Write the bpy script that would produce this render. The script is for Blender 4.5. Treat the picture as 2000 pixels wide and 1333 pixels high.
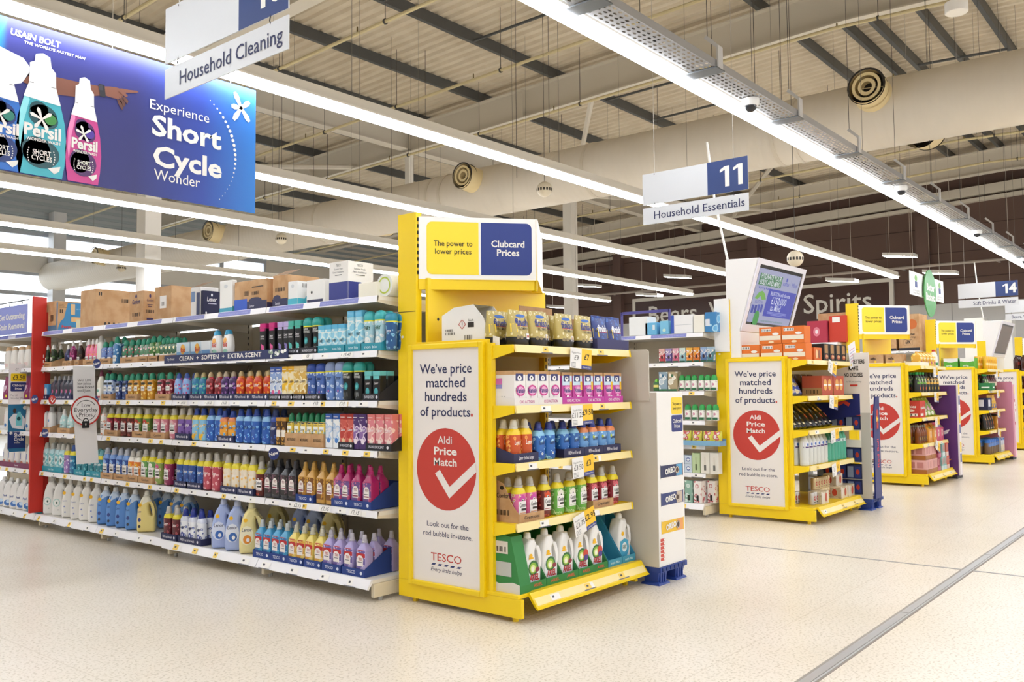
import bpy, math, random
from mathutils import Vector, Matrix

random.seed(7)
for _o in list(bpy.data.objects):
    bpy.data.objects.remove(_o)
S = bpy.context.scene
COL = S.collection

# ------------------------------------------------------------------ camera
def make_camera():
    f, yaw, pit, rol = 1723.885, math.radians(39.41016), math.radians(3.0786), math.radians(-0.50927)
    F = Vector((math.cos(yaw) * math.cos(pit), math.sin(yaw) * math.cos(pit), math.sin(pit)))
    r = Vector((math.sin(yaw), -math.cos(yaw), 0))
    u = r.cross(F)
    R = r * math.cos(rol) + u * math.sin(rol)
    U = -r * math.sin(rol) + u * math.cos(rol)
    cd = bpy.data.cameras.new('camera')
    cd.sensor_width = 36
    cd.lens = f * 36 / 2000
    cd.clip_start = 0.05
    cd.clip_end = 200
    o = bpy.data.objects.new('camera', cd)
    m = Matrix((R, U, -F)).transposed().to_4x4()
    m.translation = Vector((0, 0, 1.31))
    o.matrix_world = m
    COL.objects.link(o)
    S.camera = o
make_camera()

# ------------------------------------------------------------------ world, exposure
S.view_settings.view_transform = 'Standard'
S.view_settings.look = 'None'
S.view_settings.gamma = 1
S.view_settings.use_curve_mapping = False
S.view_settings.exposure = 0.45
W = bpy.data.worlds.new('sky')
S.world = W
W.use_nodes = True
_bg = W.node_tree.nodes['Background']
_bg.inputs[0].default_value = (0.86, 0.93, 1.0, 1)
_bg.inputs[1].default_value = 3.0
LAMP = 17.0          # radiance of the light strips
S.cycles.max_bounces = 8
S.cycles.diffuse_bounces = 5
S.cycles.glossy_bounces = 3
S.cycles.transmission_bounces = 6
S.cycles.transparent_max_bounces = 8
S.cycles.sample_clamp_indirect = 6

# ------------------------------------------------------------------ materials
def lin(h):
    h = h.lstrip('#')
    o = []
    for i in (0, 2, 4):
        c = int(h[i:i + 2], 16) / 255
        o.append(c / 12.92 if c <= 0.04045 else ((c + 0.055) / 1.055) ** 2.4)
    return (*o, 1)
_mats = {}
def M(h, rough=0.5, metal=0.0, spec=0.5, coat=0.0):
    """plain procedural paint, plastic, card or metal, keyed by its colour"""
    k = (h, rough, metal, spec, coat)
    if k in _mats:
        return _mats[k]
    m = bpy.data.materials.new('mat_' + h.strip('#'))
    m.use_nodes = True
    b = m.node_tree.nodes['Principled BSDF']
    b.inputs['Base Color'].default_value = lin(h)
    b.inputs['Roughness'].default_value = rough
    b.inputs['Metallic'].default_value = metal
    b.inputs['Specular IOR Level'].default_value = spec
    b.inputs['Coat Weight'].default_value = coat
    _mats[k] = m
    return m
def EM(h, s):
    k = ('em', h, s)
    if k not in _mats:
        m = bpy.data.materials.new('glow_' + h.strip('#'))
        m.use_nodes = True
        b = m.node_tree.nodes['Principled BSDF']
        b.inputs['Base Color'].default_value = (0.02, 0.02, 0.02, 1)
        b.inputs['Emission Color'].default_value = lin(h)
        b.inputs['Emission Strength'].default_value = s
        _mats[k] = m
    return _mats[k]
def FL(*cols, scale=34, rough=0.3):
    """printed blotchy sleeve (petals, splashes): several colours in noise bands"""
    k = ('fl', cols, scale, rough)
    if k in _mats:
        return _mats[k]
    m = bpy.data.materials.new('print_' + cols[0].strip('#'))
    m.use_nodes = True
    nt = m.node_tree
    b = nt.nodes['Principled BSDF']
    b.inputs['Roughness'].default_value = rough
    tc = nt.nodes.new('ShaderNodeTexCoord')
    vo = nt.nodes.new('ShaderNodeTexVoronoi')
    vo.inputs['Scale'].default_value = scale
    no = nt.nodes.new('ShaderNodeTexNoise')
    no.inputs['Scale'].default_value = scale * 0.7
    no.inputs['Detail'].default_value = 1
    mx = nt.nodes.new('ShaderNodeMath')
    mx.operation = 'ADD'
    cr = nt.nodes.new('ShaderNodeValToRGB')
    cr.color_ramp.interpolation = 'CONSTANT'
    n = len(cols)
    # noise + distance runs from about 0.5 to 1.1
    e = cr.color_ramp.elements
    e[0].position = 0
    e[0].color = lin(cols[0])
    for i in range(1, n):
        x = e[1] if i == 1 else e.new(0.5)
        x.position = 0.36 + 0.26 * i / n
        x.color = lin(cols[i])
    ml = nt.nodes.new('ShaderNodeMath')
    ml.operation = 'MULTIPLY'
    ml.inputs[1].default_value = 0.6
    L = nt.links.new
    L(tc.outputs['Object'], vo.inputs['Vector'])
    L(tc.outputs['Object'], no.inputs['Vector'])
    L(vo.outputs['Distance'], mx.inputs[0])
    L(no.outputs['Fac'], mx.inputs[1])
    L(mx.outputs[0], ml.inputs[0])
    L(ml.outputs[0], cr.inputs['Fac'])
    L(cr.outputs['Color'], b.inputs['Base Color'])
    _mats[k] = m
    return m
def GLASSY(h, rough=0.1, trans=1.0, ior=1.2):
    k = ('gl', h, rough, trans)
    if k not in _mats:
        m = bpy.data.materials.new('clear_' + h.strip('#'))
        m.use_nodes = True
        b = m.node_tree.nodes['Principled BSDF']
        b.inputs['Base Color'].default_value = lin(h)
        b.inputs['Roughness'].default_value = rough
        b.inputs['Transmission Weight'].default_value = trans
        b.inputs['IOR'].default_value = ior
        _mats[k] = m
    return _mats[k]
def noise_mat(name, c1, c2, scale, rough, bump=0.0, lo=0.4, hi=0.6, spec=0.5):
    m = bpy.data.materials.new(name)
    m.use_nodes = True
    nt = m.node_tree
    b = nt.nodes['Principled BSDF']
    b.inputs['Roughness'].default_value = rough
    b.inputs['Specular IOR Level'].default_value = spec
    tc = nt.nodes.new('ShaderNodeTexCoord')
    no = nt.nodes.new('ShaderNodeTexNoise')
    no.inputs['Scale'].default_value = scale
    no.inputs['Detail'].default_value = 3
    cr = nt.nodes.new('ShaderNodeValToRGB')
    cr.color_ramp.elements[0].position = lo
    cr.color_ramp.elements[1].position = hi
    cr.color_ramp.elements[0].color = lin(c1)
    cr.color_ramp.elements[1].color = lin(c2)
    nt.links.new(tc.outputs['Object'], no.inputs['Vector'])
    nt.links.new(no.outputs['Fac'], cr.inputs['Fac'])
    nt.links.new(cr.outputs['Color'], b.inputs['Base Color'])
    return m

WHITE = M('#E9E7E2', 0.45)
CREAM = M('#DDD3C2', 0.5)
SHELFW = M('#E4E0D8', 0.4)
YEL = M('#F3D00A', 0.38)
YEL2 = M('#F8D84A', 0.4)
RAILY = M('#F6E2A0', 0.35)
NAVY = M('#23326B', 0.5)
BLUE = M('#1F3C8C', 0.45)
INK = M('#2A2F57', 0.6)
BLACK = M('#141416', 0.5)
RED = M('#C1392F', 0.5)
CARD = noise_mat('card', '#B98F63', '#C6A077', 9, 0.8)
CARDD = M('#8A6A48', 0.8)
STEEL = M('#A9ABAE', 0.35, 0.8)
GREYP = M('#8C8C8E', 0.5)
SILV = M('#C9CACC', 0.3, 0.9)

# ------------------------------------------------------------------ mesh builder
_txt = {}
def text_geo(s, bold, align):
    k = (s, bold, align)
    if k not in _txt and s in ('10', '11', '14', '15'):
        t = 0.075 + bold
        one = [(-0.17, 0.16), (-0.17, 0.26), (0.02, 0.37), (0.02 + 2 * t - 0.02, 0.37), (0.02 + 2 * t - 0.02, -0.36), (0.02, -0.36), (0.02, 0.245)]
        onef = [(0, 6, 2, 1), (2, 6, 5, 4, 3)]
        v = [(a - 0.26, b) for a, b in one]
        f = list(onef)
        if s[1] == '1':
            v += [(a + 0.24, b) for a, b in one]
            f += [tuple(i + 7 for i in q) for q in onef]
        else:
            v2, f2 = text_geo(s[1], bold + 0.02, 'CENTER')
            f += [tuple(i + 7 for i in q) for q in f2]
            v += [(a + 0.3, b) for a, b in v2]
        _txt[k] = (v, f)
    if k not in _txt:
        c = bpy.data.curves.new('t', 'FONT')
        c.body = s
        c.size = 1
        c.align_x = align
        c.align_y = 'CENTER'
        c.resolution_u = 2 if len(s) > 3 else 4
        c.offset = bold
        c.fill_mode = 'FRONT'
        o = bpy.data.objects.new('t', c)
        me = bpy.data.meshes.new_from_object(o)
        _txt[k] = ([(v.co.x, v.co.y) for v in me.vertices], [tuple(p.vertices) for p in me.polygons])
        bpy.data.objects.remove(o)
        bpy.data.curves.remove(c)
        bpy.data.meshes.remove(me)
    return _txt[k]

class Fr:
    """a flat face in space: origin, right, up; d lifts off the face"""
    def __init__(s, O, R, U):
        s.O, s.R, s.U = Vector(O), Vector(R).normalized(), Vector(U).normalized()
        s.N = s.R.cross(s.U)
    def p(s, x, y, d=0.0):
        return s.O + s.R * x + s.U * y + s.N * d
def FX(x, y, z):   # face turned to -X, right = -Y
    return Fr((x, y, z), (0, -1, 0), (0, 0, 1))
def FY(x, y, z):   # face turned to -Y, right = +X
    return Fr((x, y, z), (1, 0, 0), (0, 0, 1))

class MB:
    def __init__(s):
        s.v, s.f, s.m, s.mats = [], [], [], []
    def mi(s, mat):
        if mat not in s.mats:
            s.mats.append(mat)
        return s.mats.index(mat)
    def add(s, pts, faces, mat):
        n = len(s.v)
        s.v += [tuple(p) for p in pts]
        i = s.mi(mat)
        for f in faces:
            s.f.append(tuple(n + a for a in f))
            s.m.append(i)
        return s
    def box(s, a, b, mat):
        x0, y0, z0 = a
        x1, y1, z1 = b
        P = [(x0, y0, z0), (x1, y0, z0), (x1, y1, z0), (x0, y1, z0), (x0, y0, z1), (x1, y0, z1), (x1, y1, z1), (x0, y1, z1)]
        return s.add(P, [(0, 3, 2, 1), (4, 5, 6, 7), (0, 1, 5, 4), (1, 2, 6, 5), (2, 3, 7, 6), (3, 0, 4, 7)], mat)
    def prism(s, poly, ax, lo, hi, mat):
        """2-D outline run along axis ax (0 x, 1 y, 2 z); outline axes are the other two in order"""
        def P(a, b, t):
            return (t, a, b) if ax == 0 else ((a, t, b) if ax == 1 else (a, b, t))
        n = len(poly)
        pts = [P(a, b, lo) for a, b in poly] + [P(a, b, hi) for a, b in poly]
        fs = [tuple(range(n)), tuple(range(2 * n - 1, n - 1, -1))]
        fs += [(i, i + n, (i + 1) % n + n, (i + 1) % n) for i in range(n)]
        return s.add(pts, fs, mat)
    def loft(s, rings, mats, caps=(True, True)):
        n = len(rings[0])
        for i in range(len(rings) - 1):
            mt = mats[i] if isinstance(mats, list) else mats
            s.add(list(rings[i]) + list(rings[i + 1]), [(k, (k + 1) % n, (k + 1) % n + n, k + n) for k in range(n)], mt)
        m0 = mats[0] if isinstance(mats, list) else mats
        m1 = mats[-1] if isinstance(mats, list) else mats
        if caps[0]:
            s.add(rings[0], [tuple(range(n - 1, -1, -1))], m0)
        if caps[1]:
            s.add(rings[-1], [tuple(range(n))], m1)
        return s
    def cyl(s, p0, p1, r, mat, n=8, r1=None, caps=(True, True)):
        p0, p1 = Vector(p0), Vector(p1)
        d = (p1 - p0).normalized()
        a = d.orthogonal().normalized()
        b = d.cross(a)
        r1 = r if r1 is None else r1
        ring = lambda c, q: [c + (a * math.cos(2 * math.pi * k / n) + b * math.sin(2 * math.pi * k / n)) * q for k in range(n)]
        return s.loft([ring(p0, r), ring(p1, r1)], mat, caps)
    def tube(s, pts, r, mat, n=6):
        for a, b in zip(pts, pts[1:]):
            s.cyl(a, b, r, mat, n)
        return s
    def quad(s, a, b, c, d, mat):
        return s.add([a, b, c, d], [(0, 1, 2, 3)], mat)
    # ---- flat graphics on a face
    def rect(s, fr, x0, y0, x1, y1, mat, d=0.001, n=1, m=1):
        pts = [fr.p(x0 + (x1 - x0) * i / n, y0 + (y1 - y0) * j / m, d) for j in range(m + 1) for i in range(n + 1)]
        fs = [(j * (n + 1) + i, j * (n + 1) + i + 1, (j + 1) * (n + 1) + i + 1, (j + 1) * (n + 1) + i) for j in range(m) for i in range(n)]
        return s.add(pts, fs, mat)
    def poly(s, fr, pts, mat, d=0.001):
        return s.add([fr.p(x, y, d) for x, y in pts], [tuple(range(len(pts)))], mat)
    def disc(s, fr, cx, cy, rx, ry, mat, d=0.001, n=20):
        pts = [fr.p(cx, cy, d)] + [fr.p(cx + rx * math.cos(2 * math.pi * k / n), cy + ry * math.sin(2 * math.pi * k / n), d) for k in range(n)]
        return s.add(pts, [(0, k + 1, (k + 1) % n + 1) for k in range(n)], mat)
    def ringd(s, fr, cx, cy, r0, r1, mat, d=0.001, n=24, a0=0, a1=360):
        full = a1 - a0 >= 360
        k_ = n if full else n + 1
        ang = [math.radians(a0 + (a1 - a0) * k / n) for k in range(k_)]
        pts = [fr.p(cx + r0 * math.cos(a), cy + r0 * math.sin(a), d) for a in ang] + [fr.p(cx + r1 * math.cos(a), cy + r1 * math.sin(a), d) for a in ang]
        return s.add(pts, [(k, (k + 1) % k_ + 0, (k + 1) % k_ + k_, k + k_) for k in range(n)], mat)
    def rrect(s, fr, x0, y0, x1, y1, r, mat, d=0.001, rs=(1, 1, 1, 1), n=5):
        """rounded rectangle; rs turns on the corners bl, br, tr, tl"""
        pts = []
        for (cx, cy, a, on, px, py) in ((x0 + r, y0 + r, 180, rs[0], x0, y0), (x1 - r, y0 + r, 270, rs[1], x1, y0), (x1 - r, y1 - r, 0, rs[2], x1, y1), (x0 + r, y1 - r, 90, rs[3], x0, y1)):
            if on:
                pts += [(cx + r * math.cos(math.radians(a + 90 * k / n)), cy + r * math.sin(math.radians(a + 90 * k / n))) for k in range(n + 1)]
            else:
                pts.append((px, py))
        return s.poly(fr, pts, mat, d)
    def text(s, fr, t, x, y, size, mat, d=0.0016, align='CENTER', bold=0.0, sx=1.0, rot=0.0, slant=0.0, w=0.0):
        vs, fs = text_geo(t, bold, align)
        if w:   # fit to a width
            xs = [a for a, b in vs]
            sx = w / ((max(xs) - min(xs)) * size)
        c, sn = math.cos(math.radians(rot)), math.sin(math.radians(rot))
        P = []
        for a, b in vs:
            a = (a + slant * b) * size * sx
            b = b * size
            P.append(fr.p(x + a * c - b * sn, y + a * sn + b * c, d))
        return s.add(P, fs, mat)
    def bars(s, fr, x0, y0, x1, y1, mat, d=0.0016, seed=3, n=22):
        """a bar code"""
        rr = random.Random(seed)
        w = (x1 - x0) / n
        for k in range(n):
            if rr.random() < 0.6:
                s.rect(fr, x0 + k * w, y0, x0 + (k + rr.uniform(0.35, 0.9)) * w, y1, mat, d)
        return s
    def mesh(s, name, smooth=35):
        me = bpy.data.meshes.new(name)
        me.from_pydata([tuple(v) for v in s.v], [], s.f)
        for m in s.mats:
            me.materials.append(m)
        me.polygons.foreach_set('material_index', s.m)
        if smooth:
            me.polygons.foreach_set('use_smooth', [True] * len(s.f))
            me.update()
            # weld rings so that shading runs over them
            import bmesh
            bm = bmesh.new()
            bm.from_mesh(me)
            bmesh.ops.remove_doubles(bm, verts=bm.verts, dist=1e-6)
            bm.to_mesh(me)
            bm.free()
            me.set_sharp_from_angle(angle=math.radians(smooth))
        me.update()
        return me
    def build(s, name, parent=None, bevel=0.0, smooth=0, loc=None):
        """link as one mesh object; coordinates are world ones, kept so under a parent"""
        off = Vector(loc) if loc is not None else Vector((0, 0, 0))
        if parent is not None:
            off = parent.matrix_world.translation.copy() if parent.get('_o') is None else Vector(parent['_o'])
        if off.length:
            s.v = [(v[0] - off.x, v[1] - off.y, v[2] - off.z) for v in s.v]
        o = bpy.data.objects.new(name, s.mesh(name, smooth))
        COL.objects.link(o)
        if parent is not None:
            o.parent = parent
        else:
            o.location = off
        o['_o'] = tuple(off)
        if bevel:
            md = o.modifiers.new('edge', 'BEVEL')
            md.width = bevel
            md.segments = 2
            md.limit_method = 'ANGLE'
            md.angle_limit = math.radians(40)
        return o

def fit(s):
    """keep a label within sixteen words"""
    for a, b in ((' shelf of the ', ' shelf, '), ('from the poster', 'from poster'), ('at the back of the bottom shelf', 'back of bottom shelf'), ('from the red upright', 'from red upright'), (' behind the ', ' behind '), (' beside the ', ' beside '), (' on the ', ' on '), (' under the ', ' under '), (' with ', ' '), (' and ', ' '), (' the ', ' ')):
        if len(s.replace(',', '').split()) <= 15 and '-' not in s or len(s.split()) <= 14:
            break
        s = s.replace(a, b)
    return s
def tag(o, label=None, cat=None, group=None, kind=None):
    if label:
        o['label'] = fit(label)
    if cat:
        o['category'] = cat
    if group:
        o['group'] = group
    if kind:
        o['kind'] = kind
    return o
def thing(name, label, cat, loc=(0, 0, 0), group=None):
    o = bpy.data.objects.new(name, None)
    o.empty_display_size = 0.1
    o.location = loc
    o['_o'] = tuple(loc)
    COL.objects.link(o)
    return tag(o, label, cat, group)
ORD = ['first', 'second', 'third', 'fourth', 'fifth', 'sixth', 'seventh', 'eighth', 'ninth', 'tenth', 'eleventh', 'twelfth']
# ------------------------------------------------------------------ the building
def floor_mat():
    m = bpy.data.materials.new('vinyl_floor')
    m.use_nodes = True
    nt = m.node_tree
    L = nt.links.new
    b = nt.nodes['Principled BSDF']
    tc = nt.nodes.new('ShaderNodeTexCoord')
    n1 = nt.nodes.new('ShaderNodeTexNoise')
    n1.inputs['Scale'].default_value = 70
    n1.inputs['Detail'].default_value = 2
    c1 = nt.nodes.new('ShaderNodeValToRGB')
    c1.color_ramp.elements[0].position = 0.36
    c1.color_ramp.elements[0].color = lin('#D0C6B3')
    c1.color_ramp.elements[1].position = 0.47
    c1.color_ramp.elements[1].color = lin('#EEE6D9')
    n2 = nt.nodes.new('ShaderNodeTexNoise')
    n2.inputs['Scale'].default_value = 0.9
    n2.inputs['Detail'].default_value = 4
    c2 = nt.nodes.new('ShaderNodeValToRGB')
    c2.color_ramp.elements[0].position = 0.3
    c2.color_ramp.elements[0].color = lin('#F4F1EA')
    c2.color_ramp.elements[1].position = 0.7
    c2.color_ramp.elements[1].color = lin('#FFFFFF')
    mx = nt.nodes.new('ShaderNodeMix')
    mx.data_type = 'RGBA'
    mx.blend_type = 'MULTIPLY'
    mx.inputs['Factor'].default_value = 1
    br = nt.nodes.new('ShaderNodeTexBrick')   # the faint joints of the sheets
    br.offset = 0
    br.inputs['Scale'].default_value = 1
    br.inputs['Brick Width'].default_value = 1.97
    br.inputs['Row Height'].default_value = 1.97
    br.inputs['Mortar Size'].default_value = 0.003
    br.inputs['Color1'].default_value = (1, 1, 1, 1)
    br.inputs['Color2'].default_value = (0.985, 0.985, 0.98, 1)
    br.inputs['Mortar'].default_value = (0.86, 0.84, 0.8, 1)
    m2 = nt.nodes.new('ShaderNodeMix')
    m2.data_type = 'RGBA'
    m2.blend_type = 'MULTIPLY'
    m2.inputs['Factor'].default_value = 1
    for n in (n1, n2, br):
        L(tc.outputs['Object'], n.inputs['Vector'])
    L(n1.outputs['Fac'], c1.inputs['Fac'])
    L(n2.outputs['Fac'], c2.inputs['Fac'])
    L(c1.outputs['Color'], mx.inputs[6])
    L(c2.outputs['Color'], mx.inputs[7])
    L(mx.outputs[2], m2.inputs[6])
    L(br.outputs['Color'], m2.inputs[7])
    L(m2.outputs[2], b.inputs['Base Color'])
    b.inputs['Roughness'].default_value = 0.3
    b.inputs['Specular IOR Level'].default_value = 0.42
    return m

X0, X1, Y0, Y1 = -6.0, 33.0, -9.0, 30.0
RIDGE = 5.3
def zbeam(y):
    return 8.0 - 0.034 * abs(y - RIDGE)
def zdeck(y):
    return zbeam(y) + 0.95

o = MB().quad((X0, Y0, 0), (X1, Y0, 0), (X1, Y1, 0), (X0, Y1, 0), floor_mat()).build('floor')
tag(o, 'pale cream speckled vinyl floor', 'floor', kind='structure')

DECK = noise_mat('roof_deck', '#D6C9B3', '#DDD1BC', 2, 0.6)
mb = MB()
px = []
x = X0
while x < X1:
    px += [(x, 0), (x + 0.1, 0), (x + 0.14, 0.055), (x + 0.23, 0.055)]
    x += 0.27
px.append((x, 0))
rows = [[(a, y, zdeck(y) + h) for a, h in px] for y in (Y0, RIDGE, Y1)]
n = len(px)
for j in range(2):
    mb.add(rows[j] + rows[j + 1], [(i, i + n, i + n + 1, i + 1) for i in range(n - 1)], DECK)
tag(mb.build('ceiling'), 'cream ribbed steel roof deck', 'ceiling', kind='structure')

BEAM = M('#DFD8CB', 0.5)
def ibeam_ring(c, w, h, tf=0.025, tw=0.02):
    w /= 2
    tw /= 2
    return [(-w, 0), (w, 0), (w, tf), (tw, tf), (tw, h - tf), (w, h - tf), (w, h), (-w, h), (-w, h - tf), (-tw, h - tf), (-tw, tf), (-w, tf)]
for bx in (1.7, 9.0, 16.3, 23.6, 30.9):
    prof = ibeam_ring(0, 0.3, 0.72)
    rings = [[(bx + a, y, zbeam(y) + b) for a, b in prof] for y in (Y0, RIDGE, Y1)]
    mb = MB().loft(rings, BEAM)
    for y in (2.0, 8.9, 12.9, 21.0, 25.0):     # web stiffeners
        mb.box((bx - 0.14, y - 0.01, zbeam(y) + 0.02), (bx + 0.14, y + 0.01, zbeam(y) + 0.7), BEAM)
    tag(mb.build('roof_beam'), kind='structure')
prof = ibeam_ring(0, 0.3, 0.62)
tag(MB().loft([[(xx, 16.9 + a, 7.68 + b) for a, b in prof] for xx in (X0, X1)], BEAM).build('roof_beam'), kind='structure')
for pa, pb in (((16.3, 11.0, 7.85), (23.6, 16.7, 7.7)), ((16.3, 19.0, 7.6), (9.0, 25.5, 7.4)), ((23.6, 9.5, 7.9), (30.9, 14.5, 7.75)), ((30.9, 13.0, 7.75), (23.6, 16.7, 7.7)), ((9.0, 18.5, 7.6), (16.3, 24.5, 7.4))):
    tag(MB().cyl(pa, pb, 0.07, BEAM, 6).build('roof_brace'), kind='structure')
for bx in (9.03, 23.65):
    mb = MB().box((bx - 0.17, 16.73, 0), (bx + 0.17, 17.07, 7.7), M('#EFEBE4', 0.45))
    mb.box((bx - 0.25, 16.65, 0), (bx + 0.25, 17.15, 0.03), GREYP)
    tag(mb.build('column'), kind='structure')
tag(MB().box((16.22, 16.82, 0), (16.38, 16.98, 7.7), M('#EFEBE4', 0.45)).build('column'), kind='structure')

PURL = M('#5B5D5E', 0.45, 0.3)
for y in (-7, -4.8, -2.6, -0.4, 1.8, 3.6, 4.6, 5.5, 6.0, 6.95, 9.4, 12.0, 14.25, 16.45, 18.6, 20.8, 23.0, 25.2, 27.4):
    z = zdeck(y)
    prof = [(-0.04, -0.23), (0.05, -0.23), (0.05, -0.2), (-0.03, -0.2), (-0.03, -0.03), (0.06, -0.03), (0.06, 0), (-0.04, 0)]
    tag(MB().loft([[(xx, y + a, z + b) for a, b in prof] for xx in (X0, X1)], PURL).build('roof_purlin'), kind='structure')
for xa, ya, yb in ((9.0 + 1.9, 9.4, 12.0), (7.4, 12.0, 14.25), (13.4, 9.4, 12.0), (18.4, 9.4, 12.0), (20.6, 9.4, 12.0), (21.6, 3.6, 5.5), (26.3, 9.4, 12), (12.6, 20.8, 23), (10.2, 20.8, 23), (14.4, 23, 25.2)):
    tag(MB().cyl((xa, ya, zdeck(ya) - 0.24), (xa, yb, zdeck(yb) - 0.2), 0.03, PURL, 6).build('roof_strut'), kind='structure')

# walls
WB = M('#665049', 0.6)
mb = MB()
mb.box((X1, Y0, 4.1), (X1 + 0.2, Y1, 9.2), WB)
mb.box((X1 - 0.02, Y0, 0), (X1 + 0.2, Y1, 4.1), M('#CBCBCB', 0.55))
for z in (4.95, 5.85, 6.75):
    mb.box((X1 - 0.012, Y0, z), (X1, Y1, z + 0.025), M('#4A3834', 0.7))
for k in range(13):
    y = Y0 + 1.5 + k * 3
    mb.box((X1 - 0.028, y, 0), (X1 - 0.02, y + 0.02, 4.1), GREYP)
tag(mb.build('wall_back'), 'dark brown cladding above a light grey lower wall', 'wall', kind='structure')
for y in (8.35, 20.9, 14.6):
    tag(MB().box((X1 - 0.28, y - 0.2, 4.1), (X1 + 0.01, y + 0.2, 7.2), M('#6A544E', 0.6)).build('column'), kind='structure')
zt = lambda y: 7.62 - 0.036 * abs(y - 3)
mb = MB()
for dz, h, dx in ((0, 0.12, 0.22), (0.2, 0.3, 0.3)):
    mb.loft([[(X1 - dx, y, zt(y) + dz), (X1, y, zt(y) + dz), (X1, y, zt(y) + dz + h), (X1 - dx, y, zt(y) + dz + h)] for y in (Y0, 3, Y1)], BEAM)
tag(mb.build('trim_1'), kind='structure')
mb = MB().cyl((32.6, 2, 5.42), (32.6, 22, 5.42), 0.05, M('#B9AFA8', 0.5), 8)
for y in range(3, 22, 3):
    mb.box((32.6, y - 0.03, 5.36), (33.0, y + 0.03, 5.4), M('#B9AFA8', 0.5))
tag(mb.build('trim_2'), kind='structure')

OFFW = M('#D8D3CA', 0.6)
tag(MB().box((X0 - 0.2, Y0, 0), (X0, Y1, 9.2), OFFW).build('wall_left'), kind='structure')
tag(MB().box((X0, Y0 - 0.2, 0), (X1, Y0, 9.2), OFFW).build('wall_front'), kind='structure')
mb = MB()
WX0, WX1 = 4.0, 21.0
mb.box((X0, Y1, 0), (WX0, Y1 + 0.2, 9.2), OFFW)
mb.box((WX1, Y1, 0), (X1, Y1 + 0.2, 9.2), OFFW)
mb.box((WX0, Y1, 0), (WX1, Y1 + 0.2, 0.9), OFFW)
mb.box((WX0, Y1, 5.2), (WX1, Y1 + 0.2, 5.85), M('#E6E2DA', 0.5))
mb.box((WX0, Y1, 6.5), (WX1, Y1 + 0.2, 9.2), M('#B7BEC2', 0.5))
for k in range(7):
    mb.box((X0, Y1 - 0.05, 6.55 + k * 0.22), (X1, Y1, 6.65 + k * 0.22), M('#A9B4BA', 0.4, 0.3))
tag(mb.build('wall_right'), 'far shop wall with a wide glazed front', 'wall', kind='structure')
PANE = bpy.data.materials.new('window_glass')
PANE.use_nodes = True
_n = PANE.node_tree
_n.nodes.remove(_n.nodes['Principled BSDF'])
_t = _n.nodes.new('ShaderNodeBsdfTransparent')
_g = _n.nodes.new('ShaderNodeBsdfGlossy')
_g.inputs['Roughness'].default_value = 0.02
_x = _n.nodes.new('ShaderNodeMixShader')
_x.inputs[0].default_value = 0.07
_n.links.new(_t.outputs[0], _x.inputs[1])
_n.links.new(_g.outputs[0], _x.inputs[2])
_n.links.new(_x.outputs[0], _n.nodes['Material Output'].inputs[0])
MUL = M('#B9BEC6', 0.4, 0.2)
k = 1
for wz0, wz1 in ((0.9, 5.2), (5.85, 6.5)):
    xs = [4.0, 6.4, 9.6, 12.75, 15.9, 19.0, 21.0]
    for a, b in zip(xs, xs[1:]):
        fr = MB()
        t = 0.09
        fr.box((a, Y1 + 0.03, wz0), (a + t, Y1 + 0.17, wz1), MUL)
        fr.box((b - t, Y1 + 0.03, wz0), (b, Y1 + 0.17, wz1), MUL)
        fr.box((a + t, Y1 + 0.03, wz0), (b - t, Y1 + 0.17, wz0 + t), MUL)
        fr.box((a + t, Y1 + 0.03, wz1 - t), (b - t, Y1 + 0.17, wz1), MUL)
        if wz1 - wz0 > 2:
            fr.box((a + t, Y1 + 0.03, 4.45), (b - t, Y1 + 0.17, 4.57), MUL)
            fr.box((a + t, Y1 + 0.03, 2.2), (b - t, Y1 + 0.17, 2.3), MUL)
        w = tag(fr.build('window_%d' % k), kind='structure')
        tag(MB().box((a + t, Y1 + 0.09, wz0 + t), (b - t, Y1 + 0.1, wz1 - t), PANE).build('pane', w), kind='structure')
        k += 1
tag(MB().box((12.55, 29.55, 0), (12.95, 29.95, 7.2), M('#D9DBDF', 0.45)).build('column'), kind='structure')
# forecourt seen through the glass
tag(MB().box((-40, 30.25, -0.1), (80, 70, -0.02), M('#BDBBB6', 0.8)).build('pavement'), kind='structure')

# floor trunking strips
mb = MB()
mb.box((X0, 1.515, 0), (X1, 1.557, 0.004), M('#BFC0C2', 0.32, 0.6))
mb.box((X0, 1.557, 0), (X1, 1.572, 0.003), M('#9C958C', 0.5, 0.2))
mb.box((X0, 1.490, 0), (X1, 1.515, 0.002), M('#8F877D', 0.6))
mb.box((X0, 1.5, 0), (X1, 1.51, 0.004), M('#BDBDBD', 0.4, 0.5))
for q in (1.2, 3.2, 5.4, 7.6, 9.8):
    mb.box((q, 1.513, 0), (q + 0.006, 1.559, 0.0045), M('#77726C', 0.6))
tag(mb.build('trim_3'), 'metal expansion strip let into the floor along the main aisle', 'strip', kind='structure')
tag(MB().box((6.89, -4, 0), (6.91, 14, 0.003), M('#A9A6A4', 0.4, 0.3)).build('trim_4'), kind='structure')

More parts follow.
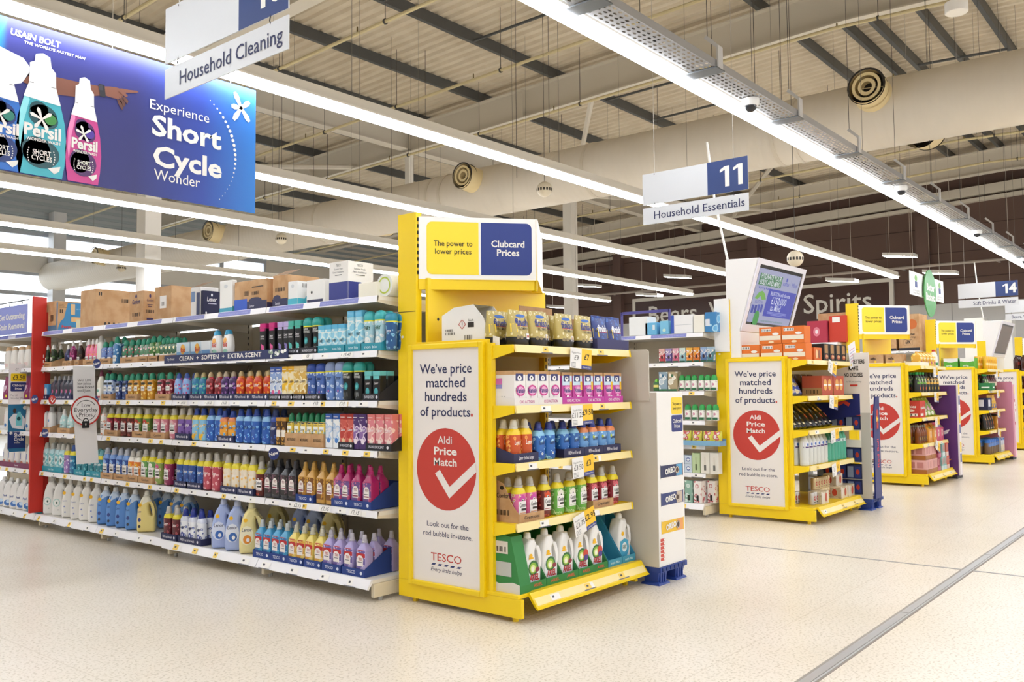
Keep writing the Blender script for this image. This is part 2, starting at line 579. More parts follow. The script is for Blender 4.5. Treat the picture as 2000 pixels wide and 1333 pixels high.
# ------------------------------------------------------------------ services under the roof
def strip_row(y, xa, xb, label, tray=False):
    r = thing('strip_light', label, 'light', ((xa + xb) / 2, y, 3.74), 'rows of strip lights under the roof')
    hb = MB()
    hb.box((xa, y - 0.05, 3.805), (xb, y + 0.05, 3.9), M('#DCD5C8', 0.45))
    hb.box((xa, y - 0.085, 3.79), (xb, y + 0.085, 3.808), M('#E4DED2', 0.45))
    hb.build('housing', r)
    db = MB()
    g = EM('#F4F8FF', LAMP)
    db.prism([(y - 0.062, 3.79), (y - 0.05, 3.75), (y + 0.05, 3.75), (y + 0.062, 3.79)], 0, xa + 0.02, xb - 0.02, g)
    db.build('diffuser', r)
    x = xa + 0.8 + (y * 1.7) % 1.3
    while x < xb:
        z = zdeck(y) - 0.1
        MB().cyl((x, y, 3.9), (x, y, z), 0.0025, M('#6A655E', 0.5), 4).build('suspension_wire', r)
        x += 3.1
    return r
strip_row(3.35, -3, 30, 'nearest strip light row, hung beside the perforated cable tray')
for i, y in enumerate((5.98, 8.6, 11.2, 13.8, 16.4)):
    strip_row(y, -3, 21.2, ['strip light row directly above the dark blue advert banner', 'strip light row next beyond the advert banner row', 'second strip light row beyond the advert banner', 'third strip light row beyond the advert banner', 'strip light row just in front of the white columns', 'strip light row just behind the white columns', 'strip light row second behind the white columns', 'strip light row nearest the glazed shop front'][i])
for y in (0.75, -1.85, -4.45, -7.05):
    strip_row(y, -3, 30, 'strip light row over the open aisle, out in front of the displays')

# perforated cable tray
def perf_mat():
    m = bpy.data.materials.new('perforated_steel')
    m.use_nodes = True
    nt = m.node_tree
    L = nt.links.new
    b = nt.nodes['Principled BSDF']
    b.inputs['Base Color'].default_value = lin('#A3A3A5')
    b.inputs['Metallic'].default_value = 0.5
    b.inputs['Roughness'].default_value = 0.4
    tc = nt.nodes.new('ShaderNodeTexCoord')
    mp = nt.nodes.new('ShaderNodeMapping')
    mp.inputs['Scale'].default_value = (14, 26, 1)
    vo = nt.nodes.new('ShaderNodeTexVoronoi')
    vo.voronoi_dimensions = '2D'
    vo.inputs['Randomness'].default_value = 0.15
    vo.inputs['Scale'].default_value = 1
    gt = nt.nodes.new('ShaderNodeMath')
    gt.operation = 'GREATER_THAN'
    gt.inputs[1].default_value = 0.27
    L(tc.outputs['Object'], mp.inputs['Vector'])
    L(mp.outputs[0], vo.inputs['Vector'])
    L(vo.outputs['Distance'], gt.inputs[0])
    L(gt.outputs[0], b.inputs['Alpha'])
    return m
tr = thing('cable_tray', 'perforated grey steel cable tray running along the nearest strip light', 'cable tray', (13, 3.12, 3.78))
mb = MB()
mb.quad((-3, 3.03, 3.78), (-3, 3.22, 3.78), (30, 3.22, 3.78), (30, 3.03, 3.78), perf_mat())
mb.build('tray_base', tr)
mb = MB()
GALV = M('#B4B5B8', 0.35, 0.6)
mb.box((-3, 3.02, 3.78), (30, 3.03, 3.84), GALV)
mb.box((-3, 3.22, 3.78), (30, 3.23, 3.84), GALV)
mb.build('tray_edge', tr)
for x in (2.9, 4.63, 6.23, 7.86, 9.5, 11.14, 12.76, 14.4, 16.1, 17.8, 19.5, 21.2, 22.9, 24.6, 26.3):
    mb = MB()
    mb.box((x - 0.07, 3.0, 3.765), (x + 0.07, 3.3, 3.775), M('#6F7376', 0.35, 0.5))
    mb.prism([(3.0, 3.775), (3.0, 3.95), (3.1, 4.05), (3.12, 4.03), (3.015, 3.93), (3.015, 3.775)], 0, x - 0.04, x + 0.04, M('#D8D8DA', 0.3, 0.3))
    h = mb.build('hanger', tr)
    MB().cyl((x, 3.11, 4.04), (x, 3.11, zdeck(3.1) - 0.1), 0.003, M('#4A4744', 0.5), 4).build('wire', h)
for x, w in ((7.08, 'third hook'), (11.46, 'fifth hook'), (15.58, 'eighth hook'), (19.7, 'tenth hook')):
    d = thing('dome_camera', {7.08: 'white dome security camera nearest the viewer under the cable tray', 11.46: 'white dome camera under the cable tray, second along the tray', 15.58: 'white dome camera under the cable tray, third along the tray', 19.7: 'white dome camera under the cable tray, farthest along the tray'}[x], 'security camera', (x, 3.2, 3.77))
    mb = MB()
    ring = lambda r, z: [(x + r * math.cos(2 * math.pi * k / 14), 3.14 + r * math.sin(2 * math.pi * k / 14), z) for k in range(14)]
    mb.loft([ring(0.075, 3.775), ring(0.075, 3.735), ring(0.06, 3.715)], M('#F0F0F0', 0.3))
    mb.build('housing', d, smooth=40)
    mb = MB()
    mb.loft([ring(0.05, 3.715), ring(0.047, 3.69), ring(0.03, 3.67), ring(0.008, 3.663)], M('#25262A', 0.1))
    mb.build('dome', d, smooth=50)

# sprinkler pipes
PIPE = M('#D9CB9F', 0.5)
for i, x in enumerate((0.8, 3.8, 6.8, 9.78, 12.75, 15.4, 18.7, 21.7, 24.7, 27.7)):
    mb = MB()
    zz = lambda y: zdeck(y) - 1.35
    mb.cyl((x, Y0, zz(Y0)), (x, RIDGE, zz(RIDGE)), 0.032, PIPE, 8)
    mb.cyl((x, RIDGE, zz(RIDGE)), (x, Y1, zz(Y1)), 0.032, PIPE, 8)
    r = mb.build('sprinkler_pipe')
    nm = ['over the aisle to the viewer side', 'over the softener gondola end', 'over aisle eleven', 'passing behind the tall advert sign', 'just above the big round duct', 'close beside the middle roof beam', 'beyond the middle roof beam', 'second beyond the middle roof beam', 'third beyond the middle roof beam', 'nearest the brown back wall'][i]
    tag(r, 'cream sprinkler pipe ' + nm, 'pipe', 'sprinkler pipes under the roof')
    for y in (1.5, 4.5, 7.6, 10.7, 13.6, 16.0, 19.2, 22.1):
        hb = MB()
        hb.cyl((x, y, zz(y)), (x, y, zdeck(y) - 0.1), 0.006, M('#4A4744', 0.5), 4)
        hb.cyl((x, y - 0.015, zz(y)), (x, y + 0.015, zz(y)), 0.05, M('#4A4744', 0.5), 8)
        hb.build('hanger', r)
        MB().cyl((x, y + 0.7, zz(y)), (x, y + 0.7, zz(y) + 0.1), 0.014, M('#8A7B55', 0.4, 0.5), 6).build('sprinkler_head', r)

# the big round duct
DUCT = bpy.data.materials.new('spiral_duct')
DUCT.use_nodes = True
_n = DUCT.node_tree
_b = _n.nodes['Principled BSDF']
_b.inputs['Base Color'].default_value = lin('#DDD4C5')
_b.inputs['Roughness'].default_value = 0.5
_w = _n.nodes.new('ShaderNodeTexWave')
_w.bands_direction = 'Y'
_w.inputs['Scale'].default_value = 2.4
_tc = _n.nodes.new('ShaderNodeTexCoord')
_bu = _n.nodes.new('ShaderNodeBump')
_bu.inputs['Strength'].default_value = 0.25
_bu.inputs['Distance'].default_value = 0.02
_n.links.new(_tc.outputs['Object'], _w.inputs['Vector'])
_n.links.new(_w.outputs['Fac'], _bu.inputs['Height'])
_n.links.new(_bu.outputs['Normal'], _b.inputs['Normal'])
DX, DZ, DR = 12.72, 5.1, 0.475
du = thing('ventilation_duct', 'big round cream ventilation duct crossing under the roof', 'duct', (DX, 14, DZ - DR))
MB().cyl((DX, -3, DZ), (DX, 29.9, DZ), DR, DUCT, 40).build('tube', du, smooth=40)
for y in (1.0, 4.85, 5.15, 8.5, 11.9, 12.25, 15.8, 19.4, 23):
    MB().cyl((DX, y - 0.03, DZ), (DX, y + 0.03, DZ), DR + 0.012, M('#D5CBBA', 0.5), 40).build('joint_band', du, smooth=40)
for y in (0.2, 5.35, 9.9, 13.2, 17, 21.5):
    mb = MB()
    for sx in (-1, 1):
        mb.cyl((DX + sx * (DR + 0.02), y, DZ), (DX + sx * (DR + 0.02), y, zdeck(y) - 0.1), 0.005, M('#4A4744', 0.5), 4)
    mb.build('hanging_wire', du)
NOZ = M('#E3CF9E', 0.45)
for (y, sx, z) in ((3.68, -1, 5.3), (11.0, -1, 5.28), (19.55, -1, 5.28), (25.5, -1, 5.28), (7.4, 1, 5.0), (14.6, 1, 5.0), (22.5, 1, 5.0), (3.3, 1, 4.92)):
    mb = MB()
    xa = DX + sx * 0.75
    mb.cyl((DX + sx * 0.3, y, z - 0.06), (xa, y, z), 0.245, NOZ, 24, 0.235, (False, False))
    mb.cyl((DX + sx * 0.56, y, z - 0.025), (DX + sx * 0.58, y, z - 0.022), 0.25, NOZ, 24, None, (False, False))
    nz = mb.build('nozzle', du, smooth=40)
    mb = MB()
    for r0, r1, d in ((0.235, 0.165, 0.02), (0.15, 0.1, 0.05)):
        fr = Fr((xa, y, z), (0, -1, 0) if sx < 0 else (0, 1, 0), (0, 0, 1))
        mb.cyl((xa - sx * d, y, z), (xa - sx * 0.2, y, z), r1 + 0.02, NOZ, 20, r1 - 0.03, (False, False))
    mb.ringd(fr, 0, 0, 0.15, 0.19, NOZ, -0.005)
    mb.ringd(fr, 0, 0, 0.07, 0.115, NOZ, -0.02)
    mb.build('nozzle_ring', nz, smooth=40)
    mb = MB()
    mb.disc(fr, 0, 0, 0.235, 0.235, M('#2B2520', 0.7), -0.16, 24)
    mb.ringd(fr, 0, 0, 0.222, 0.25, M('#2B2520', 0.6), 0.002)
    mb.cyl(fr.p(-0.2, 0.02, -0.1), fr.p(0.2, -0.02, -0.1), 0.006, NOZ, 4)
    mb.build('nozzle_throat', nz)

# hanging ball speakers
for (p, l) in (((10.2, 7.74, 4.22), 'ball speaker hanging in front of the duct by its middle nozzle'), ((10.6, 14.65, 4.34), 'ball speaker hanging above the brown carton with a navy base'), ((12.0, 4.72, 3.09), 'ball speaker hanging beside the tilted screen'), ((11.0, 21.95, 4.48), 'ball speaker hanging in front of the glazed shop front')):
    d = thing('ball_speaker', l, 'speaker', p, 'hanging ball speakers')
    x, y, z = p
    R = 0.115
    prof = [(R * math.sin(a), z - R * math.cos(a)) for a in [math.pi * k / 10 for k in range(1, 10)]]
    rings = [[(x + r * math.cos(2 * math.pi * k / 16), y + r * math.sin(2 * math.pi * k / 16), h) for k in range(16)] for r, h in prof]
    CR = M('#D9CDB4', 0.4)
    MB().loft(rings, CR).build('shell', d, smooth=60)
    mb = MB()
    for k in range(16):
        a0, a1 = 2 * math.pi * (k + 0.2) / 16, 2 * math.pi * (k + 0.8) / 16
        q = R * 1.005
        mb.quad((x + q * math.cos(a0), y + q * math.sin(a0), z - 0.03), (x + q * math.cos(a1), y + q * math.sin(a1), z - 0.03), (x + q * math.cos(a1), y + q * math.sin(a1), z + 0.012), (x + q * math.cos(a0), y + q * math.sin(a0), z + 0.012), M('#3A342C', 0.7))
    mb.build('grille', d)
    MB().cyl((x, y, z + R), (x, y, zdeck(y) - 0.1), 0.004, M('#4A4744', 0.5), 4).build('wire', d)

# flood lights hung before the brown wall
for i, (y, z) in enumerate(((19.15, 5.22), (15.33, 5.24), (16.5, 4.67), (9.52, 4.61), (7.77, 5.22), (6.65, 4.6), (20.6, 4.5))):
    l = ['beside the second white column', 'over the first letters of the wall sign, upper one', 'over the first letters of the wall sign, lower one', 'over the last letters of the wall sign', 'upper one right of the wall sign', 'lower one right of the wall sign', 'low down behind the second white column'][i]
    d = thing('flood_light', 'white hanging flood light ' + l, 'light', (28, y, z), 'flood lights before the brown wall')
    fr = MB()
    nrm = lambda u, v, w: (28 + u, y + v, z + w)
    c = [nrm(-0.22, -0.45, -0.08), nrm(0.22, -0.45, -0.08), nrm(0.22, 0.45, 0.02), nrm(-0.22, 0.45, 0.02)]
    t = [(a, b, h + 0.1) for a, b, h in c]
    fr.add(c + t, [(4, 5, 6, 7), (0, 1, 5, 4), (1, 2, 6, 5), (2, 3, 7, 6), (3, 0, 4, 7)], M('#E4E2DE', 0.4))
    fr.build('body', d)
    MB().add([(a + (0.03 if a < 28 else -0.03), b, h + 0.004) for a, b, h in c], [(0, 3, 2, 1)], EM('#FFFFFF', 40.0)).build('lens', d)
    for v in (-0.3, 0.3):
        MB().cyl(nrm(0, v, 0.06), nrm(0, v, zdeck(y) - z - 0.1), 0.006, M('#C9BFB2', 0.5), 4).build('cable', d)
d = thing('smoke_detector_beacon', 'round white beacon hanging by a short black stem near the roof', 'beacon', (8, 1.705, 4.46))
mb = MB()
ring = lambda r, z: [(8 + r * math.cos(2 * math.pi * k / 20), 1.705 + r * math.sin(2 * math.pi * k / 20), z) for k in range(20)]
mb.loft([ring(0.085, 4.43), ring(0.09, 4.435), ring(0.09, 4.52), ring(0.06, 4.53)], M('#EDE9E2', 0.4))
mb.build('body', d, smooth=40)
MB().cyl((8, 1.705, 4.53), (8, 1.705, 4.6), 0.02, BLACK, 8).build('stem', d)
MB().cyl((8, 1.705, 4.6), (8, 1.705, zdeck(1.7) - 0.1), 0.02, M('#E9E7E2', 0.4), 6).build('hanging_pole', d)
# ------------------------------------------------------------------ yellow end-of-aisle displays
POST = M('#E9E3DE', 0.35)
ST = (1.56, 1.212, 0.885, 0.545)     # tops of the upper shelves
def poster_art(mb, fr, w, h):
    """fr: bottom left of the sheet"""
    c = w / 2
    for i, t in enumerate(("We\u2019ve price", 'matched', 'hundreds', 'of products.')):
        yy = h * (1 - (0.088, 0.148, 0.208, 0.268)[i])
        if i == 3:
            mb.text(fr, 'of products', c - 0.006, yy - 0.006, 0.083, INK, 0.0012, bold=0.012, w=0.415)
            mb.disc(fr, c + 0.213, yy - 0.022, 0.008, 0.01, RED, 0.0012)
        else:
            mb.text(fr, t, c, yy, 0.083, INK, 0.0012, bold=0.012, w=(0.43, 0.32, 0.345)[i])
    r = 0.245
    cy = h * 0.485
    mb.disc(fr, c, cy, r, r, RED, 0.0008, 40)
    for t, dy, b, ww in (('Aldi', 0.70, 0.012, 0.118), ('Price', 0.43, 0.03, 0.19), ('Match', 0.16, 0.02, 0.19)):
        mb.text(fr, t, c - 0.005, cy + dy * r, 0.064, POST, 0.0016, bold=b, w=ww)
    ck = [(-0.36, -0.12), (-0.2, -0.02), (0.13, -0.42), (0.98, 0.22), (1.0, -0.02), (0.12, -0.7)]
    mb.add([fr.p(c + a * r, cy + b * r, 0.0016) for a, b in ck], [(0, 5, 2, 1), (5, 4, 3, 2)], POST)
    mb.text(fr, 'Look out for the', c + 0.01, h * 0.247, 0.045, INK, 0.0012, w=0.34)
    mb.text(fr, 'red bubble in-store.', c + 0.01, h * 0.207, 0.045, INK, 0.0012, w=0.4)
    mb.text(fr, 'TESCO', c, h * 0.108, 0.066, RED, 0.0012, bold=0.004, w=0.25)
    for k in range(5):
        a = c - 0.125 + k * 0.052
        mb.poly(fr, [(a, h * 0.074), (a + 0.028, h * 0.074), (a + 0.042, h * 0.082), (a + 0.014, h * 0.082)], NAVY, 0.0012)
    mb.text(fr, 'Every little helps', c, h * 0.056, 0.034, INK, 0.0012, w=0.25, slant=0.3)
def price_marks(mb, fr, w, seed, dens=5, tall=0.03, yel=0.5):
    """the small price labels pushed into a shelf edge"""
    rr = random.Random(seed)
    PM, YM, DK = M('#F4F1EC', 0.4), M('#F3CF5A', 0.4), M('#4A4A50', 0.5)
    n = max(1, int(w * dens))
    for k in range(n):
        x = (k + rr.uniform(0.1, 0.5)) * w / n
        q = rr.uniform(0.045, 0.07)
        if x + q > w:
            continue
        mb.rect(fr, x, 0.003, x + q, tall, YM if rr.random() < yel else PM, 0.0012)
        mb.rect(fr, x + q * 0.25, tall * 0.45, x + q * 0.6, tall * 0.75, DK, 0.0018)
        if rr.random() < 0.5:
            mb.rect(fr, x + q, 0.003, x + q + 0.03, tall, PM, 0.0012)
        if rr.random() < 0.6:
            mb.rect(fr, x - 0.02, -0.003, x + q + 0.04, 0.003, M('#63656E', 0.4), 0.0018)
def end_display(X, label, header=True, tags=()):
    TH = 2.42 if header else 2.19
    r = thing('end_display', label, 'display shelf', (X + 0.625, 3.6, 0), 'yellow promotional end displays facing the main aisle')
    B = M('#E5D9AE', 0.5)
    # base
    mb = MB()
    mb.box((X, 3.12, 0.03), (X + 0.03, 4.1, 0.135), YEL)
    mb.box((X + 1.2, 3.12, 0.03), (X + 1.23, 4.1, 0.135), YEL)
    mb.box((X + 0.03, 3.5, 0.03), (X + 1.2, 3.52, 0.135), M('#7A6412', 0.6))
    mb.build('plinth', r, bevel=0.003)
    for fx, fy in ((0.05, 3.2), (0.05, 4.0), (1.2, 3.2), (1.2, 4.0)):
        MB().cyl((X + fx, fy, 0), (X + fx, fy, 0.04), 0.018, YEL, 8).build('foot', r)
    sh = MB()
    sh.box((X - 0.001, 3.14, 0.135), (X + 1.25, 3.95, 0.157), YEL)
    s0 = sh.build('base_shelf', r, bevel=0.003)
    rl = MB()
    rl.prism([(3.15, 0.158), (3.125, 0.158), (3.075, 0.085), (3.06, 0.075), (3.07, 0.07), (3.085, 0.078), (3.135, 0.14)], 0, X + 0.085, X + 1.285, YEL)
    fr = Fr((X + 0.1, 3.0775, 0.088), (1, 0, 0), (0, 0.048, 0.068))
    rl.rect(fr, 0, 0.004, 1.17, 0.05, RAILY, 0.002)
    price_marks(rl, Fr(fr.p(0, 0.006, 0.002), fr.R, fr.U), 1.15, int(X * 10), 3, 0.038)
    rl.build('price_rail', s0)
    # side panel with the poster
    mb = MB()
    mb.box((X + 0.004, 3.36, 0.135), (X + 0.035, 3.94, 1.6), YEL)
    mb.box((X + 0.001, 3.94, 0.136), (X + 0.05, 4.1, TH), YEL)
    for k in range(9 if header else 0):
        mb.box((X + 0.012, 3.934, 2.03 + k * 0.042), (X + 0.03, 3.9405, 2.052 + k * 0.042), BLACK)
    mb.box((X - 0.001, 3.945, 1.795), (X + 0.001, 4.1, 1.8), M('#6B5504', 0.6))
    mb.disc(FX(X, 4.06, 1.64), 0, 0, 0.012, 0.008, M('#E8E4D8', 0.5), 0.001)
    mb.build('side_panel', r, bevel=0.002)
    fm = MB()
    y0, y1, z0, z1, t = 3.372, 3.992, 0.118, 1.586, 0.032
    for a in (((X - 0.026, y0, z0), (X + 0.004, y0 + t, z1)), ((X - 0.026, y1 - t, z0), (X + 0.004, y1, z1)), ((X - 0.026, y0 + t, z0), (X + 0.004, y1 - t, z0 + t)), ((X - 0.026, y0 + t, z1 - t), (X + 0.004, y1 - t, z1))):
        fm.box(a[0], a[1], YEL)
    f = fm.build('poster_frame', r, bevel=0.006)
    w, h = y1 - y0 - 2 * t, z1 - z0 - 2 * t
    pb = MB()
    pf = FX(X - 0.008, y1 - t, z0 + t)
    pb.rect(pf, 0, 0, w, h, POST, 0)
    poster_art(pb, pf, w, h)
    tag(pb.build('poster', f), 'white poster with a red circle and a tick')
    # uprights and back
    mb = MB()
    mb.box((X + 0.002, 3.325, 0.15), (X + 0.04, 3.358, 1.575), YEL)
    mb.build('upright', r, bevel=0.002)
    mb = MB()
    mb.box((X + 1.18, 3.84, 0.15), (X + 1.22, 3.885, 1.6), YEL)
    for k in range(28):
        mb.box((X + 1.195, 3.8385, 0.2 + k * 0.05), (X + 1.205, 3.841, 0.228 + k * 0.05), BLACK)
    mb.build('upright', r)
    mb = MB()
    mb.box((X + 0.05, 3.885, 0.15), (X + 1.26, 3.9, 1.56), B)
    mb.box((X + 0.05, 3.885, 1.56), (X + 1.26, 3.905, 2.005), YEL)
    mb.cyl((X + 0.14, 3.884, 1.75), (X + 0.14, 3.8835, 1.75), 0.01, BLACK, 10)
    mb.build('back_panel', r)
    for i, z in enumerate(ST):
        mb = MB()
        mb.box((X + 0.027, 3.181, z - 0.03), (X + 1.234, 3.88, z - 0.008), YEL)
        mb.box((X + 0.03, 3.2, z - 0.008), (X + 1.23, 3.86, z - 0.003), YEL)
        for xx in (X + 0.012, X + 1.235):
            mb.prism([(3.175, z), (3.33, z), (3.82, z), (3.82, z - 0.085), (3.33, z - 0.08), (3.175, z - 0.045)], 0, xx, xx + 0.014, YEL)
        sh = mb.build('shelf', r)
        rl = MB()
        rl.prism([(3.18, z), (3.165, z), (3.158, z - 0.044), (3.168, z - 0.044)], 0, X + 0.026, X + 1.235, RAILY)
        rl.prism([(3.18, z + 0.001), (3.163, z + 0.001), (3.156, z - 0.046), (3.17, z - 0.046)], 0, X + 1.235, X + 1.25, YEL)
        price_marks(rl, Fr((X + 0.05, 3.158, z - 0.042), (1, 0, 0), (0, 0.007, 0.044)), 1.15, int(X * 7) + i, 2.6, 0.036)
        rl.build('price_rail', sh)
    if header:
        hb = MB()
        P0, P1, P2 = (X + 0.02, 3.935), (X + 0.6, 3.44), (X + 1.25, 3.9)
        for a, b in ((P0, P1), (P1, P2)):
            d = Vector((b[0] - a[0], b[1] - a[1], 0))
            nn = Vector((0, 0, 1)).cross(d).normalized() * 0.012
            q = [(a[0], a[1]), (b[0], b[1]), (b[0] + nn.x, b[1] + nn.y), (a[0] + nn.x, a[1] + nn.y)]
            hb.prism(q, 2, 2.0, 2.395, M('#F2F0EC', 0.4))
        hh = hb.build('header', r)
        yb = MB()
        yb.prism([P0, P1, P2], 2, 1.996, 2.0, YEL)
        yb.prism([(P0[0], P0[1]), (P1[0] - 0.01, P1[1] + 0.02), (P1[0], P1[1] + 0.03), (P0[0] + 0.02, P0[1] + 0.01)], 2, 1.935, 1.996, YEL)
        yb.prism([(P1[0] - 0.01, P1[1] + 0.005), (P1[0] + 0.02, P1[1] + 0.02), (P1[0], P1[1] + 0.05)], 2, 1.93, 2.39, YEL)
        yb.build('header_bracket', hh)
        fr = Fr((P0[0], P0[1], 2.0), (P1[0] - P0[0], P1[1] - P0[1], 0), (0, 0, 1))
        L = math.hypot(P1[0] - P0[0], P1[1] - P0[1])
        sb = MB()
        sb.rrect(fr, 0.05, 0.03, L * 0.497, 0.365, 0.035, M('#F7DA2E', 0.4), 0.0015, (1, 0, 0, 1))
        sb.rrect(fr, L * 0.518, 0.03, L - 0.04, 0.365, 0.035, M('#1D3583', 0.4), 0.0015, (0, 1, 1, 0))
        for t, u, v, s_, m_, b_, w_ in (('The power to', 0.285, 0.225, 0.05, BLACK, 0.006, 0.245), ('lower prices', 0.285, 0.175, 0.05, BLACK, 0.006, 0.23), ('Clubcard', 0.745, 0.228, 0.06, WHITE, 0.022, 0.215), ('Prices', 0.745, 0.172, 0.06, WHITE, 0.022, 0.145)):
            sb.text(fr, t, u * L, v, s_, m_, 0.003, bold=b_, w=w_)
        sb.build('header_sign', hh)
    # the price cards hanging from the shelf edges
    for i, (z, a, b, tilt) in enumerate(tags):
        mb = MB()
        c, s_ = math.cos(math.radians(tilt)), math.sin(math.radians(tilt))
        fr = Fr((X + 0.655, 3.145, z), (c, 0, s_), (-s_, 0, c))
        mb.rect(fr, -0.12, -0.125, 0.0, 0, M('#EDEBE8', 0.45), 0)
        mb.rect(fr, 0.0, -0.125, 0.11, 0, M('#F6C52C', 0.45), 0)
        mb.rect(fr, 0.0, -0.125, 0.11, -0.1, M('#3D4688', 0.45), 0.001)
        mb.text(fr, 'Clubcard Price', 0.055, -0.113, 0.014, WHITE, 0.0015, w=0.085)
        mb.text(fr, 'Regular Price', -0.06, -0.03, 0.017, GREYP, 0.001, w=0.09)
        mb.text(fr, a, -0.055, -0.062, 0.045, BLACK, 0.001)
        mb.text(fr, b, 0.055, -0.05, 0.052, BLACK, 0.001, bold=0.01)
        for k in range(4):
            mb.rect(fr, -0.11, -0.118 + k * 0.008, -0.06, -0.115 + k * 0.008, GREYP, 0.001)
        tag(mb.build('price_card', r), 'white and yellow hanging price card')
    return r
DX_ = (3.855, 8.26, 12.158, 16.112, 19.95, 23.9)
end_display(DX_[0], 'yellow end display nearest the viewer, with fabric softeners and white detergent jugs', True, ((1.552, '\u00a39', '\u00a37', -4), (1.205, '\u00a311.25', '\u00a39.50', 2), (0.888, '\u00a33.50', '\u00a33', 4), (0.55, '\u00a33.75', '\u00a32.95', 14)))
end_display(DX_[1], 'yellow end display with the lit tilted screen, bagged snacks and bottled water', False, ((1.54, '\u00a31', '\u00a31', -18), (1.2, '\u00a32', '\u00a31', -8), (0.87, '\u00a32', '\u00a31', 6), (0.54, '\u00a31', '\u00a31', 8)))
end_display(DX_[2], 'yellow end display third from the viewer, with brown cartons and juice bottles', True, ((1.54, '\u00a32', '\u00a31', 0), (1.2, '\u00a33', '\u00a32', -4), (0.87, '\u00a32', '\u00a31', 0), (0.54, '\u00a32', '\u00a31', -25)))
end_display(DX_[3], 'yellow end display fourth from the viewer, with blue-capped bottles along its base', True, ((1.54, '\u00a31', '\u00a31', 0), (1.2, '\u00a32', '\u00a31', 0), (0.87, '\u00a32', '\u00a31', -6), (0.54, '\u00a31', '\u00a31', -20)))
end_display(DX_[4], 'yellow end display fifth from the viewer, under the unlit tilted screen', False)
end_display(DX_[5], 'yellow end display farthest from the viewer, with dark drink bottles on top', True)

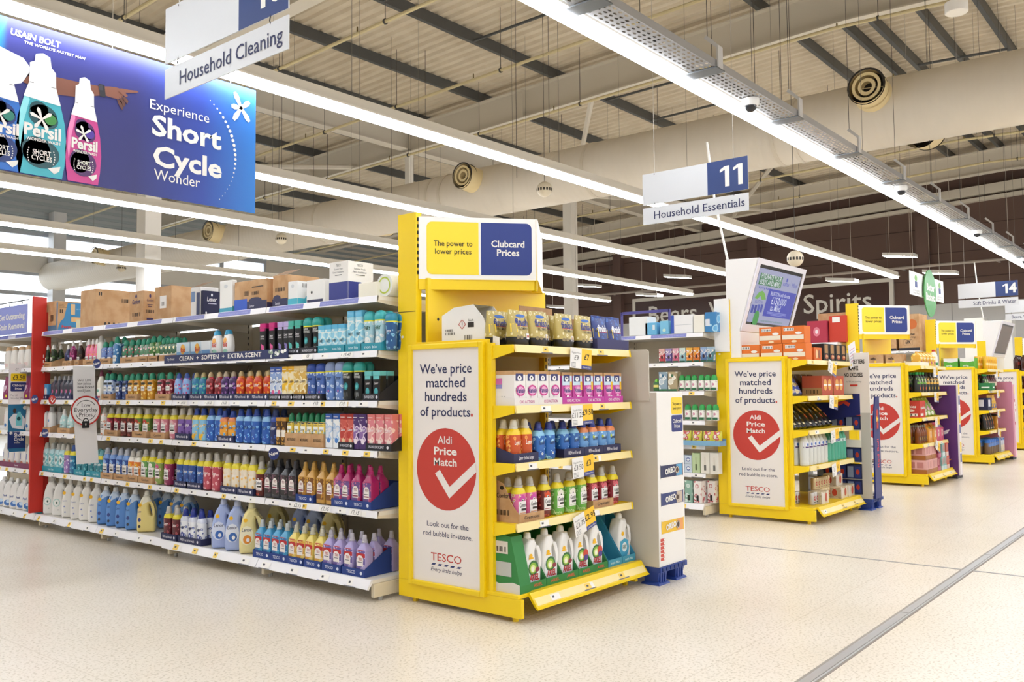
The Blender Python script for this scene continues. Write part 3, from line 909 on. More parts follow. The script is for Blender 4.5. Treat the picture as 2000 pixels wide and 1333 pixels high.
# ------------------------------------------------------------------ tilted screens
def screen_box(X, label, lit):
    r = thing('screen_cabinet', label, 'digital screen', (X + 0.625, 3.9, 1.6), 'tilted advertising screens on the display tops')
    A, Bp = (3.625, 2.585), (3.84, 1.87)       # top and foot of the leaning face (y, z)
    prof = [(3.985, 1.585), (3.985, 2.6), A, Bp, (3.84, 1.585)]
    MB().prism(prof, 0, X + 0.012, X + 1.245, M('#EDEBEA', 0.4)).build('cabinet', r, bevel=0.01)
    fr = Fr((X + 0.012, Bp[0], Bp[1]), (1, 0, 0), (0, A[0] - Bp[0], A[1] - Bp[1]))
    H = math.hypot(A[0] - Bp[0], A[1] - Bp[1])
    Wd = 1.233
    fb = MB()
    for a in ((0, 0, Wd, 0.075), (0, H - 0.055, Wd, H), (0, 0.075, 0.06, H - 0.055), (Wd - 0.06, 0.075, Wd, H - 0.055)):
        fb.rect(fr, *a, M('#E8E6F0', 0.35), 0.014)
        P = [fr.p(x, y, d) for d in (0.001, 0.014) for x, y in ((a[0], a[1]), (a[2], a[1]), (a[2], a[3]), (a[0], a[3]))]
        fb.add(P, [(0, 1, 5, 4), (1, 2, 6, 5), (2, 3, 7, 6), (3, 0, 4, 7)], M('#E8E6F0', 0.35))
    fb.build('bezel', r)
    sb = MB()
    sb.rect(fr, 0.06, 0.075, Wd - 0.06, H - 0.055, M('#17171C', 0.15), 0.004)
    if lit:
        e = lambda h: EM(h, 0.62)
        sb.rect(fr, 0.085, 0.1, Wd - 0.08, H - 0.09, e('#A3A6C6'), 0.006)
        Y_ = lambda v: 0.1 + v * (H - 0.19)
        X_ = lambda u: 0.085 + u * (Wd - 0.165)
        sb.rect(fr, X_(0.04), Y_(0.7), X_(0.56), Y_(0.915), e('#2F7A48'), 0.008)
        for t, v in (('HYDRATE YOUR', 0.862), ('BODY AND MIND', 0.755)):
            sb.text(fr, t, X_(0.3), Y_(v), 0.075, e('#E6E8F0'), 0.01, bold=0.01, w=0.5)
        sb.text(fr, 'BUXTON', X_(0.67), Y_(0.79), 0.045, e('#4A55B8'), 0.01, bold=0.02, w=0.15)
        sb.disc(fr, X_(0.67), Y_(0.88), 0.02, 0.022, e('#4A55B8'), 0.01)
        sb.rect(fr, X_(0.775), Y_(0.73), X_(0.778), Y_(0.93), e('#7A7FB8'), 0.01)
        sb.text(fr, 'Mind', X_(0.88), Y_(0.8), 0.07, e('#3E46B0'), 0.01, slant=0.2)
        sb.rect(fr, X_(0.31), Y_(0.14), X_(0.985), Y_(0.66), e('#3B45B4'), 0.008)
        for t, v, z_, w_ in (('BUXTON will donate', 0.575, 0.06, 0.5), ('\u00a3150,000', 0.445, 0.11, 0.38), ('to Mind', 0.31, 0.1, 0.26)):
            sb.text(fr, t, X_(0.6 if v > 0.4 else 0.56), Y_(v), z_, e('#DADFF2'), 0.011, bold=0.005, w=w_)
        for k, w_ in ((0.22, 0.5), (0.195, 0.5), (0.17, 0.3)):
            sb.rect(fr, X_(0.62) - w_ / 2, Y_(k), X_(0.62) + w_ / 2, Y_(k) + 0.008, e('#8A92D8'), 0.011)
        for k in range(6):
            sb.disc(fr, X_(0.08 + 0.04 * k), Y_(0.655 - 0.012 * (k % 2)), 0.012, 0.012, e('#4A55B8'), 0.01, 8)
        hill = [(0.03, 0.44), (0.1, 0.56), (0.17, 0.6), (0.24, 0.55), (0.29, 0.45), (0.2, 0.43), (0.15, 0.5), (0.1, 0.43)]
        sb.add([fr.p(X_(a), Y_(b), 0.01) for a, b in hill], [(0, 1, 7), (1, 2, 6, 7), (2, 3, 5, 6), (3, 4, 5)], e('#6FB04A'))
        sb.text(fr, 'BUXTON', X_(0.15), Y_(0.385), 0.045, e('#5E67B4'), 0.01, bold=0.01, w=0.18)
        for a, b, c_ in ((0.02, 0.17, '#3A48A8'), (0.085, 0.17, '#2F3C98'), (0.15, 0.19, '#4455B4'), (0.215, 0.2, '#3A48A8')):
            sb.rect(fr, X_(a), Y_(b), X_(a + 0.05), Y_(b + 0.15), e(c_), 0.01)
        sb.disc(fr, X_(0.17), Y_(0.075), 0.065, 0.085, e('#3F9A4C'), 0.0112)
        sb.text(fr, 'natural mineral water bottled at source', X_(0.55), Y_(0.05), 0.03, e('#3F8A5C'), 0.01, w=0.55)
    else:
        sb.rect(fr, 0.085, 0.1, Wd - 0.08, H - 0.09, M('#6E5C54', 0.12), 0.006)
    sb.build('screen', r)
    MB().tube([(X + 0.02, 3.96, 2.6), (X - 0.12, 4.02, 3.2), (X - 0.2, 4.05, 3.78)], 0.012, M('#F0EFEA', 0.4), 6).build('power_cable', r)
    return r
screen_box(DX_[1], 'white tilted screen cabinet showing a lit green and blue water advert', True)
screen_box(DX_[4], 'white tilted screen cabinet with a dark unlit screen', False)
# white and yellow cover of the upright beside the lit screen
r = tag(MB().box((8.245, 3.945, 1.66), (8.26, 4.105, 2.2), M('#EFEDEA', 0.4)).build('cover_panel'), 'narrow white cover panel on the post beside the lit screen cabinet', 'panel')

# ------------------------------------------------------------------ long gondola with the softeners
GX, GS, GB = 3.68, 3.745, 4.46       # base front, shelf front, back plane
GT = (1.905, 1.558, 1.24, 0.925, 0.55)
def gondola_bay(X, ya, yb, label, end=False, tops=GT, group=None, seed=1, stripes=True):
    """X shift of the whole unit against the softener gondola"""
    r = thing('gondola_bay', label, 'shop shelving', (GB + X, (ya + yb) / 2, 0), group)
    MB().box((GB + X, ya, 0.14), (GB + X + 0.03, yb, 1.86), M('#D9D0BE', 0.5)).build('back_panel', r)
    mb = MB()
    mb.box((GB + X - 0.03, yb - 0.03, 0.03), (GB + X, yb + 0.0, 1.95), CREAM)
    for k in range(36):
        mb.box((GB + X - 0.032, yb - 0.02, 0.2 + k * 0.05), (GB + X - 0.0295, yb - 0.011, 0.225 + k * 0.05), BLACK)
    mb.build('upright', r)
    gx = GX + X + (0.03 if ya > 6.5 else 0)
    for yy in ([ya, yb - 0.03] if end else [yb - 0.03]):
        mb = MB()
        mb.box((gx + 0.035, yy, 0.025), (GB + X, yy + 0.03, 0.11), M('#E3D8BF', 0.5))
        f = mb.build('base_leg', r, bevel=0.004)
        MB().cyl((gx + 0.1, yy + 0.015, 0), (gx + 0.1, yy + 0.015, 0.03), 0.015, STEEL, 8).build('foot', f)
    mb = MB()
    mb.box((gx + 0.025, ya + 0.002, 0.112), (GB + X, yb - 0.002, 0.135), SHELFW)
    s0 = mb.build('base_shelf', r)
    mb = MB()
    mb.prism([(gx + 0.03, 0.137), (gx + 0.012, 0.137), (gx - 0.018, 0.083), (gx - 0.006, 0.078), (gx + 0.03, 0.125)], 1, ya + 0.003, yb - 0.003, M('#F0EEF0', 0.4))
    fr = Fr((gx - 0.019, yb - 0.02, 0.085), (0, -1, 0), (0.03, 0, 0.054))
    price_marks(mb, fr, yb - ya - 0.05, seed, 4, 0.045, 0.45)
    mb.build('price_rail', s0)
    for i, z in enumerate(tops):
        mb = MB()
        mb.box((GS + X + 0.012, ya + 0.003, z - 0.028), (GB + X, yb - 0.003, z - 0.004), SHELFW)
        for yy in (ya + 0.004, yb - 0.016):
            mb.prism([(GS + X + 0.002, z - 0.001), (GB + X, z - 0.001), (GB + X, z - 0.1), (GS + X + 0.12, z - 0.055), (GS + X + 0.002, z - 0.042)], 1, yy, yy + 0.012, CREAM)
        sh = mb.build('shelf', r)
        mb = MB()
        mb.prism([(GS + X + 0.012, z), (GS + X, z), (GS + X - 0.009, z - 0.042), (GS + X + 0.004, z - 0.042)], 1, ya + 0.004, yb - 0.004, M('#EFEDF0', 0.35))
        fr = Fr((GS + X - 0.0085, yb - 0.02, z - 0.04), (0, -1, 0), (0.009, 0, 0.042))
        if i == 0 and stripes:
            n = 2
            w = (yb - ya - 0.04) / n
            for k in range(n):
                mb.rect(fr, k * w + 0.02, 0.004, k * w + w * 0.72, 0.038, M('#7F83C4', 0.4), 0.0012)
                mb.text(fr, 'Please ask a colleague for help to reach items', k * w + w * 0.37, 0.02, 0.016, M('#A9ADE0', 0.4), 0.002, w=w * 0.6)
        else:
            price_marks(mb, fr, yb - ya - 0.05, seed * 7 + i, 5.5, 0.034, 0.0 if i == 1 else 0.4)
        mb.build('price_rail', sh)
    return r
BY = (4.17, 5.345, 6.6, 7.77, 9.03, 10.3, 11.6)
GL = ('white shelving bay next to the nearest yellow end display', 'white softener shelving bay, second from the nearest yellow end display', 'white softener shelving bay, third from the nearest yellow end display', 'white softener shelving bay in front of the red upright', 'white shelving bay just behind the red upright, under the stain removal sign', 'white shelving bay second behind the red upright')
for i in range(6):
    gondola_bay(0, BY[i], BY[i + 1], GL[i], end=(i == 0), group='bays of the softener gondola', seed=i + 1)
# written shelf prices
for t, y, z, s_, l in (('\u00a38', 4.86, 1.558, 0.032, 'under the black scent boosters'), ('\u00a35.40', 4.45, 1.558, 0.032, 'under the pale blue tubes'), ('\u00a34.60', 6.42, 1.24, 0.028, 'under the green softeners'), ('\u00a34.60', 6.05, 1.24, 0.03, 'under the red softeners'), ('\u00a34.60', 5.85, 1.24, 0.03, 'under the purple softeners'), ('\u00a310', 4.77, 1.24, 0.034, 'under the light blue scent boosters'), ('\u00a310', 4.5, 1.24, 0.034, 'under the tall black scent boosters'), ('\u00a32.15', 4.96, 0.55, 0.036, 'under the dark square bottles'), ('\u00a32.15', 4.67, 0.55, 0.036, 'under the gold square bottles'), ('\u00a32.15', 4.37, 0.55, 0.036, 'under the magenta square bottles')):
    mb = MB()
    fr = Fr((GS - 0.0105, y, z - 0.021), (0, -1, 0), (0.009, 0, 0.042))
    mb.rect(fr, -0.055, -0.018, 0.055, 0.018, M('#F6F3EE', 0.4), 0.0026)
    mb.text(fr, t, 0, 0, s_, M('#2F3136', 0.5), 0.0034, slant=0.2)
    tag(mb.build('price_ticket'), 'white printed price ticket reading %s on the shelf edge %s' % (t, l), 'price ticket', 'printed price tickets along the softener shelves')
# far sides of the other gondolas
for i, (xs, l) in enumerate(((8.885 - 4.48, 'air freshener'), (12.78 - 4.48, 'snack'), (16.74 - 4.48, 'drinks'))):
    tp = (1.86, 1.56, 1.265, 0.965, 0.72, 0.435) if i == 0 else (1.9, 1.55, 1.24, 0.92, 0.55)
    for k in range(3):
        gondola_bay(xs - 0.02, 4.17 + k * 1.25, 5.42 + k * 1.25, 'white %s shelving bay, %s behind its yellow end display' % (l, ('first', 'second', 'third')[k]), end=(k == 0), tops=tp, group='bays of the %s gondola' % l, seed=20 + i * 3 + k, stripes=(i == 0))

# red upright
r = thing('divider_panel', 'tall red divider upright standing between two shelving bays', 'divider', (3.9, 9.04, 0.1))
MB().prism([(3.655, 0.15), (3.655, 2.25), (3.785, 2.245), (3.785, 0.15)], 1, 9.03, 9.06, M('#C32A1E', 0.4)).build('panel', r, bevel=0.006)
mb = MB()
mb.box((3.785, 9.035, 0.14), (3.83, 9.055, 2.1), M('#B2271C', 0.45))
for k in range(4):
    mb.box((3.7565, 9.0285, 1.5 + k * 0.05), (3.763, 9.0305, 1.53 + k * 0.05), WHITE)
mb.build('fixing_rail', r)

# blue hanging sign beyond the red upright
r = thing('shelf_sign', 'lilac blue shelf sign with white words about stain removal', 'sign', (3.7, 9.9, 1.9))
mb = MB()
fr = FX(3.7, 10.55, 1.9)
mb.box((3.7, 9.28, 1.905), (3.706, 10.55, 2.195), M('#8A94D6', 0.4))
for t, v in (('Get Outstanding', 0.185), ('Stain Removal', 0.085)):
    mb.text(fr, t, 0.9, v, 0.085, WHITE, 0.002, bold=0.025, w=0.63)
mb.build('board', r)
mb = MB().cyl((3.703, 9.25, 2.235), (3.703, 10.6, 2.235), 0.006, BLACK, 6)
for y in (9.42, 9.72, 10.2):
    mb.tube([(3.703, y, 2.235), (3.703, y - 0.015, 2.215), (3.703, y, 2.195)], 0.004, BLACK, 5)
mb.build('rail', r)

# barkers sticking out from the shelf edge
r = thing('shelf_barker', 'long white hanging shelf flag with a red ring and padlock', 'shelf sign', (3.55, 7.7, 0.7))
mb = MB()
N_ = 10
rows = []
for k in range(N_ + 1):
    t = k / N_
    z = 1.535 - t * 0.84
    xa, xb = 3.451 + 0.045 * t, 3.644 + 0.036 * t
    rows.append([(xa, 7.7 + 0.02 * math.sin(t * 3), z), (xb, 7.7 + 0.02 * math.sin(t * 3 + 0.5), z)])
BK = M('#E6E3E1', 0.4)
pts = [p for rw in rows for p in rw]
mb.add(pts, [(2 * k, 2 * k + 2, 2 * k + 3, 2 * k + 1) for k in range(N_)], BK)
mb.add([(a, b + 0.003, c) for a, b, c in pts], [(2 * k, 2 * k + 1, 2 * k + 3, 2 * k + 2) for k in range(N_)], BK)
fr = FY(3.552, 7.672, 1.152)
for t, v, b in (('Over 1,000', 0.262, 0), ('low prices', 0.232, 0), ('now locked', 0.202, 0.008), ('until June.', 0.172, 0)):
    mb.text(fr, t, -0.075, v, 0.034, BLACK, 0, 'LEFT', bold=b, w=0.115 if t != 'now locked' else 0.14)
mb.build('flag', r)
mb = MB()
mb.cyl(fr.p(0, 0, -0.004), fr.p(0, 0, 0), 0.127, M('#E9E6E4', 0.4), 32)
mb.ringd(fr, 0, 0, 0.115, 0.128, M('#B5231E', 0.4), 0.001, 40)
mb.ringd(fr, 0, 0, 0.086, 0.091, BLACK, 0.001, 20, 30, 150)
mb.ringd(fr, 0, 0, 0.086, 0.091, BLACK, 0.001, 10, 200, 250)
mb.ringd(fr, 0, 0, 0.086, 0.091, BLACK, 0.001, 10, 290, 340)
for t, v, w_ in (('Low', 0.045, 0.075), ('Everyday', 0.006, 0.2), ('Prices', -0.037, 0.115)):
    mb.text(fr, t, 0, v, 0.05, BLACK, 0.001, w=w_)
mb.rrect(fr, -0.032, -0.15, 0.032, -0.09, 0.008, BLACK, 0.002)
mb.ringd(fr, 0, -0.09, 0.018, 0.026, BLACK, 0.002, 14, 0, 180)
mb.disc(fr, 0, -0.115, 0.007, 0.007, WHITE, 0.003, 10)
mb.rect(fr, -0.003, -0.132, 0.003, -0.115, WHITE, 0.003)
mb.build('badge', r)
r = thing('shelf_barker', 'shelf flag with a yellow price above a blue bottle advert', 'shelf sign', (3.7, 9.5, 0.72))
mb = MB()
fr = FY(3.628, 9.5, 0.72)
mb.box((3.628, 9.5, 0.74), (3.796, 9.503, 1.605), M('#E6E3E1', 0.4))
mb.poly(fr, [(0.02, 0.0), (0.168, 0.0), (0.168, 0.475), (0, 0.475), (0, 0.035)], M('#1E6C94', 0.4))
mb.rect(fr, 0, 0.035, 0.168, 0.2, M('#14306E', 0.4), 0.0015)
mb.rrect(fr, 0.018, 0.705, 0.165, 0.785, 0.01, M('#F6D620', 0.4), 0.001)
mb.text(fr, '\u00a33.50', 0.094, 0.742, 0.06, BLACK, 0.002, bold=0.01, w=0.115)
mb.text(fr, '\u00a37', 0.075, 0.825, 0.03, BLACK, 0.001)
mb.rrect(fr, 0.018, 0.605, 0.165, 0.695, 0.01, NAVY, 0.001)
mb.text(fr, 'Clubcard', 0.09, 0.665, 0.034, WHITE, 0.002, bold=0.02, w=0.11)
mb.text(fr, 'Price', 0.09, 0.63, 0.034, WHITE, 0.002, bold=0.02, w=0.062)
mb.text(fr, 'Persil', 0.02, 0.565, 0.03, GREYP, 0.001, 'LEFT')
mb.text(fr, 'Wonder Wash', 0.02, 0.535, 0.03, GREYP, 0.001, 'LEFT', w=0.14)
mb.disc(fr, 0.06, 0.41, 0.016, 0.026, M('#3E2A22', 0.5), 0.002, 12)
mb.poly(fr, [(0.01, 0.33), (0.05, 0.38), (0.12, 0.38), (0.165, 0.32), (0.15, 0.22), (0.04, 0.24)], M('#D9DEE2', 0.5), 0.0018)
mb.poly(fr, [(0.075, 0.26), (0.13, 0.26), (0.135, 0.33), (0.115, 0.4), (0.09, 0.4), (0.072, 0.33)], M('#6FC4CC', 0.4), 0.0024)
mb.disc(fr, 0.1, 0.33, 0.018, 0.02, M('#0F4C50', 0.4), 0.003, 10)
mb.disc(fr, 0.158, 0.44, 0.02, 0.02, WHITE, 0.003, 12)
mb.text(fr, 'Short', 0.105, 0.165, 0.045, WHITE, 0.003, bold=0.03, w=0.095)
mb.text(fr, 'Cycle', 0.105, 0.125, 0.045, WHITE, 0.003, bold=0.03, w=0.095)
mb.text(fr, 'Experience', 0.09, 0.2, 0.018, WHITE, 0.003, w=0.07)
mb.text(fr, 'Wonder', 0.09, 0.09, 0.022, WHITE, 0.003, w=0.06)
for k in range(3):
    mb.cyl(fr.p(0.03 - 0.016 * math.cos(k * 1.05 + 0.5), 0.19 - 0.02 * math.sin(k * 1.05 + 0.5), 0.003), fr.p(0.03 + 0.016 * math.cos(k * 1.05 + 0.5), 0.19 + 0.02 * math.sin(k * 1.05 + 0.5), 0.003), 0.003, WHITE, 5)
mb.build('flag', r)
# round NEW wobblers
for (y, z, l, c, t) in ((7.73, 1.56, 'on the second shelf edge above the white flag', '#25326E', 'New'), (7.755, 1.238, 'on the red ring of the white flag', '#25326E', 'New'), (8.98, 1.247, 'on the third shelf edge next to the red upright', '#25326E', 'New'), (8.6, 1.243, '', '#B5231E', ''), (8.74, 0.927, 'on the fourth shelf edge near the red upright', '#25326E', 'New'), (5.14, 0.876, 'on the fourth shelf edge by the square refill cartons', '#25326E', 'New')):
    mb = MB()
    fr = Fr((3.665, y, z), (0.35, -0.94, 0), (0, 0, 1))
    mb.cyl(fr.p(0, 0, -0.003), fr.p(0, 0, 0), 0.042, M(c, 0.4), 24)
    if t:
        mb.text(fr, t, 0, 0, 0.036, WHITE, 0.001, bold=0.02, rot=15)
        tag(mb.build('shelf_wobbler'), 'round navy shelf badge reading New ' + l, 'shelf badge', 'round shelf badges')
    else:
        mb.add([fr.p(a, b, 0.001) for a, b in ((-0.015, -0.004), (-0.006, 0.002), (0.004, -0.016), (0.036, 0.014), (0.036, 0.002), (0.004, -0.03))], [(0, 5, 2, 1), (5, 4, 3, 2)], WHITE)
        mb.text(fr, 'Aldi', -0.004, 0.022, 0.014, WHITE, 0.001, bold=0.02)
        mb.text(fr, 'Price Match', -0.004, 0.009, 0.012, WHITE, 0.001, bold=0.02, w=0.03)
        tag(mb.build('shelf_wobbler'), 'round red shelf badge with a white tick', 'shelf badge', 'round shelf badges')
mb = MB()
fr = FX(3.735, 6.72, 1.53)
mb.box((3.735, 5.08, 1.535), (3.739, 6.72, 1.6), M('#26305E', 0.45))
fr = FX(3.735, 6.72, 1.535)
mb.text(fr, 'CLEAN  +  SOFTEN  +  EXTRA SCENT', 0.78, 0.033, 0.048, WHITE, 0.001, bold=0.02, w=1.1)
mb.text(fr, 'Try finest', 0.1, 0.033, 0.03, WHITE, 0.001, slant=0.3)
for k in range(14):
    rr = random.Random(k)
    mb.disc(fr, 1.4 + rr.uniform(0, 0.22), rr.uniform(0.012, 0.055), 0.016, 0.012, M(('#DDE3DC', '#8FA28E', '#FFFFFF', '#26305E')[k % 4], 0.5), 0.0012 + k * 0.0001, 9)
tag(mb.build('shelf_strip'), 'navy shelf edge strip with white capital letters and flowers', 'shelf strip')

# ------------------------------------------------------------------ hanging aisle signs
def aisle_sign(X, num, text, label, ty=0.5, tw=0.72):
    r = thing('aisle_sign', label, 'sign', (X, 3.49, 2.73), 'hanging aisle signs')
    SW = M('#D3D5D8', 0.4)
    ya, yb = 3.985, 3.0
    mb = MB()
    mb.box((X, yb, 2.905), (X + 0.006, ya, 3.18), SW)
    fr = FX(X, ya, 2.905)
    mb.rect(fr, 0.625, 0, 0.985, 0.275, M('#2B4076', 0.45), 0.001)
    mb.text(fr, num, 0.84, 0.135, 0.235, WHITE, 0.002, bold=0.02, w=0.2 if num != '14' else 0.22)
    for a in (0.12, 0.86):
        mb.disc(fr, a, 0.262, 0.005, 0.005, BLACK, 0.002, 8)
    mb.build('number_board', r)
    mb = MB()
    mb.box((X, yb, 2.732), (X + 0.006, ya, 2.878), SW)
    fr = FX(X, ya, 2.732)
    mb.text(fr, text, ty, 0.07, 0.098, INK, 0.002, bold=0.004, w=tw)
    mb.build('name_board', r)
    mb = MB()
    for a in (0.12, 0.86):
        mb.tube([(X + 0.003, ya - a, 2.87), (X - 0.004, ya - a, 2.885), (X + 0.003, ya - a, 2.92)], 0.003, BLACK, 5)
    mb.build('link', r)
    for a in (0.12, 0.86):
        MB().cyl((X + 0.003, ya - a, 3.165), (X + 0.003, ya - a, zdeck(3.5) - 0.1), 0.0022, M('#B9B2A8', 0.5), 4).build('wire', r)
aisle_sign(6.68, '11', 'Household Essentials', 'hanging aisle sign numbered 11 for household essentials', 0.53, 0.84)
aisle_sign(2.2, '10', 'Household Cleaning', 'hanging aisle sign numbered 10 for household cleaning', 0.54, 0.81)
aisle_sign(18.0, '14', 'Soft Drinks & Water', 'hanging aisle sign numbered 14 for soft drinks and water', 0.6, 0.7)
aisle_sign(22.3, '15', 'Beers, Wines & Spirits', 'hanging aisle sign for beers, half cut off beyond sign 14', 0.5, 0.75)

# green and white hanging promotion
r = thing('hanging_promotion', 'hanging white board with a tall green oval in front', 'sign', (19.0, 4.6, 2.7))
MB().box((17.15, 4.6, 2.98), (19.55, 4.61, 3.42), M('#F0EFEA', 0.4)).build('board', r)
mb = MB()
mb.cyl((18.35, 4.55, 3.08), (18.35, 4.57, 3.08), 0.46, M('#4E9A52', 0.4), 40)
for i, v in enumerate(mb.v):
    mb.v[i] = (18.35 + (v[0] - 18.35) * 0.92, v[1], v[2])
fr = FY(18.35, 4.549, 3.1)
mb.text(fr, 'Better', 0, 0.09, 0.2, WHITE, 0.002, bold=0.03, w=0.55)
mb.text(fr, 'Baskets', 0, -0.1, 0.2, WHITE, 0.002, bold=0.03, w=0.66)
mb.build('oval', r)
mb = MB()
fr = FY(17.15, 4.6, 2.98)
for x in (0.4, 2.1):
    mb.disc(fr, x, 0.33, 0.09, 0.06, M('#7FAE62', 0.5), 0.003)
    mb.rect(fr, x - 0.08, 0.16, x + 0.08, 0.27, M('#3D4C86', 0.5), 0.003)
    mb.text(fr, 'great tasting', x, 0.1, 0.06, GREYP, 0.003, w=0.4)
    mb.text(fr, 'better choice', x, 0.05, 0.06, GREYP, 0.003, w=0.4)
mb.build('board_print', r)
for x in (17.4, 19.3):
    MB().cyl((x, 4.605, 3.42), (x, 4.605, zdeck(4.6) - 0.1), 0.004, M('#B9B2A8', 0.5), 4).build('wire', r)

# ------------------------------------------------------------------ big blue advert banner
r = thing('advert_banner', 'large dark blue hanging advert banner with detergent bottles and a pointing arm', 'banner', (3.0, 6.06, 2.735))
bm_ = bpy.data.materials.new('banner_print')
bm_.use_nodes = True
_n = bm_.node_tree
_b = _n.nodes['Principled BSDF']
_b.inputs['Roughness'].default_value = 0.45
_tc = _n.nodes.new('ShaderNodeTexCoord')
_sp = _n.nodes.new('ShaderNodeSeparateXYZ')
_cr = _n.nodes.new('ShaderNodeValToRGB')
_mr = _n.nodes.new('ShaderNodeMapRange')
_mr.inputs[1].default_value = -1.5
_mr.inputs[2].default_value = 1.13
for i, (q, c) in enumerate(((0.0, '#28A0C8'), (0.27, '#1E88B8'), (0.29, '#2A2E7A'), (0.62, '#25296F'), (0.82, '#1F3F9E'), (1.0, '#1E78CE'))):
    e = _cr.color_ramp.elements[i] if i < 2 else _cr.color_ramp.elements.new(q)
    e.position = q
    e.color = lin(c)
_n.links.new(_tc.outputs['Object'], _sp.inputs[0])
_n.links.new(_sp.outputs['X'], _mr.inputs[0])
_n.links.new(_mr.outputs[0], _cr.inputs[0])
_n.links.new(_cr.outputs[0], _b.inputs['Base Color'])
mb = MB()
mb.box((1.5, 6.06, 2.735), (4.131, 6.066, 3.742), bm_)
mb.build('sheet', r)
fr = FY(0, 6.06, 0)
P = MB()
SK, SKD = M('#7A4A38', 0.5), M('#5A3428', 0.5)
SHIRT = M('#E4E8F0', 0.5)
mbp = lambda pts, m, d: P.poly(fr, pts, m, d)   # P is the print being drawn
mbp([(1.9, 3.3), (2.1, 3.22), (2.35, 3.33), (2.42, 3.43), (2.36, 3.5), (2.2, 3.54), (1.9, 3.56)], SHIRT, 0.002)
mbp([(2.40, 3.42), (2.56, 3.43), (2.72, 3.435), (2.88, 3.445), (2.885, 3.385), (2.72, 3.33), (2.56, 3.31), (2.36, 3.34)], SK, 0.002)
# hand: palm, pointing finger, thumb and three curled fingers
mbp([(2.875, 3.447), (2.93, 3.46), (2.985, 3.466), (3.03, 3.462), (3.035, 3.43), (3.02, 3.395), (2.98, 3.385), (2.93, 3.385), (2.88, 3.392)], SK, 0.003)
mbp([(3.01, 3.468), (3.07, 3.472), (3.13, 3.481), (3.145, 3.475), (3.13, 3.466), (3.06, 3.448), (3.015, 3.438)], SK, 0.0035)
for a, b, c in ((3.0, 3.4, 0), (2.985, 3.385, 0.012), (3.02, 3.415, -0.01)):
    mbp([(a, b), (a + 0.03, b - 0.005), (a + 0.05, b - 0.035 - c), (a + 0.04, b - 0.06 - c), (a + 0.025, b - 0.045 - c), (a + 0.01, b - 0.03)], SKD, 0.004)
mbp([(2.99, 3.445), (3.04, 3.45), (3.065, 3.425), (3.05, 3.412), (3.02, 3.428)], SK, 0.0045)
mbp([(2.855, 3.46), (2.895, 3.46), (2.905, 3.375), (2.865, 3.372)], M('#22242C', 0.4), 0.005)
mbp([(2.85, 3.45), (2.88, 3.458), (2.885, 3.42), (2.857, 3.415)], M('#3A3C46', 0.3), 0.0055)
P.build('arm_print', r)
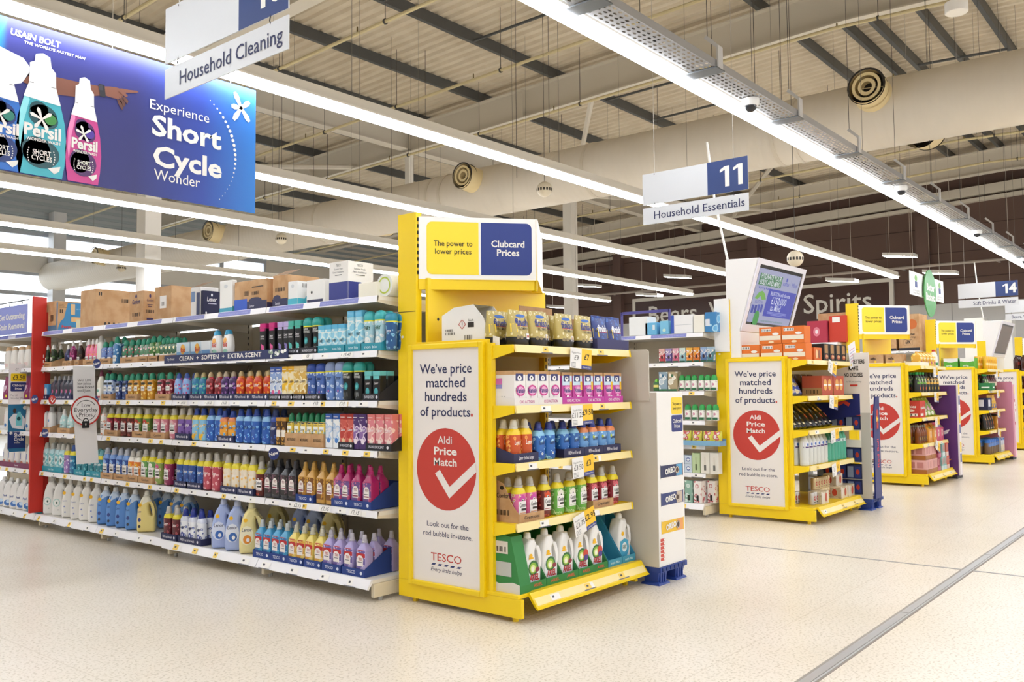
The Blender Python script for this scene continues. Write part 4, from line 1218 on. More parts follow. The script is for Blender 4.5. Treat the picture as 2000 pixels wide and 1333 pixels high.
def bottle_art(cx, zb, zt, w, c1, c2, dk, glow):
    global P
    P = MB()
    H = zt - zb
    sh = [(-0.42, 0.0), (-0.47, 0.12), (-0.5, 0.28), (-0.46, 0.45), (-0.36, 0.6), (-0.3, 0.68), (0.3, 0.68), (0.37, 0.6), (0.46, 0.45), (0.5, 0.28), (0.47, 0.12), (0.42, 0.0)]
    mbp([(cx + a * w, zb + b * H) for a, b in sh], M(c1, 0.4), 0.006)
    mbp([(cx + a * w, zb + b * H) for a, b in ((-0.42, 0.5), (-0.36, 0.6), (-0.3, 0.66), (-0.24, 0.6), (-0.34, 0.42), (-0.4, 0.2), (-0.44, 0.3))], M(c2, 0.4), 0.007)
    cap = [(-0.36, 0.62), (-0.26, 0.74), (-0.25, 0.9), (-0.16, 0.92), (-0.14, 0.98), (0, 1.0), (0.14, 0.98), (0.17, 0.9), (0.26, 0.86), (0.27, 0.74), (0.37, 0.6)]
    mbp([(cx + a * w, zb + b * H) for a, b in cap], M('#ECEDEF', 0.4), 0.008)
    mbp([(cx + a * w, zb + b * H) for a, b in ((-0.17, 0.68), (0.17, 0.68), (0.17, 0.9), (0.1, 0.96), (-0.1, 0.96), (-0.17, 0.9))], M('#FAFAFA', 0.4), 0.0085)
    P.rect(fr, cx - 0.25 * w, zb + 0.738 * H, cx - 0.17 * w, zb + 0.744 * H, GREYP, 0.009)
    P.rect(fr, cx + 0.17 * w, zb + 0.735 * H, cx + 0.26 * w, zb + 0.741 * H, GREYP, 0.009)
    for qx, qz, rx, rz in ((0.02, 0.49, 0.28, 0.09), (-0.06, 0.54, 0.18, 0.06), (0.12, 0.46, 0.2, 0.07), (0.0, 0.18, 0.36, 0.12), (-0.1, 0.2, 0.28, 0.11)):
        P.disc(fr, cx + qx * w, zb + qz * H, rx * w, rz * H, M(dk, 0.4), 0.0088)
    P.disc(fr, cx + 0.17 * w, zb + 0.47 * H, 0.12 * w, 0.045 * H, M(glow, 0.4), 0.0092)
    for a in (40, 110, 160, 235, 300):
        ca, sa = math.cos(math.radians(a)), math.sin(math.radians(a))
        L_ = 0.2 * w
        q = (cx, zb + 0.46 * H)
        mbp([(q[0] - sa * 0.012 * w, q[1] + ca * 0.012 * w), (q[0] + ca * L_ - sa * 0.04 * w, q[1] + sa * L_ + ca * 0.04 * w), (q[0] + ca * L_ * 1.25, q[1] + sa * L_ * 1.25), (q[0] + ca * L_ + sa * 0.04 * w, q[1] + sa * L_ - ca * 0.04 * w), (q[0] + sa * 0.012 * w, q[1] - ca * 0.012 * w)], WHITE, 0.0096)
    P.text(fr, 'Persil', cx + 0.02 * w, zb + 0.355 * H, 0.135 * H, WHITE, 0.0105, bold=0.035, w=0.72 * w)
    P.text(fr, 'WONDER WASH', cx + 0.04 * w, zb + 0.285 * H, 0.035 * H, WHITE, 0.0105, bold=0.02, w=0.66 * w)
    P.text(fr, 'SHORT', cx + 0.01 * w, zb + 0.185 * H, 0.055 * H, WHITE, 0.0105, bold=0.02, w=0.36 * w)
    P.text(fr, 'CYCLES', cx + 0.01 * w, zb + 0.14 * H, 0.055 * H, WHITE, 0.0105, bold=0.02, w=0.4 * w)
    for s_ in (-1, 1):
        for k in range(6):
            P.disc(fr, cx + s_ * (0.24 + 0.025 * math.sin(k * 0.6)) * w, zb + (0.11 + 0.02 * k) * H, 0.012 * w, 0.005 * H * 1.2, WHITE, 0.0105, 8)
    mbp([(cx + 0.13 * w, zb + 0.07 * H), (cx + 0.38 * w, zb + 0.1 * H), (cx + 0.36 * w, zb + 0.06 * H), (cx + 0.26 * w, zb + 0.03 * H)], WHITE, 0.0105)
    P.disc(fr, cx, zb + 0.46 * H, 0.03 * w, 0.012 * H, WHITE, 0.0098, 8)
    P.build('bottle_print', r)
bottle_art(2.225, 2.74, 3.5, 0.3, '#1F6CC8', '#5FA8E8', '#0F2F70', '#1E7A6A')
bottle_art(2.48, 2.74, 3.565, 0.325, '#3FAFC0', '#8FE0E8', '#0D4A52', '#3A8A3A')
bottle_art(2.757, 2.742, 3.478, 0.245, '#C83A8C', '#EE8CC0', '#4A1A5E', '#4A2A9A')
P = MB()
P.disc(fr, 3.995, 3.565, 0.014, 0.014, WHITE, 0.003, 10)
P.text(fr, 'USAIN BOLT', 2.277, 3.652, 0.06, WHITE, 0.003, 'LEFT', bold=0.03, w=0.315, slant=0.15)
P.text(fr, "THE WORLD'S FASTEST MAN", 2.362, 3.608, 0.026, WHITE, 0.003, 'LEFT', bold=0.02, w=0.395, slant=0.15)
P.text(fr, 'Experience', 3.47, 3.41, 0.105, WHITE, 0.003, w=0.48)
P.text(fr, 'Short', 3.53, 3.255, 0.21, WHITE, 0.003, bold=0.03, w=0.57)
P.text(fr, 'Cycle', 3.54, 3.03, 0.21, WHITE, 0.003, bold=0.03, w=0.565)
P.text(fr, 'Wonder', 3.455, 2.895, 0.115, WHITE, 0.003, w=0.37)
for k in range(24):
    t = k / 23
    a = math.radians(52 - 92 * t)
    s_ = 0.004 + 0.01 * math.sin(math.pi * min(1, t * 1.3)) * (1 if t < 0.8 else 0.4)
    P.disc(fr, 3.36 + 0.585 * math.cos(a), 3.14 + 0.53 * math.sin(a), s_, s_, WHITE, 0.003, 10)
for a, L_ in ((118, 0.13), (42, 0.1), (182, 0.09), (238, 0.13), (308, 0.12)):
    ca, sa = math.cos(math.radians(a)), math.sin(math.radians(a))
    q = (3.995, 3.565)
    P.poly(fr, [(q[0] - sa * 0.01, q[1] + ca * 0.01), (q[0] + ca * L_ * 0.7 - sa * 0.022, q[1] + sa * L_ * 0.7 + ca * 0.022), (q[0] + ca * L_ - sa * 0.012, q[1] + sa * L_ + ca * 0.012), (q[0] + ca * L_ + sa * 0.012, q[1] + sa * L_ - ca * 0.012), (q[0] + ca * L_ * 0.7 + sa * 0.022, q[1] + sa * L_ * 0.7 - ca * 0.022), (q[0] + sa * 0.01, q[1] - ca * 0.01)], WHITE, 0.003)
P.build('lettering', r)
for x in (1.7, 2.95, 3.9):
    MB().cyl((x, 6.063, 3.72), (x, 6.063, zdeck(6.06) - 0.1), 0.003, M('#D9D2C4', 0.5), 4).build('wire', r)

# ------------------------------------------------------------------ the sign on the brown wall
r = thing('wall_sign', 'huge dark brown wall sign with white frame and white words about spirits', 'sign', (32.9, 14.8, 3.38))
MB().box((32.86, 9.45, 3.45), (32.98, 20.15, 5.05), M('#4A332F', 0.35)).build('board', r)
mb = MB()
FW = M('#E6E3DC', 0.45)
for a, b in (((9.38, 3.36), (20.2, 3.5)), ((9.38, 5.0), (20.2, 5.14)), ((9.38, 3.5), (9.52, 5.0)), ((20.06, 3.5), (20.2, 5.0))):
    mb.box((32.84, a[0], a[1]), (32.98, b[0], b[1]), FW)
mb.build('frame', r)
mb = MB()
fr = FX(32.855, 19.4, 4.0)
mb.text(fr, 'Beers, Wines & Spirits', 4.62, 0.36, 1.02, WHITE, 0.004, bold=0.008, w=9.25)
mb.build('lettering', r)
# pale panels over the drinks wall
for y0_, y1_, z1_ in ((5.95, 6.5, 3.35), (5.2, 5.7, 3.25)):
    tag(MB().box((30, y0_, 0), (30.6, y1_, z1_), M('#E4E2DC', 0.5)).build('tall_unit'), 'tall pale unit against the back wall, %s the unlit screen' % ('left of' if y0_ > 5.8 else 'just behind'), 'cabinet')

# ------------------------------------------------------------------ pallet displays beside the ends
def pallet(X, Y, w, d, label, parent=None):
    r = thing('pallet', label, 'pallet', (X + w / 2, Y + d / 2, 0))
    PB = M('#24408F', 0.45)
    mb = MB()
    mb.box((X, Y, 0.085), (X + w, Y + d, 0.118), PB)
    for k in range(6):
        a = X + 0.02 + k * (w - 0.04) / 6
        mb.box((a, Y - 0.006, 0.09), (a + 0.035, Y, 0.113), M('#1C3272', 0.5))
    mb.build('deck', r)
    for a, b in ((0, 0.02), (w - 0.13, 0.02), (0, d - 0.14), (w - 0.13, d - 0.14)):
        mb = MB()
        c = (X + a + 0.065, Y + b + 0.06)
        rg = lambda q, z: [(c[0] - q, c[1] - q, z), (c[0] + q, c[1] - q, z), (c[0] + q, c[1] + q, z), (c[0] - q, c[1] + q, z)]
        mb.loft([rg(0.072, 0.0), rg(0.066, 0.012), rg(0.05, 0.02), rg(0.06, 0.085)], PB)
        for s_ in (-0.03, 0, 0.03):
            mb.box((c[0] + s_ - 0.008, c[1] - 0.062, 0.015), (c[0] + s_ + 0.008, c[1] - 0.05, 0.085), PB)
        mb.build('leg', r)
    return r
pallet(5.16, 2.99, 0.36, 0.75, 'blue plastic pallet under the tall white biscuit display')
r = thing('dump_bin', 'tall white card display with three biscuit packets printed on its front', 'display stand', (5.34, 3.35, 0.118))
mb = MB()
WC = M('#EDEAE6', 0.5)
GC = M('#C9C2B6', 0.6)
mb.box((5.165, 3.0, 0.119), (5.52, 3.7, 1.275), WC)
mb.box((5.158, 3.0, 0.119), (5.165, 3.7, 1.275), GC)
mb.build('body', r, bevel=0.002)
mb = MB()
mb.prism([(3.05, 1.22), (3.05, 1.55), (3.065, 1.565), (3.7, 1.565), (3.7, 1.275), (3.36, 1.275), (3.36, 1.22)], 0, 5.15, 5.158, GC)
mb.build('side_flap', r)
mb = MB()
fr = FY(5.165, 3.0, 0.119)
mb.rrect(fr, 0.19, 1.005, 0.345, 1.12, 0.015, M('#F4D23A', 0.4), 0.001)
mb.text(fr, 'The power to', 0.267, 1.075, 0.03, BLACK, 0.002, w=0.12)
mb.text(fr, 'lower prices', 0.267, 1.045, 0.03, BLACK, 0.002, w=0.115)
mb.rrect(fr, 0.19, 0.885, 0.345, 0.998, 0.015, M('#2A3579', 0.4), 0.001)
mb.text(fr, 'Clubcard', 0.267, 0.957, 0.035, WHITE, 0.002, bold=0.02, w=0.12)
mb.text(fr, 'Prices', 0.267, 0.922, 0.035, WHITE, 0.002, bold=0.02, w=0.08)
for z, c, c2 in ((0.625, '#222C56', '#5FA4D0'), (0.44, '#2C3A72', '#C9B9A8'), (0.255, '#E9BC2C', '#E8A060')):
    mb.build('front_print', r)
    mb = MB()
    pk = M(c, 0.35)
    mb.poly(fr, [(0.03, z - 0.045), (0.04, z - 0.04), (0.325, z - 0.04), (0.335, z - 0.045), (0.335, z + 0.045), (0.325, z + 0.04), (0.04, z + 0.04), (0.03, z + 0.045)], pk, 0.002)
    mb.rect(fr, 0.24, z - 0.038, 0.32, z + 0.038, M(c2, 0.4), 0.003)
    mb.disc(fr, 0.25, z, 0.03, 0.026, M('#4A342A', 0.5), 0.004)
    mb.ringd(fr, 0.25, z, 0.018, 0.024, M('#D9CDBF', 0.5), 0.0045)
    mb.text(fr, 'OREO', 0.155, z, 0.05, WHITE, 0.005, bold=0.05, w=0.14, rot=6)
mb.build('packet_print', r)
mb = MB()
for k in range(6):
    mb.rect(fr, 0.015, 0.04 + k * 0.025, 0.075, 0.06 + k * 0.025, M('#C84A3C', 0.5), 0.001)
    mb.rect(fr, 0.055, 0.043 + k * 0.025, 0.09, 0.057 + k * 0.025, WHITE, 0.0015)
mb.build('front_print', r)

pallet(9.56, 3.0, 0.36, 0.9, 'blue plastic pallet under the grey and navy energy drink display')
r = thing('dump_bin', 'grey card display with navy energy drink cans and a white slogan board', 'display stand', (9.75, 3.4, 0.118))
GY = M('#B9B7B2', 0.55)
NV = M('#16246E', 0.4)
mb = MB()
mb.box((9.56, 3.75, 0.119), (9.9, 3.78, 1.25), GY)
mb.box((9.56, 3.001, 0.161), (9.57, 3.1, 1.02), GY)
mb.box((9.56, 3.68, 0.161), (9.57, 3.749, 1.02), GY)
for z in (0.16, 0.32, 0.5, 0.66, 0.84, 1.0):
    mb.box((9.571, 3.003, z - 0.006), (9.9, 3.749, z), GY)
mb.box((9.559, 3.0005, 0.119), (9.5705, 3.7495, 0.16), GY)
mb.box((9.556, 3.1, 0.655), (9.57, 3.68, 0.735), M('#EDEAE6', 0.5))
mb.box((9.556, 3.1, 0.99), (9.57, 3.68, 1.07), M('#EDEAE6', 0.5))
mb.box((9.555, 3.1, 0.99), (9.557, 3.22, 1.07), M('#C8402F', 0.5))
mb.box((9.555, 3.4, 0.99), (9.557, 3.6, 1.07), M('#3F8A44', 0.5))
mb.build('tray_body', r)
mb = MB()
mb.prism([(3.0, 1.02), (3.0, 1.655), (3.9, 1.655), (3.9, 1.35), (3.2, 1.02)], 0, 9.56, 9.572, M('#E4DFD8', 0.5))
fr = FX(9.559, 3.3, 1.3)
for t, v, w_ in (('GOAL GETTERS', 0.26, 0.235), ('MAKE', 0.19, 0.1), ('NO EXCUSES.', 0.12, 0.2)):
    mb.text(fr, t, 0.14, v, 0.06, BLACK, 0.001, bold=0.025, w=w_)
mb.text(fr, 'Red Bull gives you wiiings', 0.14, 0.05, 0.025, GREYP, 0.001, w=0.16)
mb.rect(fr, 0.1, 0.0, 0.18, 0.02, RED, 0.001)
mb.build('slogan_board', r)
mb = MB()
mb.prism([(3.1, 1.0), (3.1, 1.22), (3.6, 1.22), (3.6, 0.9)], 0, 9.553, 9.556, NV)
fr = FX(9.553, 3.3, 1.12)
mb.poly(fr, [(-0.02, -0.03), (0.03, 0.0), (0.08, -0.035), (0.1, 0.0), (0.04, 0.03), (0.0, 0.015), (-0.05, 0.03)], RED, 0.001)
mb.build('logo_card', r)
mb = MB()
mb.prism([(9.62, 0.119), (9.82, 0.119), (9.82, 1.19), (9.7, 1.19), (9.63, 0.95)], 1, 2.985, 3.0, NV)
fr = Fr((9.74, 2.985, 0.75), (0, 0, 1), (-1, 0, 0))
mb.text(fr, 'Red Bull', -0.16, 0, 0.085, M('#D8263C', 0.4), 0.001, bold=0.01, w=0.3)
fr = FY(9.74, 2.985, 0.95)
mb.disc(fr, 0, 0, 0.035, 0.04, M('#F2C53A', 0.4), 0.001)
for s_ in (-1, 1):
    mb.poly(fr, [(0, s_ * 0.01), (0.035, s_ * 0.05), (0.02, s_ * 0.11), (-0.01, s_ * 0.09), (-0.035, s_ * 0.12), (-0.03, s_ * 0.04)], RED, 0.002)
mb.build('front_board', r)

# purple and pink stands by the third and fourth ends
for X, c1, c2, l, seed in ((13.45, '#5B2F78', '#EDE6E8', 'narrow purple card stand beside the third yellow end display', 3), (17.38, '#C987A8', '#E8B8CC', 'narrow pink card stand beside the fourth yellow end display', 5)):
    r = thing('card_stand', l, 'display stand', (X + 0.15, 3.3, 0))
    mb = MB()
    mb.box((X, 3.05, 0.05), (X + 0.02, 3.8, 1.35 if seed == 5 else 1.3), M(c1, 0.5))
    mb.box((X + 0.02, 3.07, 0.05), (X + 0.3, 3.8, 1.12), M(c1, 0.5))
    mb.box((X + 0.005, 3.07, 0), (X + 0.295, 3.79, 0.05), M('#3A3A40', 0.6))
    mb.build('body', r)
    mb = MB()
    mb.box((X + 0.01, 3.03, 0.05), (X + 0.12, 3.05, 1.3), M(c2, 0.5))
    fr = FY(X + 0.01, 3.03, 0.05)
    if seed == 3:
        for k in range(3):
            z = 0.2 + k * 0.4
            mb.rect(fr, 0.015, z + 0.12, 0.1, z + 0.26, M('#F0D254', 0.4), 0.001)
            mb.rect(fr, 0.015, z - 0.02, 0.1, z + 0.1, M('#5F6A96', 0.4), 0.001)
    else:
        mb.rrect(fr, 0.015, 0.55, 0.1, 1.0, 0.03, M('#C04A62', 0.4), 0.001)
        mb.rrect(fr, 0.025, 0.6, 0.09, 0.95, 0.03, M('#F4EDEF', 0.4), 0.002)
        mb.rect(fr, 0.02, 1.08, 0.095, 1.22, M('#F0D254', 0.4), 0.001)
    mb.build('front_strip', r)
    mb = MB()
    fr = FX(X, 3.8, 0.05)
    rr = random.Random(seed)
    if seed == 3:
        for k in range(16):
            a, b = rr.uniform(0.1, 0.7), rr.uniform(0.1, 1.15)
            q = rr.uniform(0.03, 0.06)
            mb.poly(fr, [(a - q, b - q * 0.4), (a + q * 0.8, b + q * 0.2), (a + q, b + q * 0.7), (a - q * 0.8, b + q * 0.1)], M(('#F0A030', '#E9E4EA', '#E9E4EA')[k % 3], 0.5), 0.001 + k * 0.0001)
        mb.build('side_print', r)
# ------------------------------------------------------------------ goods: one prototype per kind, then copies that share its meshes
KIND = {}
def sup(w, d, e, n=16):
    out = []
    for k in range(n):
        a = 2 * math.pi * (k + 0.5) / n
        c, s = math.cos(a), math.sin(a)
        out.append((w * math.copysign(abs(c) ** (2 / e), c), d * math.copysign(abs(s) ** (2 / e), s)))
    return out
class Wrap:
    """front of a lofted body (turned to -Y): x, z on the face, d lifts off it"""
    def __init__(s, W, D, H, e, prof):
        s.a = (W / 2, D / 2, H, e, prof)
    def p(s, x, z, d=0.0):
        w, dd, H, e, pr = s.a
        f = z / H
        for (z0, w0, d0), (z1, w1, d1) in zip(pr, pr[1:]):
            if f <= z1 or (z1, w1, d1) == pr[-1]:
                t = 0 if z1 == z0 else min(1, max(0, (f - z0) / (z1 - z0)))
                w *= w0 + (w1 - w0) * t
                dd *= d0 + (d1 - d0) * t
                break
        q = min(0.985, abs(x) / max(w, 1e-4))
        return Vector((x, -dd * (1 - q ** e) ** (1 / e) - d, z))
SHAPE = {
    'soft': (3.0, [(0, .84), (.02, .97), (.08, 1), (.64, 1), (.7, .93, .95), (.745, .76, .84), (.775, .56, .68), (.79, .5, .6)], [(.775, .58), (.785, .64), (.83, .64), (.835, .54), (.91, .5), (.965, .44), (.99, .34), (1, .16)]),
    'slim': (2.6, [(0, .84), (.02, .96), (.1, 1), (.4, .93), (.6, 1), (.7, .9), (.78, .62, .72), (.82, .48, .6)], [(.8, .52), (.82, .55), (.86, .53), (.93, .44), (.98, .3), (1, .14)]),
    'inw': (2.6, [(0, .74), (.03, .84), (.2, .92), (.42, .84), (.62, .98), (.73, 1), (.78, .97)], [(.765, 1), (.79, 1.03), (.86, 1.03), (.93, .92), (.98, .66), (1, .3)]),
    'sq': (7.0, [(0, .95), (.015, 1), (.62, 1), (.635, .98), (.765, .44, .5), (.78, .38, .45), (.81, .36, .43)], [(.8, .4), (.83, .44), (.84, .38), (.89, .37), (.895, .31), (.985, .28), (1, .2)]),
    'wash': (2.6, [(0, .9), (.03, 1), (.5, 1), (.62, .86), (.76, .48), (.8, .38)], [(.79, .42), (.9, .4), (.93, .3), (1, .24)]),
    'refill': (4.0, [(0, .94), (.02, 1), (.66, 1), (.72, .8), (.75, .6)], [(.74, .62), (.78, .66), (.86, .62), (.95, .5), (1, .2)]),
    'flip': (2.6, [(0, .8), (.04, .95), (.4, 1), (.66, .93), (.8, .72), (.83, .66)], [(.82, .68), (.9, .62), (.97, .5), (1, .3)]),
    'can': (2.0, [(0, .86), (.02, 1), (.62, 1), (.66, .96)], [(.65, .98), (.78, .97), (.9, .8), (.97, .5), (1, .2)]),
    'box': (14.0, [(0, 1), (.82, 1)], [(.82, 1), (1, 1)]),
    'tube': (14.0, [(0, 1), (.84, 1)], [(.842, 1.01), (.995, 1.01), (1, .97)]),
    'gable': (14.0, [(0, 1), (.7, 1), (.9, .9, .25), (.91, .96, .1), (1, .96, .1)], None),
    'pet': (2.0, [(0, .8), (.02, .97), (.1, 1), (.12, .94), (.2, .98), (.4, .98), (.55, 1), (.72, .96), (.85, .6), (.93, .32), (.95, .32)], [(.93, .36), (.94, .38), (.99, .38), (1, .3)]),
    'drink': (2.0, [(0, .86), (.02, 1), (.55, 1), (.7, .82), (.82, .5), (.9, .42)], [(.88, .48), (.9, .5), (.98, .5), (1, .36)]),
    'sport': (2.0, [(0, .86), (.02, 1), (.72, 1), (.76, .9)], [(.74, .98), (.76, 1.02), (.92, 1.02), (.96, .8), (1, .4)]),
    'tin': (2.0, [(0, .8), (.05, 1), (.9, 1), (1, .84)], None),
}
def P3(pr):
    return [(a[0], a[1], a[2] if len(a) > 2 else a[1]) for a in pr]
def decos(mb, wr, deco, W, H):
    """r rect x0 z0 x1 z1, d disc cx cz rx rz, t text x z size, b bar code; x in half widths, z in heights"""
    for i, q in enumerate(deco):
        d = 0.0007 + 0.00025 * i
        k = q[0]
        if k == 'r':
            n = max(1, min(8, int(abs(q[3] - q[1]) * 4)))
            m = max(1, min(6, int(abs(q[4] - q[2]) * 12)))
            mb.rect(wr, q[1] * W / 2, q[2] * H, q[3] * W / 2, q[4] * H, mat(q[5], 0.4), d, n, m)
        elif k == 'd':
            mb.disc(wr, q[1] * W / 2, q[2] * H, q[3] * W / 2, q[4] * H, mat(q[5], 0.4), d, 12)
        elif k == 't':
            mb.text(wr, q[1], q[2] * W / 2, q[3] * H, q[4], mat(q[5], 0.4), d + 0.0003, bold=q[7] if len(q) > 7 else 0.0, w=q[6] * W / 2, slant=0.12)
        elif k == 'b':
            mb.bars(wr, q[1] * W / 2, q[2] * H, q[3] * W / 2, q[4] * H, M('#2A2522', 0.6), d)
def mat(x, rough=0.3):
    return M(x, rough) if isinstance(x, str) else x
def bottle(k, name, desc, cat, shape, W, D, H, body, cap, deco=(), neck=None, nz=.6, foot=None, fz=.06, clear=False, capd='cap'):
    e, pr, cp = SHAPE[shape]
    pr = P3(pr)
    bm, cm = mat(body), mat(cap) if cap else None
    if clear:
        bm = GLASSY(body, 0.08, 0.9)
    mb = MB()
    rings = [[(x, y, z * H) for x, y in sup(W / 2 * w, D / 2 * d, e)] for z, w, d in pr]
    mats = []
    for (z0, w0, d0), (z1, w1, d1) in zip(pr, pr[1:]):
        mats.append(mat(neck) if neck and z0 >= nz - 1e-6 else (mat(foot) if foot and z1 <= fz + 1e-6 else bm))
    mb.loft(rings, mats, (True, cp is None))
    parts = [('', mb.mesh(name, 40), None)]
    if cp:
        mc = MB()
        if shape in ('box', 'tube', 'inw', 'sport', 'can'):
            rr = [[(x, y, z * H) for x, y in sup(W / 2 * w, D / 2 * w, e)] for z, w, d in P3(cp)]
        else:
            q = min(W, D * 1.3) / 2
            rr = [[(x, y, z * H) for x, y in sup(q * w, q * w, 2.0)] for z, w, d in P3(cp)]
        mc.loft(rr, cm)
        parts.append((capd, mc.mesh(capd, 40), None))
    if deco:
        md = MB()
        decos(md, Wrap(W, D, H, e, pr), deco, W, H)
        parts.append(('label', md.mesh('label'), None))
    KIND[k] = (name, desc, cat, parts, (W, D, H))
def jug(k, desc, W, D, H, body, cap, deco=(), liquid=None):
    """a handled detergent jug: an outline with a finger hole, given thickness and rounded edges"""
    out = [(-.42, .0), (.42, .0), (.47, .03), (.5, .14), (.5, .34), (.46, .5), (.36, .68), (.25, .8), (.17, .86), (.17, .885), (-.17, .885), (-.17, .86), (-.27, .8), (-.38, .66), (-.46, .48), (-.49, .3), (-.48, .05)]
    hole = [(.25 + .085 * math.cos(a) - .09 * math.sin(a) * .5, .54 + .15 * math.sin(a)) for a in [2 * math.pi * i / 14 for i in range(14)]]
    c = bpy.data.curves.new('jug', 'CURVE')
    c.dimensions = '2D'
    c.fill_mode = 'BOTH'
    bv = D * 0.22
    c.extrude = D / 2 - bv
    c.bevel_depth = bv
    c.bevel_resolution = 2
    c.offset = -bv
    for pts in (out, hole):
        s = c.splines.new('POLY')
        s.points.add(len(pts) - 1)
        for p, (a, b) in zip(s.points, pts):
            p.co = (a * W, b * H, 0, 1)
        s.use_cyclic_u = True
    o = bpy.data.objects.new('j', c)
    me = bpy.data.meshes.new_from_object(o)
    me.transform(Matrix.Rotation(math.pi / 2, 4, 'X'))
    zmin = min(v.co.z for v in me.vertices)
    for v in me.vertices:
        v.co.z -= zmin
    bpy.data.objects.remove(o)
    bpy.data.curves.remove(c)
    me.materials.clear()
    me.materials.append(mat(body))
    me.polygons.foreach_set('use_smooth', [True] * len(me.polygons))
    me.set_sharp_from_angle(angle=math.radians(40))
    if liquid:
        me.materials.append(mat(liquid))
        for p in me.polygons:
            if p.center.z < .72 * H:
                p.material_index = 1
    me.name = 'detergent_jug'
    mc = MB()
    q = min(W * .3, D * .8) / 2
    mc.loft([[(q * w * math.cos(2 * math.pi * i / 14), q * w * math.sin(2 * math.pi * i / 14), z * H) for i in range(14)] for z, w in ((.86, 1.1), (.885, 1.15), (.89, 1.0), (.97, .9), (1, .6))], mat(cap))
    parts = [('', me, None), ('cap', mc.mesh('cap', 40), None)]
    md = MB()
    fr = FY(0, -D / 2 - 0.0005, 0)
    decos(md, fr, deco, W, H)
    parts.append(('label', md.mesh('label'), None))
    KIND[k] = ('detergent_jug', desc, 'bottle', parts, (W, D, H))
def pouch(k, name, desc, W, D, H, m, deco=(), top=None, tz=.5):
    mb = MB()
    pr = [(0, .9, .9), (.03, .98, 1), (.25, 1, 1), (.5, .98, .85), (.75, .98, .5), (.92, 1, .12), (1, 1, .05)]
    rr = random.Random(k)
    rings = []
    for z, w, d in pr:
        rings.append([(x * (1 + rr.uniform(-.02, .02)), y * (1 + rr.uniform(-.12, .12)), z * H + (rr.uniform(-.012, .012) * H if z > .9 else 0)) for x, y in sup(W / 2 * w, D / 2 * d, 2.4)])
    mb.loft(rings, [mat(top) if top and a[0] >= tz - 1e-6 else mat(m) for a in pr[:-1]])
    parts = [('', mb.mesh(name, 60), None)]
    if deco:
        md = MB()
        decos(md, Wrap(W, D, H, 2.4, pr), deco, W, H)
        parts.append(('label', md.mesh('label'), None))
    KIND[k] = (name, desc, 'pouch', parts, (W, D, H))
def crate(k, name, desc, cat, W, D, H, m, front=(), side=(), lid=None, lidm=None):
    """a carton standing on z = 0, front to -Y, its -X side printed too"""
    mb = MB().box((-W / 2, -D / 2, 0), (W / 2, D / 2, H), mat(m, 0.7))
    parts = [('', mb.mesh(name, 0), None)]
    if lid:
        ml = MB()
        ml.box((-W / 2 - .002, -D / 2 - .002, H * lid), (W / 2 + .002, D / 2 + .002, H + .002), mat(lidm, 0.6))
        parts.append(('lid', ml.mesh('lid', 0), None))
    for q, fr, w in ((front, FY(0, -D / 2 - 0.0015, 0), W), (side, FX(-W / 2 - 0.0015, 0, 0), D)):
        if q:
            md = MB()
            decos(md, fr, q, w, H)
            parts.append(('print', md.mesh('print'), None))
    KIND[k] = (name, desc, cat, parts, (W, D, H))
COUNT = [0]
def put(k, x, y, z, rz, label, group=None, rx=0.0, ry=0.0, sc=1.0):
    name, desc, cat, parts, dim = KIND[k]
    root = bpy.data.objects.new(name, parts[0][1])
    COL.objects.link(root)
    root.location = (x, y, z)
    root.rotation_euler = (rx, ry, rz)
    if sc != 1:
        root.scale = (sc, sc, sc)
    root['label'] = fit(label)
    root['category'] = cat
    if group:
        root['group'] = group
    for nm, me, lb in parts[1:]:
        c = bpy.data.objects.new(nm, me)
        c.parent = root
        COL.objects.link(c)
    COUNT[0] += 1
    return root
def tray(x, y, z, w, d, h, rz, color, label, text=None, slope=0, tc='#E8E6F0', group=None, hb=None, logo=False):
    """open card tray, front edge at its origin facing -Y (before turning), the goods behind it"""
    t = 0.003
    hb = hb or h * 1.4
    mt = mat(color, 0.6)
    mb = MB()
    mb.box((-w / 2, 0, 0), (w / 2, d, 0.002), mt)
    mb.box((-w / 2, 0, 0.002), (w / 2, t, h), mt)
    mb.box((-w / 2, d - t, 0.002), (w / 2, d, hb), mt)
    for s in (-1, 1):
        a = s * (w / 2 - t / 2)
        mb.prism([(t, 0.002), (d - t, 0.002), (d - t, hb), (d * .75, hb), (t, h)] if slope else [(t, 0.002), (d - t, 0.002), (d - t, h), (t, h)], 0, a - t / 2, a + t / 2, mt)
    o = bpy.data.objects.new('card_tray', mb.mesh('card_tray', 0))
    COL.objects.link(o)
    o.location = (x, y, z)
    o.rotation_euler = (0, 0, rz)
    tag(o, label, 'tray', group)
    if text:
        mp = MB()
        fr = FY(0, -0.0006, 0)
        mp.text(fr, text, -w * .08 if logo else 0, h * .5, min(h * .55, 0.03), mat(tc), 0.0006, bold=0.01, w=min(w * .6, 0.03 * len(text) * .55))
        if logo:
            mp.disc(fr, w * .36, h * .5, h * .22, h * .22, mat(tc), 0.0006, 12)
        p = bpy.data.objects.new('print', mp.mesh('print'))
        p.parent = o
        COL.objects.link(p)
    return o

